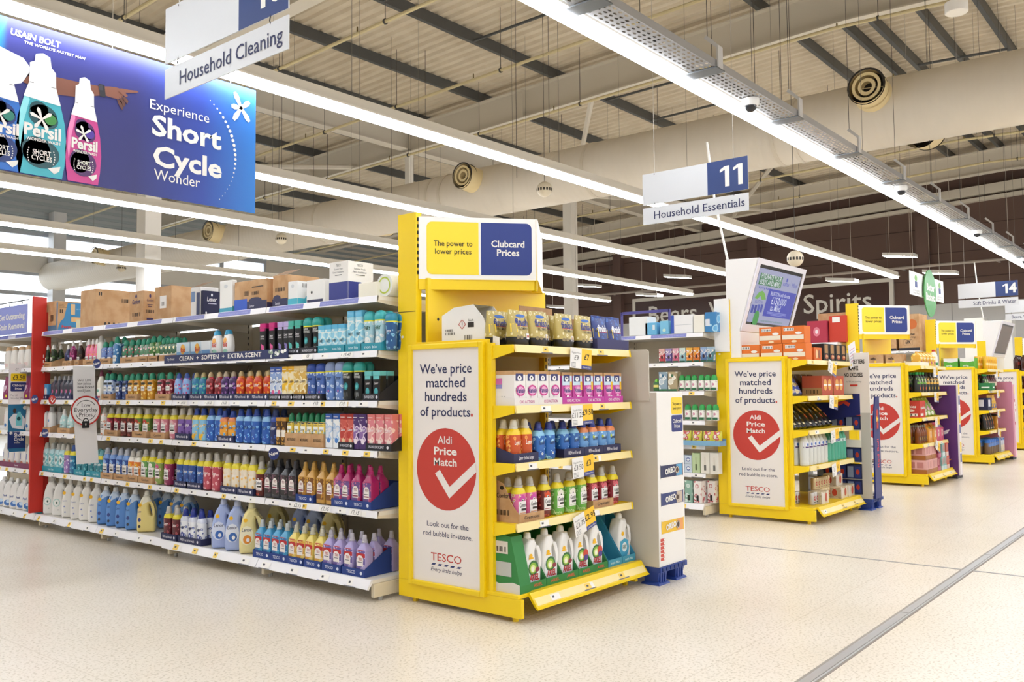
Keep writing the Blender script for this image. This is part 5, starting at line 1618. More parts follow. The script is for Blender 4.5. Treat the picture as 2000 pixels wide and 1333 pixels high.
# ---- kinds on the softener gondola
def brand(t, col, z=.42, w=1.1, s=.032, b=.01, x=.05):
    return ('t', t, x, z, s, col, w, b)
COMF = lambda c: [('r', -.72, .17, .78, .47, '#EFECEA'), ('d', .0, .49, .22, .035, '#EFECEA'), ('d', 0, .49, .12, .02, '#3A3A3A'), brand('Comfort', '#33343A', .375, 1.25, .034), ('r', -.3, .255, .7, .305, '#2A2420'), ('r', -.6, .195, .6, .21, c)]
LEN = lambda col, *more: list(more) + [brand('Lenor', col, .46, 1.15, .036, .012)]
def cf(k, desc, c1, c2, c3, H=.245, cap='#B9B5AE', neck='#DFCF2A', flower=None):
    dz = COMF(c1)
    if flower:
        dz = [('d', a, b, .3, .055, flower) for a, b in ((-.35, .52), (.3, .53), (0, .56), (-.1, .5))] + dz
    bottle(k, 'softener_bottle', desc, 'bottle', 'soft', .094, .064, H, FL(c1, c2, c3), cap, dz, neck, .64)
def ln(k, desc, c1, c2, c3, H=.25, cap='#B9B5AE', neck='#E6D63A', txt='#F4F2F0', more=(), shape='soft', W=.092):
    bottle(k, 'softener_bottle', desc, 'bottle', shape, W, .062, H, FL(c1, c2, c3), cap, LEN(txt, *more), neck, .64 if shape == 'soft' else .6)
bottle('g_wash', 'washing_bottle', 'dark green hand wash bottle', 'bottle', 'wash', .078, .055, .215, FL('#2F4A2A', '#53703F', '#1E2F1C'), '#EDEBE8', [('r', -.75, .05, .75, .25, '#1C1A18'), ('r', -.7, .28, .7, .42, '#E8E6E0'), brand('ecover', '#2A3A2A', .35, 1.0, .022)])
bottle('b_wash', 'washing_bottle', 'blue hand wash bottle', 'bottle', 'wash', .078, .055, .2, FL('#3A3F78', '#6A72A8', '#22264E'), '#EDEBE8', [('r', -.7, .1, .7, .3, '#1C1A18')])
for k_, d_, c_ in (('p_wash', 'magenta hand wash bottle', ('#B0307A', '#D26AA8', '#7A1E52')), ('n_wash', 'dark brown hand wash bottle', ('#38241C', '#5A3E30', '#241610')), ('o_wash', 'pink and orange hand wash bottle', ('#C8508A', '#E8A04A', '#E87AA0'))):
    bottle(k_, 'washing_bottle', d_, 'bottle', 'wash', .08, .056, .235, FL(*c_), '#EDEBE8', [('r', -.75, .07, .75, .3, '#1C1A18'), ('r', -.7, .18, .7, .33, '#EDEBE8'), brand('method', '#2A2420', .26, 1.0, .022)])
bottle('w_plain', 'detergent_bottle', 'plain white detergent bottle', 'bottle', 'soft', .085, .06, .26, '#E9E6E0', '#B9B5AE')
def spray(k, desc, c, dark=False, H=.2):
    dz = [('r', -.8, .08, .8, .3, '#EDEBE8')] if not dark else [('r', -.85, .56, .85, .64, '#1C2420'), ('r', -.8, .33, .75, .5, '#EDEBE8')]
    dz += [brand('Comfort', '#2F3A36', .42 if dark else .2, 1.1, .022)]
    bottle(k, 'refresher_bottle', desc, 'bottle', 'refill', .082, .058, H, FL(*c), '#2F8F72', dz)
spray('n_floral', 'navy flowered refresher bottle', ('#E6E8EC', '#3A4A8C', '#6A86C0'))
spray('a_spray', 'pale blue refresher bottle', ('#8CC0E0', '#C8E0EC', '#3A78B0'), H=.24)
spray('r_floral', 'pink flowered refresher bottle', ('#E6DEDC', '#C8485A', '#3A7A5A'))
spray('w_floral', 'white flowered refresher bottle', ('#E6E2DC', '#D89AA8', '#5A8A6A'))
spray('y_floral', 'yellow flowered refresher bottle', ('#E8C23A', '#EDE6C8', '#4A7A3A'), H=.215)
spray('y_mini', 'small yellow refresher bottle', ('#E8D05A', '#EDE6C8', '#3A6A4A'), H=.19)
spray('n_dark', 'navy flowered dark-banded bottle', ('#2A3A7A', '#5A78B8', '#B8C8E0'), True, .235)
spray('bf_dark', 'blue flowered dark-banded bottle', ('#3A5AA8', '#8AA8D8', '#22346E'), True, .22)
spray('yf_dark', 'yellow flowered dark-banded bottle', ('#E8B62E', '#F0DC8A', '#C88A1E'), True, .225)
spray('rf_dark', 'red flowered dark-banded bottle', ('#C8505E', '#E8A8A8', '#8A2A3A'), True, .225)
crate('bold_box', 'washing_carton', 'pale blue washing capsule carton', 'carton', .19, .12, .14, '#C9DCEA', [('r', -.95, .05, .95, .45, '#7AA8D0'), ('d', 0, .6, .35, .3, '#E8B04A'), brand('Bold', '#C8402F', .55, .7, .05, .03)], [('r', -.9, .1, .9, .5, '#7AA8D0')])
crate('bold_mini', 'washing_carton', 'small white washing capsule carton', 'carton', .12, .1, .14, '#DFE6EC', [('r', -.9, .1, .9, .5, '#6A98C8')])
bottle('bold_btl', 'detergent_bottle', 'white liquid bottle with blue lid', 'bottle', 'flip', .115, .07, .215, '#EDECEA', '#3AA0CC', [('d', 0, .62, .4, .1, '#E8A84A'), ('d', .1, .25, .5, .07, '#9AC8B0'), brand('Bold', '#C8402F', .47, .9, .05, .03)])
def tube(k, desc, body, cap, dz, W=.066, D=.06, H=.235):
    bottle(k, 'scent_tube', desc, 'tube', 'tube', W, D, H, body, cap, dz)
for k_, d_, c_, f_ in (('mag_tube', 'black scent tube with magenta lid', '#C8287A', '#E05A9A'), ('lav_tube', 'black scent tube with lavender lid', '#B8A8D8', '#8A7AC0'), ('teal_tube', 'black scent tube with teal lid', '#4AB0A0', '#5AC0B8')):
    tube(k_, d_, '#17181C', c_, [('r', -1, .76, 1, .835, c_), ('d', .1, .25, .5, .09, f_), ('d', -.3, .33, .2, .04, f_), ('d', .5, .16, .2, .04, '#E8E4EA'), brand('Lenor', '#EDECEF', .6, 1.2, .026), brand('UNSTOPPABLES', '#EDECEF', .52, 1.3, .012)])
tube('k_mini', 'short black scent tube with aqua lid', '#1A1A1E', '#6AC0C0', [('r', -1, .72, 1, .835, '#6AC0C0'), ('d', 0, .3, .55, .13, '#4AA8B0'), brand('Lenor', '#EDECEF', .58, 1.1, .024)], H=.185)
def inwash(k, desc, body, cap, dz, H=.25, band='#E3DD3A', W=.088):
    bottle(k, 'scent_booster', desc, 'bottle', 'inw', W, .062, H, body, cap, dz, band, .73)
inwash('k_inwash', 'black scent booster with teal cap', '#191B1E', '#2E9E96', [brand('UNSTOPPABLES', '#E8ECEC', .6, 1.4, .02), brand('Lenor', '#E8ECEC', .68, 1.0, .026), ('d', 0, .36, .42, .1, '#2A8A90'), ('d', 0, .36, .25, .06, '#5AC0C0'), ('r', -.5, .1, -.44, .2, '#C8D0D0'), ('r', -.1, .08, -.04, .2, '#C8D0D0'), ('r', .3, .1, .36, .2, '#C8D0D0')])
inwash('w_inwash', 'white scent booster with teal cap', FL('#C8DCE0', '#E6EAEA', '#A8D0DC'), '#3FB0B4', [brand('FAIRY', '#1E5A4A', .56, 1.2, .034, .03), ('d', 0, .25, .6, .1, '#E8ECEA')], H=.255)
inwash('bl_inwash', 'blue scent booster with teal cap', FL('#3A80B0', '#8AC0DC', '#2A5A90'), '#2A8AA8', [brand('Lenor', '#EDECEF', .5, 1.0, .03)], H=.235)
inwash('nb_inwash', 'pale blue scent booster with navy cap', FL('#8AA4D4', '#C8D4EA', '#4A6AB0'), '#2A4AA0', [brand('Lenor', '#22284E', .58, 1.2, .036), ('d', .1, .24, .4, .08, '#3A58A8'), ('d', .2, .22, .12, .03, '#C85080')])
inwash('lb_inwash', 'pale blue scent booster with grey cap', FL('#9AB8E0', '#D0DEF0', '#6A8CC8'), '#8A9CC4', [brand('Lenor', '#22284E', .58, 1.2, .036), ('d', .05, .26, .45, .07, '#4A6AB8'), ('d', .1, .24, .14, .03, '#D06A90')], H=.255)
for k_, d_, H_ in (('sky_box', 'short sky blue scent carton', .185), ('sky_tall', 'tall sky blue scent carton', .265)):
    tube(k_, d_, FL('#8CCCE4', '#D8ECF0', '#A8DCEC', scale=14), '#5CB4DA', [brand('FAIRY', '#1E4A5A', .42, 1.3, .028, .02), ('r', -.9, .72, .9, .75, '#EDF2F2')], .066, .055, H_)
crate('blue_box', 'washing_carton', 'blue softener sheet carton', 'carton', .1, .08, .15, '#4A9AD0', [('d', 0, .5, .6, .3, '#C8E4F4'), ('r', -.9, .05, .9, .2, '#2A4A9A'), ('r', -.3, .3, .3, .7, '#EDECEA')])
bottle('grey_btl', 'softener_bottle', 'slate grey softener bottle', 'bottle', 'sq', .085, .06, .225, '#4A4E5A', '#9A9A9E', [('r', -.8, .1, .8, .55, '#3A3E4A'), ('d', .2, .35, .35, .08, '#D06A9A'), ('d', -.2, .25, .25, .05, '#7AA0D8')])
bottle('plum_btl', 'milk_bottle', 'milky white bottle with plum cap', 'bottle', 'wash', .09, .065, .265, '#E4E0D2', '#7A2E4E', [('r', -.8, .12, .8, .4, '#EDEBE6'), ('d', 0, .3, .4, .05, '#4A9A8A'), ('r', -.7, .06, .7, .12, '#B0304A')])
def lnr(k, desc, c, cap='#A9A6A0', neck=None, more=()):
    bottle(k, 'softener_bottle', desc, 'bottle', 'slim', .094, .06, .215, FL(*c), cap, list(more) + [brand('Lenor', '#F2F0F2', .5, 1.2, .036, .012), ('d', -.2, .14, .22, .05, '#EDE6D8')], neck, .6)
lnr('pb_soft', 'pink and blue flowered softener bottle', ('#4A78C8', '#D0508A', '#8AB0E8'), '#3A58A8')
lnr('gr_soft', 'green flowered softener bottle', ('#2E9A72', '#5AC0B0', '#2A78A8'), '#C0B080')
lnr('red_soft', 'red flowered softener bottle', ('#B02A34', '#D8606A', '#7A1A24'), '#C8B088')
lnr('pur_soft', 'purple flowered softener bottle', ('#5A2E7E', '#9A6AB8', '#3A1C58'), '#B8A890')
lnr('or_soft', 'orange flowered softener bottle', ('#E0661E', '#F0A83A', '#C8401E'), '#C0A878')
for k_, d_, b_, c_, f_ in (('wb_carton', 'white and blue scent carton', ('#C8D4E8', '#E8ECF2', '#8AA4D4'), '#3A5AA8', '#D05A8A'), ('y_carton', 'yellow scent carton', ('#E8B82E', '#F0D88A', '#EDE0C0'), '#E0AC24', '#F2E6C0'), ('cr_carton', 'cream and gold scent carton', ('#E4CC8A', '#F0E4C0', '#D8B05A'), '#D8C08A', '#C89A4A'), ('bw_carton', 'white and blue refill carton', ('#D8E0EC', '#A8C4E4', '#EDF0F2'), '#2E58A8', '#4A80C8'), ('rd_carton', 'red scent carton', ('#B83A34', '#D8786A', '#C85A50'), '#A82E2A', '#E8C8A0'), ('pu_carton', 'lilac and purple scent carton', ('#8A6AA8', '#DCCCE0', '#4A2E6A'), '#4A2E6A', '#EDE0EA'), ('pk_carton', 'pink scent carton', ('#E0A0A0', '#F0D0C8', '#D8808A'), '#D87A78', '#F2E2D8')):
    tube(k_, d_, FL(*b_, scale=18), c_, [brand('Lenor', '#2A2E52' if k_[0] in 'wyc' else '#EDECEF', .55, 1.3, .03), ('d', .1, .22, .5, .08, f_), ('r', -.8, .9, .5, .915, '#F0EEEA')], .07, .06, .235 if k_[0] in 'wyc' else .225)
bottle('wg_btl', 'softener_bottle', 'white bottle with grey cap', 'bottle', 'soft', .1, .066, .245, '#E4E4E2', '#A4A4A4', [('d', 0, .45, .3, .06, '#6AA0D0'), ('r', -.7, .1, .7, .14, '#8AB8D8')])
bottle('wt_btl', 'softener_bottle', 'white and teal bottle', 'bottle', 'wash', .1, .066, .225, FL('#E4E6E4', '#E9EAE8', '#B8DCDC'), '#E6E4E0', [('r', -.8, .12, .8, .22, '#5AB0BC'), brand('ecover', '#2A5A5A', .34, 1.0, .024)])
bottle('w_soft', 'softener_bottle', 'white and orange softener bottle', 'bottle', 'soft', .09, .062, .245, FL('#E8E4DE', '#E0743A', '#EDEBE6'), '#B9B5AE', COMF('#C85A2A'))
cf('dr_comf', 'deep red flowered softener bottle', '#9A2438', '#C8485A', '#6A1424', flower='#B0304A')
cf('rc_comf', 'clear red softener bottle', '#8E2A24', '#B84A3A', '#5A1814', neck='#C9C232')
cf('og_comf', 'orange and green fruit softener bottle', '#C86A2E', '#D89A4A', '#5A7A34', flower='#B8342A')
cf('pk_comf', 'pale pink softener bottle', '#DCA4AC', '#EBCDD0', '#C87888', flower='#E0B0B8')
ln('pu_lenor', 'purple softener bottle with lilac base', '#5A3A86', '#46286E', '#7A5AA8', more=[('d', a, b, .3, .05, '#DCCCE8') for a, b in ((-.4, .1), (.3, .13), (0, .06))], neck='#B8A44A')
ln('yb_lenor', 'yellow and blue softener bottle', '#5AA0D4', '#F0C42E', '#8AC4E4', cap='#2A4AA0', more=[('d', a, b, .3, .06, '#F0B81E') for a, b in ((-.4, .12), (.3, .15), (0, .08))], neck='#EDD24A')
ln('bl_lenor', 'sky blue flowered softener bottle', '#3E86D0', '#8AC4F0', '#2A5CB0', cap='#2E4A9E', more=[('d', a, b, .26, .05, '#2A5AB8') for a, b in ((-.3, .14), (.35, .2), (.1, .1))] + [('d', .05, .15, .1, .02, '#F0F0F0')], neck='#8AB8E0', txt='#1E2E66')
ln('bo_lenor', 'sky blue and orange softener bottle', '#5A9CD8', '#A8D4F0', '#E8A23A', cap='#2E4A9E', more=[('d', a, b, .3, .05, '#F0B02E') for a, b in ((-.4, .12), (.3, .15), (0, .08))], neck='#E08A5A', txt='#1E2E66', H=.235)
ln('nv_lenor', 'dark navy softener bottle', '#22387E', '#3A5AA8', '#16265A', cap='#26386E', neck='#2E4A9E')
crate('gold_mini', 'refill_carton', 'small gold and brown refill carton', 'carton', .05, .05, .19, FL('#8A5A24', '#C8983A', '#4A2E14'), [('r', -.9, .3, .9, .55, '#EDE6DA')], lid=.88, lidm='#B8862E')
bottle('refill', 'refill_bottle', 'white flowered refill with green cap', 'bottle', 'refill', .064, .052, .225, FL('#DCE4DC', '#8AB0A0', '#E8C84A'), '#1F7A52', [('r', -.9, .64, .9, .72, '#17211C'), ('r', -.8, .4, .8, .6, '#EDEFEA'), brand('Lenor', '#22382E', .5, 1.2, .024), ('d', .4, .45, .25, .05, '#E8C43A')])
bottle('tl_fairy', 'softener_bottle', 'pale aqua softener bottle', 'bottle', 'soft', .11, .07, .27, FL('#A8D4D8', '#D8EAEA', '#7CC0C8'), '#B4B4AE', [('d', .1, .42, .6, .16, '#DCEBEA'), ('d', .15, .42, .3, .08, '#4A6A6A'), ('r', -.8, .1, .8, .14, '#3AA0A8')], '#B8D8DC', .64)
ln('li_soft', 'lilac and white softener bottle', '#C8A8D0', '#E8E4EC', '#9A78B8', H=.265, txt='#3A2A5A')
ln('tb_soft', 'turquoise softener bottle', '#2E98B8', '#7ACCE0', '#1E6A98', H=.265, cap='#3A5AA0')
ln('tl_soft', 'teal softener bottle in low teal tray', '#3AA4B0', '#8AD0D8', '#1E7A8A', H=.24, cap='#7AB8C0')
cf('bc_comf', 'mid blue softener bottle', '#4A78C4', '#A8C4E8', '#2A4A98', H=.265, neck='#7AA0DC', cap='#B4B8C4', flower='#8AB4E8')
cf('oc_comf', 'orange and white softener bottle', '#E8A03A', '#F0DCC0', '#E07A2A', H=.255, neck='#EDEAE0', flower='#F0B030')
cf('gc_comf', 'pale green softener bottle', '#C0D4A8', '#E4E6D8', '#6AA05A', H=.275, flower='#EDEBE0')
cf('pg_comf', 'pink and green softener bottle', '#D88A9A', '#E8D0C0', '#8AA050', H=.265, flower='#D04A8A')
cf('mg_comf', 'magenta softener bottle', '#B84A72', '#DC8AA0', '#8A2A50', H=.265, flower='#C8387A')
ln('bn_lenor', 'deep blue softener bottle with yellow collar', '#3A68B4', '#5A8CD0', '#2A4A90', H=.275)
ln('pn_lenor', 'pink blossom softener bottle', '#D87A8A', '#EDC4C8', '#B84A5A', H=.28)
ln('oj_lenor', 'amber softener bottle with yellow collar', '#E0982E', '#EDC87A', '#E8DCC8', H=.28)
SQ = lambda c, t: [('r', -.86, .1, .9, .62, c), ('d', 0, .42, .6, .11, '#EDE6E2'), ('r', -.6, .24, .6, .42, '#EDE6E2'), brand('TESCO', t, .44, .7, .022, .02), ('r', -.5, .335, .5, .35, '#2A2420'), ('r', -.55, .27, .55, .3, t)]
def sq(k, desc, c, lab, cap, red=False, H=.265, lc=None):
    dz = SQ(lab, '#B02A2A' if red else lc or '#8A2A4A')
    if red:
        dz = [('r', -.86, .1, .9, .62, lab), ('r', -.86, .46, .9, .64, '#B8282A'), ('d', -.05, .4, .7, .12, '#EDE6E2'), ('r', -.7, .25, .6, .4, '#EDE6E2'), brand('TESCO', '#B02A2A', .42, .7, .022, .02), ('r', -.5, .34, .4, .355, '#2A2A48'), ('d', .4, .18, .3, .06, c)]
    bottle(k, 'softener_bottle', desc, 'bottle', 'sq', .09, .075, H, mat(c, .2), cap, dz)
sq('dk_sq', 'dark grey square softener bottle', '#34343A', FL('#4A3A44', '#8A5A70', '#2A2226'), '#3A3A40')
sq('gd_sq', 'gold square softener bottle', '#C89A4A', FL('#A86A24', '#E0B040', '#7A4A1A'), '#C09648')
sq('mg_sq', 'magenta square softener bottle', '#A81E62', FL('#A83A68', '#D87A9A', '#6A4A8A'), '#B01E68')
bottle('tl_pair', 'softener_bottle', 'short pale aqua softener bottle', 'bottle', 'soft', .1, .07, .25, FL('#A4CCCC', '#C8E0DE', '#8ABCBC'), '#B4B4AE', [('d', .1, .4, .5, .14, '#D4E6E2'), ('d', .15, .4, .22, .07, '#3A5A5A'), ('r', -.95, .6, .95, .66, '#E08A2A')], '#E3D33A', .64)
jug('wf_jug', 'white jug with aqua ring label', .15, .085, .355, '#E6E4E0', '#D8D8D6', [('d', -.4, .35, .45, .11, '#B4D0CC'), ('d', -.4, .35, .34, .085, '#E6E8E4'), ('d', -.38, .35, .1, .03, '#3A5A52'), ('d', -.2, .16, .05, .014, '#6A7A78')])
JL = lambda c: [('d', -.62, .66, .2, .045, '#F0B81E'), ('r', -.86, .2, -.5, .58, c), ('t', 'Comfort', -.66, .5, .024, '#2A3A7A', .34, .01), ('d', -.66, .3, .16, .05, '#3A4A8A'), ('d', -.66, .14, .14, .035, '#3A3A44')]
jug('wc_jug', 'white jug with yellow sticker', .145, .085, .35, '#E9E6E0', '#E6E4E0', [('d', -.62, .66, .2, .045, '#F0B81E'), ('t', 'Comfort', -.55, .45, .024, '#5A68A8', .5, .0), ('d', -.6, .3, .1, .02, '#8A94C4'), ('d', -.5, .15, .1, .02, '#8A94C4')])
jug('bc_jug', 'mid blue jug with white shoulder', .15, .085, .335, '#C4D4E8', '#E4E6EA', JL('#6A9AD8'), '#5A8ED0')
jug('yc_jug', 'pale yellow jug with orange sticker', .15, .085, .34, '#EDEAD8', '#EDEBE0', JL('#F0D89A'), '#EBD88A')
ln('rd_lenor', 'dark red softener bottle with yellow collar', '#8A2E3E', '#B85A64', '#5A1A26', H=.255)
ln('bw_lenor', 'white and navy softener bottle', '#C4CCE4', '#4A5CA0', '#E8EAF0', H=.255, cap='#2A3A90', neck='#D8DCEA', txt='#22284E', more=[('d', 0, .2, .5, .12, '#3A4A9A'), ('d', 0, .22, .2, .04, '#E8EAF4')])
LJ = lambda c, f: [('d', -.35, .36, .55, .19, c), ('t', 'Lenor', -.35, .47, .036, '#2A2E52', .8, .012), ('d', -.3, .28, .34, .09, f), ('d', -.25, .27, .14, .04, '#F0EEF0'), ('d', -.45, .66, .16, .04, '#F0B81E')]
jug('bl_jug', 'lavender blue jug with tall neck', .175, .1, .36, '#A4B4E0', '#C4CCE8', LJ('#DCE2F2', '#3A6AB8'))
jug('yl_jug', 'cream yellow jug with tall neck', .175, .1, .36, '#E6D898', '#E4DCB4', LJ('#F0E8C8', '#E08A2A'))
sq('bs_sq', 'clear blue square bottle with red label', '#4A9CC8', FL('#3A98C8', '#8AC8E4', '#2A6AA8'), '#B8BEC0', True, .255)
sq('ys_sq', 'pale yellow square bottle with red label', '#E0CC6A', FL('#E8C878', '#F0E0B0', '#D8A040'), '#C4C0AC', True, .255)
sq('ls_sq', 'lavender square bottle with red label', '#A89CCC', FL('#B0A4D0', '#D8D0E8', '#6A5AA0'), '#B4B0BC', True, .255)

RUNS = (
    (2, 'g_wash', (9.04, 8.91)), (2, 'b_wash', (8.59,)), (2, 'p_wash', (8.49,)), (2, 'n_wash', (8.34,)), (2, 'o_wash', (8.17, 8.09, 8.01)), (2, 'w_plain', (7.94,)), (2, 'n_floral', (7.85, 7.74)),
    (2, 'a_spray', (7.64,)), (2, 'r_floral', (7.47, 7.37, 7.26)), (2, 'w_floral', (7.17, 7.09)), (2, 'y_floral', (7.01, 6.91)), (2, 'y_mini', (6.84, 6.77, 6.71, 6.65)), (2, 'bold_box', (6.51, 6.3)),
    (2, 'bold_mini', (6.18,)), (2, 'bold_btl', (6.07, 5.92)), (2, 'mag_tube', (5.44, 5.33)), (2, 'lav_tube', (5.23, 5.16)), (2, 'teal_tube', (5.11, 5.03)), (2, 'k_inwash', (4.94, 4.84)),
    (2, 'sky_box', (4.77, 4.7, 4.63, 4.56)), (2, 'sky_tall', (4.47, 4.39)), (2, 'w_inwash', (4.31, 4.21)), (2, 'bl_inwash', (4.11,)), (3, 'blue_box', (9.11, 9)),
    (3, 'grey_btl', (8.86, 8.77, 8.66, 8.57, 8.48)), (3, 'plum_btl', (7.93,)), (3, 'n_dark', (7.8, 7.72)), (3, 'bf_dark', (7.58, 7.46)), (3, 'yf_dark', (7.36, 7.26, 7.14, 7.03)),
    (3, 'rf_dark', (6.87, 6.74)), (3, 'pb_soft', (6.61, 6.49)), (3, 'gr_soft', (6.35, 6.25)), (3, 'red_soft', (6.15, 6.03)), (3, 'pur_soft', (5.94, 5.84)), (3, 'or_soft', (5.74, 5.62, 5.52, 5.4)),
    (3, 'wb_carton', (5.31, 5.24)), (3, 'y_carton', (5.17, 5.1)), (3, 'cr_carton', (5.04, 4.97)), (3, 'nb_inwash', (4.9, 4.8)), (3, 'lb_inwash', (4.7, 4.6)), (3, 'k_inwash', (4.52, 4.41)),
    (3, 'k_mini', (4.3, 4.22)), (4, 'wg_btl', (9.06, 8.93)), (4, 'wt_btl', (8.66, 8.51)), (4, 'w_soft', (7.85,)), (4, 'dr_comf', (7.73, 7.6)), (4, 'rc_comf', (7.48, 7.36)), (4, 'og_comf', (7.24, 7.1)),
    (4, 'pk_comf', (6.93, 6.81, 6.67)), (4, 'pu_lenor', (6.55, 6.44)), (4, 'yb_lenor', (6.34, 6.24)), (4, 'bl_lenor', (6.13, 6.02)), (4, 'bo_lenor', (5.95, 5.84)),
    (4, 'bl_lenor', (5.74, 5.64, 5.54, 5.41)), (4, 'nv_lenor', (5.31,)), (4, 'gold_mini', (5.24, 5.18)), (4, 'refill', (5.12, 5.04, 4.97, 4.9, 4.83, 4.77)), (4, 'bw_carton', (4.69, 4.61)),
    (4, 'rd_carton', (4.54, 4.47)), (4, 'pu_carton', (4.42, 4.35)), (4, 'pk_carton', (4.27, 4.19, 4.11)), (5, 'tl_fairy', (9.02, 8.89, 8.76, 8.66)), (5, 'li_soft', (8.56,)), (5, 'tb_soft', (8.44,)),
    (5, 'tl_soft', (8.31, 8.2, 8.07, 7.96, 7.89)), (5, 'bc_comf', (7.79, 7.67, 7.55, 7.44)), (5, 'oc_comf', (7.34, 7.24)), (5, 'gc_comf', (7.12, 7)), (5, 'pg_comf', (6.89,)), (5, 'mg_comf', (6.75,)),
    (5, 'bn_lenor', (6.56, 6.46, 6.38, 6.26)), (5, 'pn_lenor', (6.17, 6.05)), (5, 'oj_lenor', (5.9, 5.79, 5.68, 5.58)), (5, 'rc_comf', (5.48,)), (5, 'dk_sq', (5.37, 5.28, 5.18, 5.09)),
    (5, 'gd_sq', (4.98, 4.89, 4.78, 4.68)), (5, 'mg_sq', (4.6, 4.52, 4.42, 4.31)), (6, 'tl_pair', (9.25, 9.1)), (6, 'wf_jug', (8.93, 8.73)), (6, 'wc_jug', (8.54, 8.36, 8.19, 8.01)),
    (6, 'bc_jug', (7.84, 7.67, 7.5, 7.33)), (6, 'yc_jug', (7.13,)), (6, 'rd_lenor', (6.65, 6.52)), (6, 'bw_lenor', (6.4, 6.29, 6.17)), (6, 'bl_jug', (5.94, 5.76)), (6, 'yl_jug', (5.58,)),
    (6, 'bs_sq', (5.4, 5.3, 5.2, 5.11)), (6, 'ys_sq', (5.01, 4.92, 4.83, 4.73)), (6, 'ls_sq', (4.64, 4.54, 4.43, 4.31)),
)
# tray colour and how many bottles stand in each tray (0 = one bottle straight on the shelf)
TRAY = {
    (2, 'g_wash'): ('card', 2), (2, 'b_wash'): ('card', 1), (2, 'p_wash'): ('card', 1), (2, 'n_wash'): ('card', 1), (2, 'o_wash'): ('card', 3), (2, 'n_floral'): ('card', 2), (2, 'r_floral'): ('card', 3), (2, 'w_floral'): ('card', 2), (2, 'y_floral'): ('card', 2), (2, 'y_mini'): ('card', 4),
    (2, 'mag_tube'): ('black', 2), (2, 'lav_tube'): ('black', 2), (2, 'teal_tube'): ('black', 2), (2, 'k_inwash'): ('black', 2), (2, 'sky_box'): ('teal', 2), (2, 'sky_tall'): ('teal', 2), (2, 'w_inwash'): ('teal', 2),
    (3, 'blue_box'): ('navy', 2), (3, 'grey_btl'): ('navy', 5), (3, 'n_dark'): ('card', 2), (3, 'yf_dark'): ('card', 2, 0), (3, 'rf_dark'): ('card', 2), (3, 'pb_soft'): ('navy', 2), (3, 'gr_soft'): ('navy', 2), (3, 'red_soft'): ('navy', 2), (3, 'pur_soft'): ('navy', 2), (3, 'or_soft'): ('navy', 2), (3, 'wb_carton'): ('black', 2), (3, 'y_carton'): ('black', 2), (3, 'cr_carton'): ('black', 2), (3, 'nb_inwash'): ('black', 2), (3, 'k_mini'): ('black', 2),
    (4, 'wg_btl'): ('card', 2), (4, 'wt_btl'): ('card', 2), (4, 'dr_comf'): ('card', 2), (4, 'og_comf'): ('card', 2), (4, 'pk_comf'): ('card', 2, 0), (4, 'pu_lenor'): ('navy', 2), (4, 'bo_lenor'): ('navy', 2), (4, 'refill'): ('frag', 2), (4, 'rd_carton'): ('black', 2), (4, 'pk_carton'): ('black', 3),
    (5, 'tl_fairy'): ('teal', 4), (5, 'tl_soft'): ('teal', 2, 1, 2), (5, 'bc_comf'): ('card', 2), (5, 'oc_comf'): ('card', 2), (5, 'gc_comf'): ('card', 2), (5, 'bn_lenor'): ('navy', 2), (5, 'oj_lenor'): ('navy', 2), (5, 'gd_sq'): ('blue', 2, 0), (5, 'mg_sq'): ('blue', 2),
    (6, 'tl_pair'): ('teal', 2), (6, 'rd_lenor'): ('navy', 2), (6, 'bw_lenor'): ('navy', 3), (6, 'bs_sq'): ('blue', 2), (6, 'ys_sq'): ('blue', 2), (6, 'ls_sq'): ('blue', 2),
}
TCOL = {'card': (CARD, '#3A2A1C', 'Comfort', .05), 'black': ('#1C1C26', '#DCDCE6', 'IN-WASH SCENT', .045), 'teal': ('#2E93A6', '#CDE8EC', 'non bio', .05), 'navy': ('#262B52', '#E4E2EC', 'FRESH out of the wash', .05), 'frag': (CARD, '#3A2A1C', '10X MORE', .09), 'blue': ('#1E3C84', '#D8DEEE', 'TESCO', .05)}
TNAME = {'card': 'brown', 'black': 'black', 'teal': 'teal', 'navy': 'navy', 'frag': 'deep brown', 'blue': 'royal blue'}
SHZ = {2: 1.558, 3: 1.24, 4: 0.925, 5: 0.55, 6: 0.136}
SHN = {2: 'second', 3: 'third', 4: 'fourth', 5: 'fifth', 6: 'bottom'}
ROWS2 = {2: .088, 3: .088, 4: .088, 5: .09, 6: .11}
seen = {}
seen_t = {}
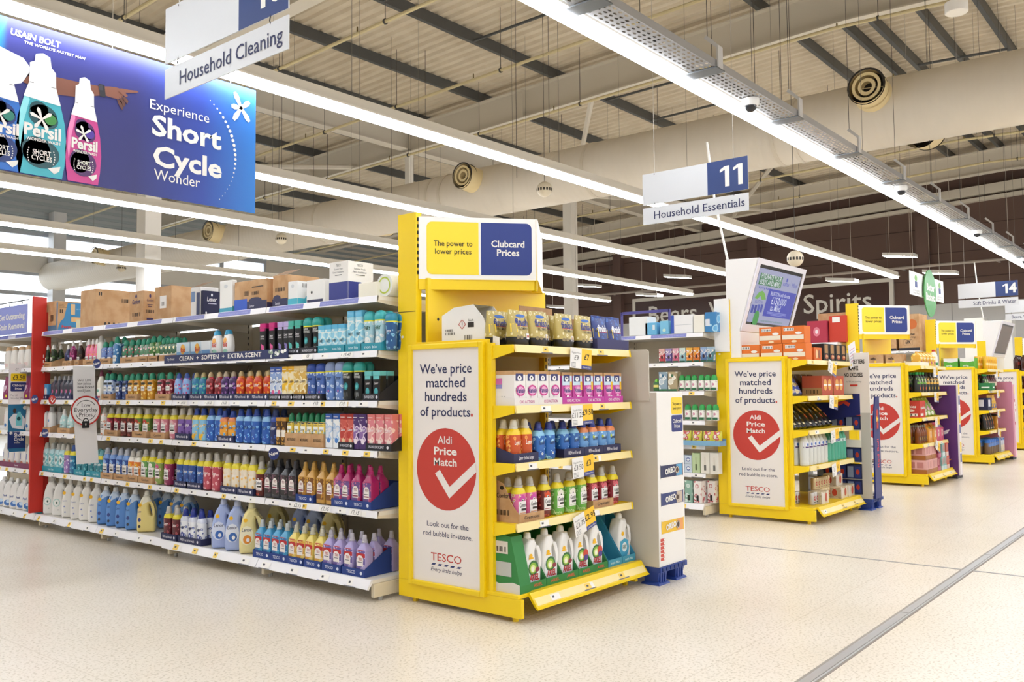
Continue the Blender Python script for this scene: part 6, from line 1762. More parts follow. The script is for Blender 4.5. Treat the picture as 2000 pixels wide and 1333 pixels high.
for sh, k, ys in RUNS:
    Wk, Dk, Hk = KIND[k][4]
    desc = KIND[k][1]
    isj = k.endswith('_jug')
    fx = (GS + .028 if sh < 6 else (GX + .04 if ys[0] < 6.7 else GX + .07))
    tk = TRAY.get((sh, k))
    j = 0
    gi = 0
    while tk and j < len(ys):
        g = tk[1 + gi % (len(tk) - 1)]
        gi += 1
        if g == 0:
            j += 1
            if len(tk) > 2 and gi >= len(tk) - 1:
                break
            continue
        grp = ys[j:j + g]
        j += g
        c, tc, tx, th = TCOL[tk[0]]
        y0_, y1_ = grp[0] + Wk / 2 + .004, grp[-1] - Wk / 2 - .004
        if sh == 4 and tk[0] == 'frag':
            tx = 'MORE FRAGRANCE'
        n_ = seen_t[(sh, tk[0])] = seen_t.get((sh, tk[0]), 0) + 1
        last = (k in ('w_inwash', 'k_mini', 'pk_carton', 'mg_sq', 'ls_sq') and j >= len(ys))
        tray(fx - .006, (y0_ + y1_) / 2, SHZ[sh], y0_ - y1_, .2 if not last else .27, th, -math.pi / 2, c, '%s card tray, %s such tray from the red upright, %s shelf' % (TNAME[tk[0]], ORD[n_ - 1] if n_ <= 12 else 'twelfth', SHN[sh]), tx, 1 if last or tk[0] in ('blue', 'card') else 0, tc, 'card display trays on the softener gondola', hb=.16 if last else (th * 2.0 if tk[0] in ('card', 'blue') else th * 1.1), logo=tk[0] in ('blue', 'navy', 'black'))
    for y in ys:
        n_ = seen[(sh, k)] = seen.get((sh, k), 0) + 1
        rz = -math.pi / 2 if not isj else -math.pi / 2 + math.radians(52)
        q = random.uniform(-.05, .05)
        for row in range(1 if isj else 2):
            if row and k in ('bold_box', 'bold_mini', 'bold_btl', 'gold_mini', 'blue_box', 'w_plain', 'tl_pair', 'sky_tall'):
                continue
            lb = '%s, %s row, %s from the red upright, %s shelf' % (desc, 'front' if row == 0 else 'second', ORD[n_ - 1], SHN[sh])
            put(k, fx + (Dk / 2 + .003 if not isj else .075) + row * (max(Dk + .008, .066)), y + (random.uniform(-.004, .004) if row else 0), SHZ[sh] + .003, rz + q, lb, {2: 'goods on the second softener shelf', 3: 'goods on the third softener shelf', 4: 'goods on the fourth softener shelf', 5: 'goods on the fifth softener shelf', 6: 'goods on the bottom softener shelf'}[sh])
# deeper jugs left standing at the back of the bottom shelf
for i, (y, k) in enumerate(((7.35, 'bc_jug'), (7.18, 'bc_jug'), (7.0, 'bc_jug'), (6.84, 'bc_jug'), (5.62, 'yl_jug'), (5.32, 'bl_jug'), (5.16, 'bl_jug'), (4.98, 'yl_jug'))):
    put(k, GX + .36, y, SHZ[6] + .003, -math.pi / 2 + .66, '%s at the back of the bottom shelf, %s from the red upright' % (' '.join(KIND[k][1].split()[:3]), ORD[i]), 'jugs at the back of the bottom shelf')
# ------------------------------------------------------------------ stock cartons along the top shelf of the softener gondola
def stock(name, label, x0, y0, x1, y1, z, h, m, sidep=(), frontp=(), group='stock cartons on the top softener shelf', cat='carton', flap=None):
    """a stock carton; sidep prints on its -X side, frontp on its -Y side (x -1..1, z 0..1)"""
    o = MB().box((x0, y0, z), (x1, y1, z + h), mat(m, 0.75)).build(name, loc=((x0 + x1) / 2, (y0 + y1) / 2, z), bevel=0.003)
    tag(o, label, cat, group)
    for q, fr, w in ((sidep, FX(x0 - .001, (y0 + y1) / 2, z), y1 - y0), (frontp, FY((x0 + x1) / 2, y0 - .001, z), x1 - x0)):
        if q:
            md = MB()
            decos(md, fr, q, w, h)
            md.build('print', o)
    if flap:
        fb = MB()
        fb.add([(x0, y0, z + h), (x0, y1, z + h), (x0 + .12, y1, z + h + .05), (x0 + .12, y0, z + h + .05)], [(0, 1, 2, 3)], mat(CARDD))
        fb.build('flap', o)
    return o
TZ = 1.903
K_ = '#2A2018'
UP = [('r', -.5, .55, -.36, .7, K_), ('r', -.3, .55, -.16, .7, K_)]
stock('stock_carton', 'tall narrow beige carton nearest the red upright on the top shelf', 3.8, 9.06, 4.1, 9.26, TZ, .3, CARD, [('r', -.3, .35, -.1, .55, K_), ('r', .1, .35, .3, .55, K_), ('r', -1, 0, 1, .14, '#6A8A9A')])
stock('stock_carton', 'beige carton between the narrow one and the blue printed one on the top shelf', 3.8, 8.86, 4.1, 9.04, TZ, .3, CARD, [('r', -.3, .35, -.1, .55, K_), ('r', .1, .35, .3, .55, K_), ('r', -1, 0, 1, .2, '#4A7A9A')])
stock('stock_carton', 'beige and blue printed carton on the top shelf near the red upright', 3.8, 8.83, 4.08, 8.855, TZ, .285, '#3E86B8', [], [])
o = bpy.data.objects[[q.name for q in bpy.data.objects if q.name.startswith('stock_carton')][-1]]
md = MB()
fr = FY(3.8, 8.829, TZ)
md.poly(fr, [(0, 0), (0, .285), (.095, .285), (.075, .2), (.06, .13), (.03, .1), (.01, .05)], CARD, .0006)
for t_, z_ in (('Laundry', .265), ('Detergent', .25), ('Concentrate', .235)):
    md.text(fr, t_, .01, z_, .014, M(K_), .0012, 'LEFT')
for a in (.02, .038):
    md.rect(fr, a, .18, a + .01, .215, M(K_), .0012)
md.text(fr, 'Persil', .085, .045, .04, M('#C83A3A'), .0012, bold=.03, w=.09)
md.rect(fr, .13, .1, .27, .145, M('#E0B47A'), .0012)
md.rect(fr, .125, .17, .165, .275, M('#D8B88A'), .0012)
md.rect(fr, .13, .01, .27, .045, M('#D8B88A'), .0012)
md.bars(fr, .135, .015, .265, .04, M(K_))
md.text(fr, 'KEEP THIS WAY UP', .225, .225, .012, M('#B8D8EC'), .0012)
md.build('print', o)
stock('stock_carton', 'pale low carton between the blue printed and the big brown one', 3.85, 8.3, 4.05, 8.55, TZ, .1, '#D8D0B0')
stock('stock_carton', 'biggest brown carton on the top shelf, in front of the white column', 3.8, 8.05, 4.16, 8.35, TZ, .355, CARD, [], [('r', -.85, .83, -.79, .92, K_), ('r', -.75, .83, -.69, .92, K_), ('b', .35, .68, .8, .78), ('d', -.5, .1, .06, .045, K_), ('r', -.35, .06, -.25, .14, K_), ('r', -.1, .06, 0, .14, K_), ('r', .15, .06, .25, .14, K_), ('d', .45, .11, .07, .03, K_)])
stock('stock_carton', 'brown carton printed with softener lettering beside the biggest brown carton', 3.8, 7.19, 3.92, 7.43, TZ, .272, CARD, [('d', 0, .84, .14, .06, '#3A2A5A'), ('t', 'Comfort', 0, .66, .055, '#3A2A5A', 1.1, .02), ('b', -.5, .2, .6, .32)], [('d', 0, .84, .16, .06, '#3A2A5A'), ('t', 'Comfort', 0, .7, .03, '#3A2A5A', 1.0), ('r', -.4, .55, .4, .57, '#3A2A5A'), ('r', -.3, .5, .3, .52, '#3A2A5A'), ('b', -.6, .3, .6, .4), ('r', -.5, .08, .5, .14, '#3A2A5A')])
stock('stock_carton', 'plain brown carton with a white sticker on the top shelf', 3.8, 6.74, 3.99, 7.0, TZ, .28, CARD, [('r', -.35, .35, .45, .72, '#E9E6E2'), ('b', -.2, .42, .25, .54)])
stock('stock_carton', 'white carton with a grey window just before the navy one', 3.8, 6.3, 3.96, 6.44, TZ, .235, '#E6E4E2', [('r', -.9, .5, -.1, .85, '#6A86B0'), ('r', .2, .05, .9, .8, '#26305C')], flap=True)
stock('stock_carton', 'navy carton with white lettering on the top shelf', 3.8, 6.26, 3.965, 6.295, TZ, .2, '#1E2142', [], [('t', 'Lenor', -.1, .66, .05, '#EDECF2', 1.0, .01), ('d', -.1, .84, .1, .06, '#D8D8E4'), ('r', -.5, .48, .4, .51, '#C8C8DC'), ('d', -.7, .12, .08, .05, '#EDECF2')])
stock('stock_carton', 'narrow white carton with a teal wave at its foot', 3.8, 5.86, 3.84, 6.03, TZ, .25, '#E6E6E2', [('r', -1, 0, 1, .16, '#3E9CB4'), ('d', 0, .82, .3, .06, '#C8CCCE')], [('r', -1, 0, 1, .2, '#3E9CB4')])
stock('stock_carton', 'wide brown carton with royal blue and navy foot', 3.8, 5.42, 3.87, 5.83, TZ, .225, CARD, [('r', -1, 0, -.2, .4, '#2A58C0'), ('r', -.2, 0, 1, .3, '#26274E'), ('d', .3, .32, .4, .1, '#26274E'), ('b', -.4, .5, -.1, .66), ('b', .1, .5, .5, .62), ('t', 'Lenor', .1, .14, .03, '#E4E2EC', .3), ('r', .1, .75, .8, .78, K_)], [('r', -1, 0, 1, .22, '#26274E')])
stock('stock_carton', 'brown carton with navy foot behind the white and teal one', 3.82, 5.2, 4.1, 5.38, TZ, .235, CARD, [('r', -1, 0, 1, .28, '#26274E'), ('d', -.4, .3, .5, .1, '#26274E'), ('b', -.6, .5, .6, .62), ('t', 'Lenor', -.3, .14, .03, '#E4E2EC', .6)], flap=True)
stock('stock_carton', 'white carton with teal front printed with a white badge', 3.8, 5.06, 4.0, 5.17, TZ, .175, '#E9E9E6', [('r', -1, 0, 1, .3, '#4AB4C8'), ('d', 0, .8, .3, .08, '#C8CCCE')], [('r', -1, 0, 1, .3, '#4AB4C8'), ('d', .3, .3, .7, .2, '#4AB4C8'), ('d', .6, .4, .28, .18, '#E9EDEA'), ('t', 'FAIRY', .6, .4, .02, '#2A5A4A', .35, .02), ('b', -.6, .75, .2, .92)])
stock('stock_carton', 'plain white carton just before the tall white and blue one', 3.83, 4.8, 4.06, 5.0, TZ, .17, '#E9E7E2', [('d', -.4, .5, .1, .06, K_), ('r', -.9, 0, .8, .2, '#26274E')])
o = stock('stock_carton', 'tallest white carton with royal blue lower half on the top shelf', 3.8, 4.52, 4.02, 4.715, TZ, .265, '#EBE8E2', [('r', -1, 0, 1, .48, '#2A3484'), ('t', 'TESCO', .0, .9, .022, '#4A4A50', .5), ('t', 'Summer Fresh', 0, .81, .017, '#4A4A50', .9), ('t', 'Fabric Conditioner', 0, .73, .017, '#4A4A50', 1.2), ('r', -.35, .65, .35, .665, '#4A4A50')], [('t', 'TESCO', -.1, .9, .022, '#4A4A50', .5), ('t', 'Summer Fresh', -.1, .81, .017, '#4A4A50', .9), ('t', 'Fabric Conditioner', -.1, .73, .017, '#4A4A50', 1.1), ('r', -.4, .65, .3, .665, '#4A4A50')])
md = MB()
md.poly(FY(3.8, 4.519, TZ), [(0, 0), (.215, 0), (.19, .05), (.11, .127), (0, .127)], M('#2A3484', .6), .0008)
md.build('blue_panel', o)
stock('stock_carton', 'low cream carton against the nearest yellow display on the top shelf', 3.8, 4.24, 3.98, 4.42, TZ, .1, '#EFEAD8')
mb = MB().cyl((3.83, 4.2, TZ + .075), (4.02, 4.2, TZ + .075), .074, M('#E9EBE6', .4), 20)
mb.ringd(FX(3.829, 4.2, TZ + .075), 0, 0, .045, .055, M('#B8C84A', .5), .001)
mb.box((3.84, 4.185, TZ), (4.0, 4.215, TZ + .02), M('#E9EBE6', .4))
tag(mb.build('paper_roll', smooth=40), 'white wrapped roll on its side against the nearest yellow display', 'roll')

# goods past the red upright
bottle('pw_btl', 'detergent_bottle', 'white bottle with peach cap', 'bottle', 'flip', .13, .075, .23, '#E6E2DC', '#D8B48A', [('r', -.7, .1, .7, .25, '#E0C8C4'), ('d', 0, .5, .3, .12, '#EDEBE6')])
pouch('pl_pouch', 'refill_pouch', 'plum capsule pouch', .15, .08, .24, '#8A2E62', [('r', -.7, .3, .7, .6, '#D8C0D0'), ('r', -.7, .08, .7, .2, '#E3D33A')])
bottle('ws_btl', 'detergent_bottle', 'slim white bottle', 'bottle', 'flip', .11, .07, .24, '#E4E2E0', '#DCDAD6', [('d', .2, .2, .4, .08, '#3A78B8'), ('r', -.7, .35, -.3, .8, '#C85A5A')])
bottle('wr_btl', 'detergent_bottle', 'white bottle in plum tray', 'bottle', 'flip', .12, .07, .24, '#E4E0DE', '#E6E4E0', [('d', 0, .2, .5, .08, '#C87A6A'), ('r', -.6, .35, -.2, .6, '#4A68B8')])
jug('wn_jug', 'white jug with blue swirl', .15, .085, .3, '#E6E4E2', '#E6E4E2', [('d', -.2, .16, .5, .1, '#4A7AC0'), ('d', -.1, .2, .3, .06, '#C8DCF0'), ('t', 'Persil', -.55, .4, .03, '#2A4A9A', .5, .02)])
for sh, k, ys, tc in ((2, 'pw_btl', (9.99, 9.83, 9.66, 9.5, 9.34), None), (3, 'pl_pouch', (10.0, 9.83, 9.66, 9.5, 9.34), None), (4, 'ws_btl', (9.98, 9.85, 9.72, 9.58, 9.45, 9.3), None), (5, 'wr_btl', (9.98, 9.84, 9.7, 9.55, 9.41, 9.27), '#7A3A5A'), (6, 'wn_jug', (10.0, 9.82, 9.66, 9.5, 9.34), None)):
    for i, y in enumerate(ys):
        put(k, (GS + .07 if sh < 6 else GX + .12), y, SHZ[sh] + .003, -math.pi / 2 + (.66 if 'jug' in k else 0), '%s, %s behind the red upright on the %s shelf' % (KIND[k][1], ORD[len(ys) - 1 - i], SHN[sh]), 'goods just behind the red upright')
    if tc:
        tray(GS + .02, (ys[0] + ys[-1]) / 2, SHZ[sh], ys[0] - ys[-1] + .15, .2, .05, -math.pi / 2, tc, 'plum card tray just behind the red upright on the fifth shelf', 'Lenor')
# last lavender bottles standing behind the sloped tray end
for i, (x, y) in enumerate(((3.98, 4.42), (3.98, 4.3), (4.2, 4.36), (4.2, 4.25))):
    put('ls_sq', x, y, SHZ[6] + .003, -math.pi / 2, 'lavender square bottle with red label behind the last tray, %s %s' % ('nearer' if x < 4 else 'deeper', 'from the yellow display' if i % 2 else 'beside its neighbour'), 'lavender bottles at the back of the bottom shelf')

# ------------------------------------------------------------------ goods on the yellow end displays
EN = ('nearest', 'second', 'third', 'fourth', 'fifth', 'farthest')
SN = ('top', 'second', 'third', 'fourth', 'base')
cnt = {}
def row(e, s, k, xs, y, rz=0.0, rx=0.0, dz=0.0, where=''):
    """a row of goods on shelf s (0 top .. 4 base) of end display e, front row at y"""
    z = (ST[s] - .003 if s < 4 else .157) + dz
    for i, x in enumerate(xs):
        n = cnt[(e, s, k)] = cnt.get((e, s, k), 0) + 1
        lb = '%s, %s from the poster%s, %s shelf of the %s yellow display' % (KIND[k][1], ORD[min(n, 12) - 1], where, SN[s], EN[e])
        put(k, x, y + (0 if rx else 0), z, rz, lb, 'goods on the %s yellow display' % EN[e], rx=rx)
def row2(e, s, k, xs, y, dy, **kw):
    row(e, s, k, xs, y, **kw)
    z = (ST[s] - .003 if s < 4 else .157)
    for i, x in enumerate(xs):
        put(k, x + random.uniform(-.008, .008), y + dy, z, 0, '%s behind the %s one, %s shelf of the %s yellow display' % (KIND[k][1], ORD[i], SN[s], EN[e]), 'goods on the %s yellow display' % EN[e])

FIN = lambda c: [('t', 'finish', .1, .66, .062, '#1E2E7E', 1.35, .03), ('r', -.5, .555, .7, .57, '#C8302A'), ('t', 'ULTIMATE', .1, .49, .022, '#22201C', 1.0, .01), ('d', -.5, .24, .16, .05, '#8A7A5A'), ('d', -.15, .24, .16, .05, '#8A7A5A'), ('r', .35, .2, .75, .36, '#EDEBF2'), ('d', .55, .28, .12, .035, c), ('d', .1, .85, .5, .05, '#3A6AB8')]
pouch('gold_bag', 'tablet_pouch', 'gold and black dishwasher tablet pouch', .18, .085, .215, '#17171A', FIN('#D8923A'), FL('#C8B87A', '#E0D6A8', '#B8A45A'), .25)
pouch('gold_bag2', 'tablet_pouch', 'gold tablet pouch with yellow corner', .18, .085, .21, '#17171A', FIN('#C83A2A') + [('r', -.95, .38, -.5, .62, '#EDCB2A')], FL('#C8B87A', '#E0D6A8', '#B8A45A'), .25)
pouch('blue_bag', 'tablet_pouch', 'dark blue dishwasher tablet pouch', .17, .09, .225, FL('#2A4A9A', '#3A68B8', '#22387E'), [('t', 'finish', .1, .62, .06, '#EDEEF6', 1.3, .03), ('r', -.4, .51, .8, .525, '#C8302A'), ('r', -.95, .36, -.5, .62, '#EDCB2A'), ('t', '44', -.72, .54, .035, '#22201C', .3, .01), ('r', -.2, .12, .35, .32, '#EDEBF2'), ('d', .1, .26, .15, .04, '#B8302A')])
row(0, 0, 'gold_bag2', (4.02,), 3.26)
row(0, 0, 'gold_bag', (4.2,), 3.255)
row(0, 0, 'gold_bag2', (3.97, 4.1, 4.31), 3.38, where=' behind')
row(0, 0, 'gold_bag', (4.46, 4.67), 3.25)
row(0, 0, 'gold_bag', (4.38, 4.57), 3.37, where=' behind')
row(0, 0, 'blue_bag', (4.85, 5.02), 3.25)
tray(4.94, 3.19, ST[0] - .002, .38, .24, .07, 0, '#3A3A68', 'dark violet card tray under the dark blue tablet pouches')
tray(4.66, 3.42, ST[0] - .002, .36, .2, .21, 0, CARD, 'brown opened card box behind the gold tablet pouches')
o = thing('white_carton', 'white torn open carton of tablet pouches on the nearest yellow display', 'carton', (4.0, 3.55, ST[0]))
WHC = M('#EAE8E4', 0.6)
z0 = ST[0] - .003
mb = MB()
pf = [(3.3, z0), (3.76, z0), (3.76, z0 + .2), (3.66, z0 + .245), (3.5, z0 + .255), (3.42, z0 + .17), (3.38, z0 + .07), (3.3, z0 + .05)]
mb.prism(pf, 0, 3.9, 3.903, WHC)
mb.prism(pf, 0, 4.08, 4.083, WHC)
mb.box((3.903, 3.757, z0), (4.08, 3.76, z0 + .2), WHC)
mb.quad((3.903, 3.66, z0 + .245), (4.08, 3.66, z0 + .245), (4.08, 3.5, z0 + .255), (3.903, 3.5, z0 + .255), WHC)
mb.quad((3.903, 3.76, z0 + .2), (4.08, 3.76, z0 + .2), (4.08, 3.66, z0 + .245), (3.903, 3.66, z0 + .245), WHC)
mb.build('box', o)
mb = MB()
fr = FX(3.899, 3.76, z0)
mb.bars(fr, .03, .1, .09, .115, M(K_))
mb.bars(fr, .03, .08, .11, .095, M(K_))
mb.bars(fr, .19, .04, .25, .075, M(K_))
q = (.17, .14)
for a, b in (((0, .028), (.028, 0)), ((.028, 0), (0, -.028)), ((0, -.028), (-.028, 0)), ((-.028, 0), (0, .028))):
    mb.cyl(fr.p(q[0] + a[0], q[1] + a[1], .001), fr.p(q[0] + b[0], q[1] + b[1], .001), .0016, M('#C8402F'), 4)
mb.rect(fr, q[0] - .0025, q[1] - .006, q[0] + .0025, q[1] + .014, M(K_))
mb.disc(fr, q[0], q[1] - .012, .003, .003, M(K_), .001, 8)
mb.rect(fr, .215, .12, .265, .15, M(K_))
mb.text(fr, 'finish', .24, .162, .02, M(K_), .001)
mb.build('print', o)
VAN = lambda c, bg: [('r', -.75, .72, .55, .93, '#262C6A'), ('d', -.1, .8, .38, .08, '#EDEBEE'), ('d', -.1, .82, .12, .03, '#22201C'), ('d', .05, .44, .8, .17, c), ('d', .08, .44, .62, .12, '#E8A8D0'), ('t', 'Vanish', .05, .44, .04, '#2A2E78', 1.5, .03), ('d', .1, .24, .3, .05, '#EDD8E4')]
crate('van_w', 'stain_remover_box', 'white stain remover carton', 'carton', .105, .16, .2, '#EAE6E4', VAN('#C83A8C', 0), [('r', -.8, .62, -.1, .8, '#C86AB0'), ('r', -.8, .5, -.1, .61, '#8A8AD0'), ('b', -.8, .1, .2, .28)], .9, CARD)
crate('van_p', 'stain_remover_box', 'bright pink stain remover carton', 'carton', .1, .16, .195, '#C84AA0', [('r', -1, .6, 1, .9, '#C8DCEE')] + VAN('#E06AB8', 0) + [('r', .55, .45, .95, .72, '#E8B82E'), ('r', .5, .1, .8, .25, '#EDEBEE')], [('r', -.7, .2, .7, .7, '#D87AB8')], .9, CARD)
row(0, 1, 'van_w', (3.95, 4.06, 4.17, 4.285), 3.27)
row(0, 1, 'van_w', (3.95, 4.06, 4.17, 4.285), 3.45, where=' behind')
row(0, 1, 'van_p', (4.41, 4.52, 4.64, 4.75, 4.87, 4.975), 3.27)
row(0, 1, 'van_p', (4.41, 4.64, 4.87), 3.45, where=' behind')
for i, (a, b, c) in enumerate(((3.892, 4.118, '#E6E2E0'), (4.12, 4.35, '#E6E2E0'), (4.352, 4.58, '#C040A0'), (4.582, 4.812, '#C040A0'), (4.814, 5.035, '#C040A0'))):
    tray((a + b) / 2, 3.182, ST[1] - .003, b - a, .24, .045, 0, c, '%s card tray of stain remover cartons, %s from the poster' % ('white' if i < 2 else 'pink', ORD[i]), 'OXI ACTION', 1, '#C86AA0' if i < 2 else '#EDE2EA')
ln('big_or', 'orange swirl softener bottle with yellow collar', '#E07A2A', '#F0B060', '#C8501E', H=.25, cap='#D8D4C8', neck='#EDCB2A', W=.098)
ln('big_bl', 'blue lily softener bottle', '#5AA4DC', '#A8D8F4', '#2A68B8', H=.225, cap='#2E3E8E', neck='#8AC4E8', txt='#262C4E', more=[('d', a, b, .4, .08, '#1E5AB0') for a, b in ((-.3, .14), (.4, .2), (.1, .1))] + [('d', .05, .17, .22, .035, '#E8EEF4'), ('d', .05, .17, .07, .012, '#22201C')])
ln('big_yb', 'pale blue and yellow daffodil softener bottle', '#8AC0E8', '#C8E0F0', '#6AA0D8', H=.225, cap='#2E3E8E', neck='#E08A5A', txt='#262C4E', more=[('d', a, b, .35, .07, '#F0B81E') for a, b in ((-.5, .1), (.4, .14), (0, .07), (.7, .08))] + [('d', -.4, .5, .2, .05, '#C8D84A')])
row2(0, 2, 'big_or', (3.96, 4.065), 3.25, .075)
row2(0, 2, 'big_bl', (4.19, 4.295, 4.44, 4.545), 3.25, .08)
row2(0, 2, 'big_yb', (4.65, 4.755, 4.86, 4.96), 3.25, .08)
for i, (a, b) in enumerate(((3.895, 4.125), (4.38, 4.6), (4.602, 4.81), (4.812, 5.02))):
    tray((a + b) / 2, 3.195, ST[2] - .003, b - a, .22, .055, 0, '#262850', 'dark navy card tray of softeners, %s from the poster, third shelf' % ORD[i], 'Lenor clothes longer' if i == 0 else 'FRESH out of the wash', 1 if i == 0 else 0, hb=.1)
COMB = dict(H=.25, neck='#E6D22A')
cf('c_py', 'yellow, pink and orange flowered softener bottle', '#E8A05A', '#E4DCD4', '#D86A9A', flower='#C84AA0', **COMB)
cf('c_rd', 'crimson softener bottle with orange flower', '#9A3A34', '#B85A48', '#6A2018', flower='#D8502A', **COMB)
cf('c_gr', 'pale green softener bottle with white flowers', '#8AC468', '#C8E0B0', '#6AB04A', flower='#E8E6D8', **COMB)
cf('c_rl', 'crimson softener bottle with pink lilies', '#B83A44', '#D87078', '#8E2430', flower='#D86A78', **COMB)
row2(0, 3, 'c_py', (4.0, 4.105), 3.25, .08)
row(0, 3, 'c_rd', (4.235,), 3.245)
row(0, 3, 'c_gr', (4.36, 4.485, 4.605), 3.24)
row2(0, 3, 'c_rl', (4.735, 4.85, 4.985), 3.245, .085)
ct = tray(4.05, 3.19, ST[3] - .003, .235, .3, .05, 0, CARD, 'brown card box with a tall cut away side beside the poster', 'Creations', 0, '#3A2A1C', hb=.05)
md = MB()
z3 = ST[3] - .003
md.prism([(3.19, z3), (3.19, z3 + .055), (3.235, z3 + .1), (3.3, z3 + .22), (3.34, z3 + .235), (3.5, z3 + .235), (3.5, z3)], 0, 3.926, 3.93, CARD)
fr = FX(3.925, 3.36, z3)
md.text(fr, 'Comfort', .06, .15, .04, M(K_), .001, bold=.01, w=.1)
md.disc(fr, .05, .195, .015, .012, M(K_), .001)
md.bars(fr, .01, .04, .1, .07, M(K_))
ct['_o'] = (4.05, 3.19, ST[3] - .003)
md.build('card_side', ct)
tray(4.795, 3.19, ST[3] - .003, .235, .2, .05, 0, CARD, 'brown card tray under the pink lily softeners', 'Creations', 0, '#3A2A1C')
ARL = [('d', -.1, .3, .72, .19, '#E9EDF0'), ('d', -.05, .36, .62, .14, '#2E6A34'), ('d', -.08, .36, .45, .1, '#8AB83A'), ('d', -.1, .35, .3, .07, '#E0E89A'), ('d', -.12, .34, .16, .045, '#F4F4E4'), ('d', .42, .32, .26, .045, '#8A2A3A'), ('d', -.35, .585, .2, .045, '#F0B81E'), ('r', -.6, .53, -.05, .56, '#F0B81E'), ('t', 'ARIEL', .05, .185, .05, '#C0242E', 1.15, .03), ('d', -.05, .1, .5, .03, '#C8D8EC')]
jug('ariel', 'white detergent jug with green starburst label', .155, .095, .315, '#EDECEA', '#EAE8E4', ARL)
jug('ariel_c', 'white detergent jug with red and violet starburst label', .155, .095, .315, '#EDECEA', '#EAE8E4', ARL[:6] + [('d', .45, .38, .35, .09, '#C8402F'), ('d', .5, .3, .3, .06, '#4A3A8A')] + ARL[6:])
jug('fairy_j', 'white detergent jug with sky blue label', .155, .095, .315, '#EDECEA', '#EAE8E4', [('d', -.1, .28, .72, .2, '#4AA8CC'), ('r', -.75, .28, .5, .44, '#4AA8CC'), ('d', -.1, .3, .4, .1, '#E8F0F2'), ('t', 'FAIRY', -.1, .3, .035, '#2A5A4A', .6, .03), ('d', -.35, .585, .2, .045, '#F0B81E')])
for i, (x, k) in enumerate(((4.07, 'ariel'), (4.235, 'ariel'), (4.395, 'ariel'), (4.56, 'ariel_c'), (4.72, 'ariel_c'))):
    row(0, 4, k, (x,), 3.245)
    tray(x - .002, 3.165, .157, .16, .24, .045, 0, '#2E7F3E', 'green card box holding a white detergent jug, %s from the poster' % ORD[i], 'ARIEL', 1, '#D8503A', hb=.31)
row(0, 4, 'fairy_j', (5.055,), 3.245)
for i, x in enumerate((4.885, 5.053)):
    tray(x, 3.165, .157, .16, .24, .045, 0, '#3A90AE', 'sky blue card box, %s, beside the white jugs' % ('the empty one' if i == 0 else 'holding the last jug'), 'non bio', 1, '#CDE8EC', hb=.31)
o = thing('detergent_carton', 'big green detergent carton standing end-on beside the poster', 'carton', (3.95, 3.27, .157))
mb = MB()
mb.prism([(3.15, .157), (3.15, .2), (3.18, .33), (3.215, .47), (3.4, .5), (3.6, .5), (3.6, .157)], 0, 3.885, 3.983, M('#2E7F3E', .6))
mb.build('box', o)
mb = MB()
fr = FX(3.884, 3.4, .157)
mb.poly(fr, [(0, .0), (.25, .0), (.25, .05), (.2, .06), (.1, .045), (0, .07)], M('#D9D6D0', .6), .0008)
mb.rect(fr, .02, .215, .165, .285, M('#D8CFC2', .6))
mb.bars(fr, .05, .225, .15, .255, M(K_))
mb.rect(fr, .07, .09, .19, .17, M('#B8BAB4', .6))
mb.disc(fr, .03, .1, .02, .04, M('#C8CCC2', .6), .001)
mb.build('print', o)

# second display: orange cartons, dark packs, bags, water, cans
crate('or_box', 'snack_carton', 'orange printed snack carton', 'carton', .225, .16, .165, '#E0742A', [('r', -.8, .72, .1, .9, '#EDEBE6'), ('b', -.75, .75, .05, .87), ('r', -.95, .22, .95, .48, '#EAE0CC'), ('d', .5, .58, .3, .08, '#EDEBE6'), ('d', .1, .1, .25, .07, '#F0D8B0')])
for i, (y, zz, l) in enumerate(((3.765, 0, 'lower row, farthest from the shelf front'), (3.53, 0, 'middle of the lower row'), (3.3, 0, 'lower row, nearest the shelf front'), (3.54, .168, 'larger one of the upper two'), (3.31, .168, 'smaller one of the upper two'))):
    put('or_box', 8.385, y, ST[0] - .003 + zz, -math.pi / 2, 'orange printed snack carton under the lit screen, ' + l, 'orange cartons under the lit screen')
crate('dk_pack', 'snack_carton', 'black and brown printed snack pack', 'carton', .15, .14, .175, '#221E1E', [('r', -.7, .45, .5, .95, '#A8793E'), ('d', 0, .25, .6, .14, '#B85A34'), ('d', .1, .28, .3, .07, '#E8C08A')])
row(1, 0, 'dk_pack', (8.86, 9.03, 9.2, 9.36), 3.26)
crate('bun_box', 'snack_carton', 'orange opened snack tray', 'carton', .2, .2, .13, '#D86A2A', [('d', -.4, .5, .3, .35, '#E8C08A'), ('d', .3, .5, .3, .35, '#8A4A2A')])
row(1, 0, 'bun_box', (8.63,), 3.29)
mb = MB()
fr = Fr((9.6, 3.16, 1.52), (.93, 0, .26), (-.26, 0, .93))
mb.rect(fr, -.13, 0, .1, .25, M('#EDEBEE', .5), 0)
for k in range(5):
    mb.rect(fr, -.1, .06 + k * .03, .06, .07 + k * .03, M(('#D8A0B8', '#B8B4D0')[k % 2], .5), .001)
mb.v += [tuple(Vector(v) + Vector((0, .004, 0))) for v in mb.v[:4]]
n4 = len(mb.v) - 4
mb.f.append((n4 + 2, n4 + 3, n4 + 1, n4))
mb.m.append(0)
tag(mb.build('notice_sheet'), 'white paper notice tilted at the end of the snack shelf', 'notice')
pouch('party_bag', 'snack_bag', 'cream and blue party snack bag', .24, .12, .34, FL('#D8C8A0', '#E4DCC8', '#3A58B0', scale=16), [('d', 0, .5, .6, .14, '#3A58B0'), ('d', .2, .3, .3, .06, '#E8C83A')])
row(1, 1, 'party_bag', (8.42, 8.56), 3.4, rx=-.5)
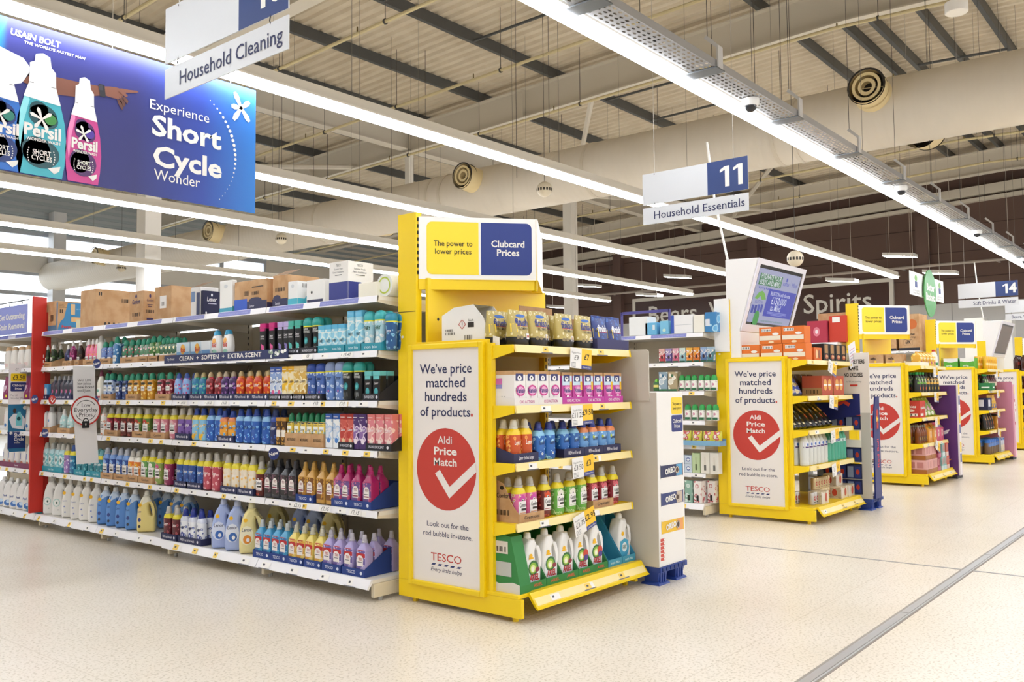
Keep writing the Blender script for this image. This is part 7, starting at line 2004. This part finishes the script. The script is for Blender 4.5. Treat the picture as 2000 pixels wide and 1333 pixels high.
crate('red_box', 'snack_carton', 'terracotta snack carton with round windows', 'carton', .3, .2, .2, '#B8543C', [('d', -.4, .55, .32, .3, '#E0A050'), ('d', .4, .55, .32, .3, '#E0A050'), ('r', -.7, .5, -.1, .58, '#EDEBE2'), ('r', .1, .5, .7, .58, '#EDEBE2')], [('r', -1, 0, 1, .4, '#B08A5A'), ('b', -.6, .1, .6, .3)])
row(1, 1, 'red_box', (8.86, 9.19), 3.29)
pouch('choc_bag', 'snack_bag', 'brown snack bag', .16, .1, .22, '#4A2A20', [('d', 0, .5, .4, .15, '#8A4A2E')])
row(1, 1, 'choc_bag', (8.7, 8.87, 9.04, 9.21), 3.5, where=' behind')
pouch('blk_bag', 'snack_bag', 'glossy black snack bag', .15, .1, .3, M('#16171A', .25), [('d', -.1, .5, .35, .22, '#6A8A96'), ('r', -.4, .1, .3, .16, '#E4D8B0')])
pouch('gld_bag', 'snack_bag', 'black and gold snack bag', .15, .1, .3, M('#16171A', .25), [('d', -.1, .58, .35, .2, '#C89A4A'), ('d', .1, .4, .3, .1, '#B8542E'), ('r', -.3, .08, .4, .14, '#EDE8D8')])
row(1, 2, 'blk_bag', (8.38, 8.5, 8.61), 3.36, rx=-.6)
row(1, 2, 'gld_bag', (8.77, 8.92, 9.19, 9.32), 3.36, rx=-.6)
row(1, 2, 'blk_bag', (9.05,), 3.36, rx=-.6)
bottle('w_purp', 'water_bottle', 'clear water bottle with purple label', 'bottle', 'pet', .09, .09, .315, '#D4D6D2', '#5A3A7A', [('r', -.97, .58, .97, .72, '#E4E4EC'), ('r', -.97, .55, .97, .59, '#4A2E6E'), ('d', -.2, .65, .3, .05, '#3A68B8')])
bottle('w_green', 'water_bottle', 'clear green water bottle', 'bottle', 'pet', .085, .085, .315, '#4AA68C', '#1F8A4A', [('r', -.97, .6, .97, .7, '#C8DCD8'), ('d', 0, .65, .3, .04, '#4A6A7A')])
row2(1, 3, 'w_purp', (8.36, 8.46, 8.56, 8.66, 8.76, 8.86), 3.25, .1)
row2(1, 3, 'w_green', (8.96, 9.05, 9.14, 9.23, 9.32, 9.41), 3.25, .1)
bottle('can_s', 'drink_can', 'silver drink can', 'can', 'tin', .064, .064, .118, M('#C4C0BC', .3, .6), None, [('d', 0, .55, .6, .2, '#B8302A'), ('r', -.6, .2, .6, .26, '#3A3436')])
bottle('can_g', 'drink_can', 'pale gold drink can', 'can', 'tin', .064, .064, .118, M('#CDB890', .3, .5), None, [('d', 0, .55, .6, .2, '#B8422E'), ('r', -.6, .2, .6, .26, '#8A6A4A')])
row(1, 4, 'can_s', (8.37, 8.44, 8.51), 3.4)
row(1, 4, 'can_s', (8.5, 8.57), 3.24)
row(1, 4, 'can_g', (8.72, 8.79, 8.86, 8.93, 9.0, 9.07), 3.3)
row(1, 4, 'can_g', (8.72, 8.79, 8.86, 8.93, 9.0, 9.07), 3.3, dz=.118, where=' upper tier')
crate('can_pack', 'can_pack', 'wrapped pack of gold drink cans', 'pack', .2, .13, .12, FL('#CDBEA0', '#B8A888', '#D8CDB8', scale=10), [('d', .3, .5, .3, .35, '#C05A44'), ('r', -.95, .1, -.5, .9, '#D8D0C8')], [('r', -.8, .1, -.1, .9, '#BDB29C'), ('r', .1, .1, .8, .9, '#BDB29C'), ('d', 0, .5, .4, .3, '#B8422E')])
row(1, 4, 'can_pack', (9.22, 9.43), 3.24)
row(1, 4, 'can_pack', (8.67,), 3.24)
row(1, 4, 'can_pack', (9.25,), 3.3, dz=.122, where=' upper tier')
# energy drink packs on the grey stand
crate('eng_pack', 'can_pack', 'navy and silver energy drink pack', 'pack', .15, .18, .145, '#232F66', [('r', -.9, .1, -.1, .9, '#8A9AB8'), ('r', .1, .1, .9, .9, '#2A3C88'), ('d', .5, .5, .25, .2, '#C8402F')], [('r', -.8, .15, -.1, .9, '#8A9AB8'), ('r', .1, .15, .8, .9, '#8A9AB8'), ('d', -.45, .5, .2, .2, '#C8402F')])
for i, zz in enumerate((.161, .321, .501, .841)):
    for j, y in enumerate((3.19, 3.35, 3.51)):
        put('eng_pack', 9.67, y, zz, -math.pi / 2, 'navy and silver energy drink pack, %s tier from below, %s from the slogan side' % (ORD[i], ORD[j]), 'energy drink packs on the grey stand')

# third display
crate('bn_box', 'stock_carton', 'brown carton with white lower strip', 'carton', .2, .22, .16, CARD, [('r', -1, 0, 1, .3, '#EDEBDC'), ('t', 'waffles', -.3, .65, .05, K_, .7, .02), ('d', 0, .4, .15, .1, '#E8C02A')])
for i, y in enumerate((3.73, 3.5)):
    put('bn_box', 12.28, y, ST[0] - .003, -math.pi / 2, 'brown carton with white lower strip, %s the third poster' % ('farther along' if i == 0 else 'front one above'), 'brown cartons on the third yellow display')
bottle('gable_y', 'drink_carton', 'yellow gable topped drink carton', 'carton', 'gable', .12, .12, .19, FL('#E8C42E', '#F2DC7A', '#E0A82A', scale=14), None, [('d', 0, .25, .5, .12, '#B85A7A'), ('r', -.8, .5, .8, .6, '#F4ECC8')])
row(2, 0, 'gable_y', (12.36, 12.52, 12.68, 12.84, 12.99), 3.26)
bottle('w_grn', 'drink_carton', 'white drink bottle with green band', 'bottle', 'drink', .1, .1, .24, '#EAE8E2', '#C8402F', [('r', -.9, .1, .9, .25, '#2F8A5A')])
row(2, 0, 'w_grn', (13.2,), 3.26)
tray(12.44, 3.19, ST[0] - .003, .42, .2, .05, 0, '#EDEBDC', 'white card tray under the yellow drink cartons')
bottle('dk_dr', 'drink_bottle', 'black and green labelled drink bottle', 'bottle', 'drink', .1, .1, .27, '#1E1E1C', '#26A04A', [('r', -.9, .4, .9, .72, '#6AA03A'), ('d', 0, .56, .5, .1, '#E8E4C8'), ('d', 0, .2, .4, .08, '#D86A2A')])
bottle('dk_yl', 'drink_bottle', 'black and yellow labelled drink bottle', 'bottle', 'drink', .1, .1, .27, '#1E1C18', '#3A342A', [('r', -.9, .4, .9, .72, '#D8A83A'), ('d', 0, .56, .5, .1, '#F0E0A8'), ('d', 0, .2, .4, .08, '#E8C43A')])
row2(2, 1, 'dk_dr', (12.3, 12.44, 12.58), 3.26, .12)
row2(2, 1, 'dk_yl', (12.74, 12.9, 13.06, 13.22), 3.26, .12)
crate('rd_carton2', 'snack_carton', 'red printed snack carton', 'carton', .26, .3, .22, '#C03A2C', [('t', 'squashies', 0, .6, .06, '#EDEBE6', 1.4, .02), ('r', -.8, .1, .2, .25, '#EDEBE6')], [('t', 'squashies', 0, .65, .05, '#EDEBE6', 1.4, .02), ('d', 0, .42, .6, .08, '#EDD8C8'), ('r', -.8, .08, .8, .25, '#EDEBE6'), ('b', -.7, .1, .7, .23)])
row(2, 2, 'rd_carton2', (12.36,), 3.36)
pouch('wh_bag', 'snack_bag', 'white and green snack bag', .2, .1, .27, FL('#E6E4D8', '#EDEBE6', '#8AB04A', scale=16), [('d', 0, .35, .6, .12, '#D890B8'), ('d', .1, .6, .5, .1, '#EDEBE6'), ('t', 'FREE', 0, .6, .05, '#4A7A3A', .8, .02)])
row(2, 2, 'wh_bag', (12.62, 12.8, 12.97, 13.15), 3.3, rx=-.35)
pouch('bl_bag', 'snack_bag', 'slate blue snack bag', .2, .1, .22, FL('#4A5A96', '#8A98C0', '#D8A04A', scale=14))
row(2, 2, 'bl_bag', (12.3, 12.5, 12.7, 12.9), 3.62, dz=.04, where=' at the back')
bottle('amb_btl', 'drink_bottle', 'amber drink bottle', 'bottle', 'drink', .075, .075, .24, M('#7A3E14', .15), '#8A8478', [('r', -.9, .12, .9, .4, '#5A2E14'), ('d', 0, .28, .4, .08, '#E8C43A')])
row2(2, 3, 'amb_btl', (12.28, 12.38, 12.48, 12.58), 3.26, .09)
for k_, d_, c_ in (('gab_or', 'orange drink carrier pack', '#E09A30'), ('gab_pk', 'pink drink carrier pack', '#D0607E')):
    bottle(k_, 'drink_pack', d_, 'pack', 'gable', .17, .13, .25, c_, None, [('r', -.3, .25, .3, .6, '#EDDCC8'), ('d', 0, .45, .15, .06, c_), ('d', 0, .78, .5, .05, '#6A8A4A')])
row(2, 3, 'gab_or', (12.7, 12.92), 3.27)
row(2, 3, 'gab_pk', (13.1, 13.28), 3.27)
for k_, d_, c_, c2_ in (('pk_box', 'pale pink drink carton', '#DCA8A4', '#A8682E'), ('mg_box', 'maroon drink carton', '#9A3A5A', '#B85A7A'), ('aq_box', 'aqua drink carton', '#8AC0BC', '#C8DCDC'), ('co_box', 'coral drink carton', '#D86A54', '#E8C8BC')):
    crate(k_, 'drink_carton', d_, 'carton', .26 if k_ == 'pk_box' else .13, .26, .175, c_, [('r', -1, 0, 1, .32, c2_), ('r', -.7, .42, -.2, .9, '#C88884'), ('r', .2, .42, .7, .9, '#C88884')], [('r', -1, 0, 1, .32, c2_), ('r', -.7, .42, -.1, .85, '#B87874'), ('r', .1, .42, .7, .85, '#B87874')])
row(2, 4, 'pk_box', (12.36, 12.63), 3.28)
row(2, 4, 'pk_box', (12.4, 12.67), 3.3, dz=.176, where=' upper tier')
row(2, 4, 'mg_box', (12.84,), 3.28)
row(2, 4, 'mg_box', (12.88,), 3.28, dz=.176, where=' upper tier')
row(2, 4, 'aq_box', (12.99, 13.13), 3.27)
row(2, 4, 'aq_box', (13.05,), 3.27, dz=.176, where=' upper tier')
row(2, 4, 'co_box', (13.27,), 3.27)
row(2, 4, 'co_box', (13.24,), 3.27, dz=.176, where=' upper tier')

# fourth display
crate('gn_box', 'snack_carton', 'bright green and white carton', 'carton', .22, .24, .19, '#5AA83A', [('r', -1, .72, 1, 1, '#E6E6E0'), ('d', 0, .78, .8, .14, '#E6E6E0'), ('t', 'porridge', -.2, .35, .05, '#E8F0DC', .8, .02), ('r', .1, .05, .9, .25, '#DCE8C8')])
for i, y in enumerate((3.72, 3.47)):
    put('gn_box', 16.24, y, ST[0] - .003, -math.pi / 2, 'bright green and white carton, %s the fourth poster' % ('farther along' if i == 0 else 'front one above'), 'green cartons on the fourth yellow display')
bottle('ye_can', 'drink_can', 'tall yellow drink can', 'can', 'tin', .085, .085, .22, '#E8B42A', None, [('r', -.9, .3, .9, .5, '#F2DC9A'), ('d', 0, .65, .4, .12, '#D87A2A')])
row2(3, 0, 'ye_can', (16.42, 16.56, 16.7, 16.84, 16.98, 17.12), 3.26, .12)
row2(3, 1, 'dk_dr', (16.3, 16.45), 3.28, .12)
bottle('mar_btl', 'drink_bottle', 'maroon drink bottle', 'bottle', 'drink', .1, .1, .26, '#5A1E1E', '#2A1A1A', [('r', -.9, .3, .9, .55, '#D8C8B8'), ('d', 0, .2, .4, .08, '#D8703A')])
row2(3, 1, 'mar_btl', (16.62, 16.78, 16.94, 17.1), 3.28, .12)
crate('gr_box', 'snack_carton', 'dark green snack carton', 'carton', .2, .2, .12, '#2A7A48', [('r', -.6, .3, .6, .5, '#D8E4DC')], [('r', -.6, .3, .6, .5, '#D8E4DC')])
row(3, 1, 'gr_box', (16.27,), 3.22)
crate('nv_box', 'snack_carton', 'navy snack carton with white label', 'carton', .3, .24, .2, '#20264E', [('r', -.8, .3, .2, .85, '#D8D8E4')], [('r', -.8, .3, .5, .85, '#D8D8E4')])
row(3, 2, 'nv_box', (16.35,), 3.32)
pouch('yb_bag', 'snack_bag', 'yellow and blue snack bag', .18, .09, .24, '#E2B83A', [('r', -.8, .1, .8, .4, '#3A58A0'), ('d', 0, .65, .4, .12, '#F0E4C0')])
row(3, 2, 'yb_bag', (16.62, 16.82, 17.02), 3.28)
row2(3, 3, 'gld_bag', (16.35, 16.52, 16.69, 16.86), 3.3, .14)
bottle('gold_cn', 'snack_tube', 'golden snack tube', 'tube', 'tube', .11, .11, .26, '#C88A2A', '#2A2018', [('d', 0, .5, .6, .15, '#EDE0B8')])
row(3, 3, 'gold_cn', (17.02,), 3.28)
bottle('bc_btl', 'drink_bottle', 'brown sports bottle with blue cap', 'bottle', 'sport', .1, .1, .25, '#6A5238', '#2A6AC0', [('r', -.92, .5, .92, .72, '#5A80C0')])
row2(3, 4, 'bc_btl', (16.25, 16.38, 16.51, 16.64, 16.77, 16.9), 3.24, .12)
crate('ws_pack', 'drink_pack', 'white wrapped pack of sports bottles', 'pack', .13, .13, .23, '#C8CCD8', [('r', -.9, .1, .9, .5, '#E8D8B8'), ('r', -.9, .85, .9, .98, '#2A6AC0')])
row(3, 4, 'ws_pack', (17.05, 17.2), 3.24)
# fifth display
bottle('cola', 'drink_bottle', 'large dark cola bottle', 'bottle', 'pet', .11, .11, .33, M('#3A1A14', .12), '#26242A', [('r', -.95, .4, .95, .6, '#8A2A22')])
row2(4, 0, 'cola', (20.1, 20.26, 20.42, 20.58), 3.3, .13)
for s in (1, 2, 3, 4):
    row2(4, s, 'mar_btl', (20.12, 20.28, 20.44, 20.6), 3.28, .13)

# ------------------------------------------------------------------ air freshener gondola beside the second display
AX = 8.03
def gput(k, y, z, i, sh, dx=.0, rz=-math.pi / 2):
    put(k, AX + .14 + dx, y, z, rz, '%s, %s on the %s air freshener shelf' % (KIND[k][1], i, sh), 'goods on the air freshener gondola')
cl = (('#D8A8A0', '#B8404A'), ('#9A88B8', '#6A5A98'), ('#D8A0B0', '#C05A78'), ('#C8D8D0', '#8AB0B8'), ('#E4B04A', '#D8822A'), ('#E0922A', '#C86A1E'), ('#8AA4C8', '#4A6A9A'), ('#9AB4C8', '#4A7A8A'))
nm = ('coral', 'violet', 'rose', 'mint', 'amber', 'deep orange', 'slate blue', 'sea grey')
for i, y in enumerate((4.66, 4.58, 4.5, 4.42, 4.34, 4.26, 4.18, 4.11)):
    k = 'fresh_%d' % i
    bottle(k, 'air_freshener', '%s plug-in air freshener pack' % nm[i], 'pack', 'box', .07, .06, .15, FL(cl[i][0], '#E6DED8', cl[i][1], scale=20), cl[i][0], [('d', 0, .35, .6, .2, cl[i][1]), ('d', .1, .38, .35, .12, '#3A2226'), ('r', -1, 0, 1, .12, '#2A5A44')], capd='card_top')
    gput(k, y, 1.563, 'just one', 'second')
bottle('gcan', 'aerosol_can', 'white aerosol can with green dome', 'can', 'can', .066, .066, .165, FL('#DCE0DA', '#C8B8C0', '#EAE8E2'), '#2A9A4A', [('r', -.9, .05, .9, .2, '#2A6A44'), ('d', 0, .4, .4, .08, '#C88AA0')], capd='dome')
for i, y in enumerate((4.44, 4.37, 4.3, 4.22, 4.15, 4.08)):
    gput('gcan', y, 1.268, ORD[i], 'third')
crate('dif_box', 'air_freshener', 'pale grey plug-in carton', 'carton', .1, .09, .2, FL('#B8C4CC', '#DCE0DE', '#8AA0B0', scale=16), [('d', 0, .8, .3, .08, '#3A6A8A'), ('r', -1, 0, 1, .1, '#2A6A44')])
crate('dif_box2', 'air_freshener', 'cream plug-in carton', 'carton', .1, .09, .2, FL('#D8D4C4', '#EAE6D8', '#A89878', scale=16), [('d', 0, .8, .3, .08, '#3A6A4A'), ('r', -1, 0, 1, .1, '#2A6A44')])
gput('dif_box', 4.64, 1.268, 'beside the cream one', 'third')
gput('dif_box2', 4.53, 1.268, 'beside the green-domed cans', 'third')
bottle('gn_rl', 'air_freshener', 'small dark green freshener', 'bottle', 'refill', .07, .05, .13, '#3A6A3A', '#7AC84A', [('r', -.9, .3, .9, .5, '#E8D87A')])
gput('gn_rl', 4.74, 1.268, 'first', 'third')
for i, y in enumerate((4.38, 4.3, 4.22, 4.14, 4.07)):
    gput('gcan', y, .968, ORD[i], 'fourth')
pouch('fr_pouch', 'air_freshener', 'flowered refill pouch', .11, .07, .14, FL('#E4D8C8', '#C84A54', '#D8D04A', scale=18), [('d', 0, .4, .4, .18, '#6A3A3A')])
for i, y in enumerate((4.4, 4.28, 4.16, 4.06)):
    gput('fr_pouch', y, .722, ORD[i], 'fifth')
tray(AX + .03, 4.23, .72, .5, .14, .05, -math.pi / 2, '#7AA8C8', 'pale blue card tray of flowered pouches on the fifth air freshener shelf')
crate('wb_box', 'air_freshener', 'white and blue small carton', 'carton', .075, .075, .085, '#C8D4E4', [('d', 0, .5, .6, .25, '#2A4A9A'), ('d', 0, .5, .45, .15, '#E8ECF2')])
for i, (y, zz) in enumerate(((4.45, 0), (4.37, 0), (4.45, .088), (4.37, .088))):
    gput('wb_box', y, .438 + zz, ORD[i], 'sixth')
crate('gn_dif', 'air_freshener', 'pale green reed diffuser carton', 'carton', .085, .08, .2, '#B8CCA0', [('r', -.2, .15, .2, .45, '#5A6A4A'), ('r', -.04, .45, .04, .8, '#8A7A5A')])
crate('wh_dif', 'air_freshener', 'white reed diffuser carton', 'carton', .095, .08, .21, '#E0DCD2', [('r', -.25, .15, .25, .4, '#6A6A64'), ('r', -.04, .4, .04, .8, '#A89A7A')])
gput('gn_dif', 4.28, .438, 'next to the blue cartons', 'sixth')
gput('wh_dif', 4.18, .438, 'next to the pale green one', 'sixth')
gput('wh_dif', 4.08, .438, 'at the display end', 'sixth')
crate('rd_dif', 'air_freshener', 'white and red patterned carton', 'carton', .085, .08, .22, FL('#E4DCD8', '#B84A54', '#EAE4E0', scale=22), [('r', -.3, .1, .3, .35, '#221A1C')])
crate('tq_dif', 'air_freshener', 'mint patterned carton', 'carton', .085, .08, .22, FL('#BCD4CC', '#DCE6E0', '#8AB0A0', scale=22), [('r', -.3, .1, .3, .35, '#1A221C')])
gput('tq_dif', 4.36, .138, 'beside the red patterned ones', 'bottom', -.02)
for i, (y, dx) in enumerate(((4.26, -.02), (4.26, .08), (4.26, .18), (4.16, .08), (4.16, .18), (4.46, 0))):
    gput('rd_dif', y, .138, ORD[i], 'bottom', dx)
for (l, y0_, y1_, h, c, sd) in (('white carton farthest along', 4.83, 5.06, .2, '#E6E8E8', ()), ('sky blue carton standing before the white one', 4.72, 4.86, .13, '#6AB0D8', [('r', .3, .4, .7, .8, '#D8E4EA')]), ('narrow sky blue carton', 4.58, 4.68, .14, '#7ABCDC', [('d', 0, .3, .4, .12, '#C8E0D0')]), ('white carton with royal blue edge', 4.3, 4.55, .19, '#EAEAEC', [('r', -1, 0, -.7, 1, '#2A50B0'), ('r', -.6, .45, .9, .47, '#B8BCC4')]), ('cream white carton', 4.17, 4.29, .18, '#ECE8DC', ()), ('sky blue torn multipack', 4.04, 4.16, .2, FL('#6AB0DC', '#A8D4EA', '#3A80B8', scale=12), [('r', -.9, .3, -.1, .65, '#D8DCE4')])):
    stock('stock_carton', l + ' on top of the air freshener gondola', AX + .12, y0_, AX + .3, y1_, 1.864, h, c, sd, (), 'cartons on top of the air freshener gondola')
mb = MB()
mb.box((AX + .35, 4.7, 2.12), (AX + .37, 5.3, 2.15), M('#4A4488', .5))
mb.box((AX + .35, 4.69, 1.87), (AX + .37, 4.71, 2.15), M('#4A4488', .5))
mb.box((AX + .35, 5.29, 1.87), (AX + .37, 5.31, 2.15), M('#4A4488', .5))
tag(mb.build('shelf_rail'), 'violet metal rail standing on top of the air freshener gondola', 'rail')
for (l, x0_, y0_, y1_, z_, h, c, sd) in (('dark red carton with a white circle on top of the snack gondola', 12.05, 4.33, 4.6, 1.903, .3, '#B0344A', [('d', 0, .5, .35, .22, '#D87A8A'), ('d', 0, .5, .15, .1, '#EDE0E4')]), ('red open carton on top of the snack gondola', 12.1, 4.08, 4.31, 1.903, .36, '#C8402F', [('r', -.6, .75, .3, .95, '#EDEBE6')]), ('brown carton behind the red ones on the snack gondola', 12.35, 4.1, 4.55, 1.903, .42, CARD, ())):
    stock('stock_carton', l, x0_, y0_, x0_ + .22, y1_, z_, h, c, sd, (), 'cartons on top of the snack gondola')
stock('stock_carton', 'tall brown carton marked 6 PK on top of the drinks gondola', 15.98, 4.16, 16.5, 4.5, 1.903, .62, CARD, [('d', .3, .72, .5, .14, '#C86A2A'), ('t', 'Roast Chicken', -.1, .44, .06, K_, 1.3, .02), ('t', 'Flavour Potato Crisps', -.1, .36, .045, K_, 1.5, .01), ('r', -.5, .14, .3, .3, K_), ('r', -.47, .15, .27, .29, '#C6A077'), ('t', '6PK', -.1, .22, .09, K_, .5, .03), ('r', -1, 0, 1, .07, '#1A1A28')], [], 'cartons on top of the drinks gondola')
stock('stock_carton', 'brown carton beside the one marked 6 PK', 15.98, 4.54, 16.4, 4.9, 1.903, .6, CARD, [('r', -1, 0, 1, .07, '#1A1A28')], [], 'cartons on top of the drinks gondola')
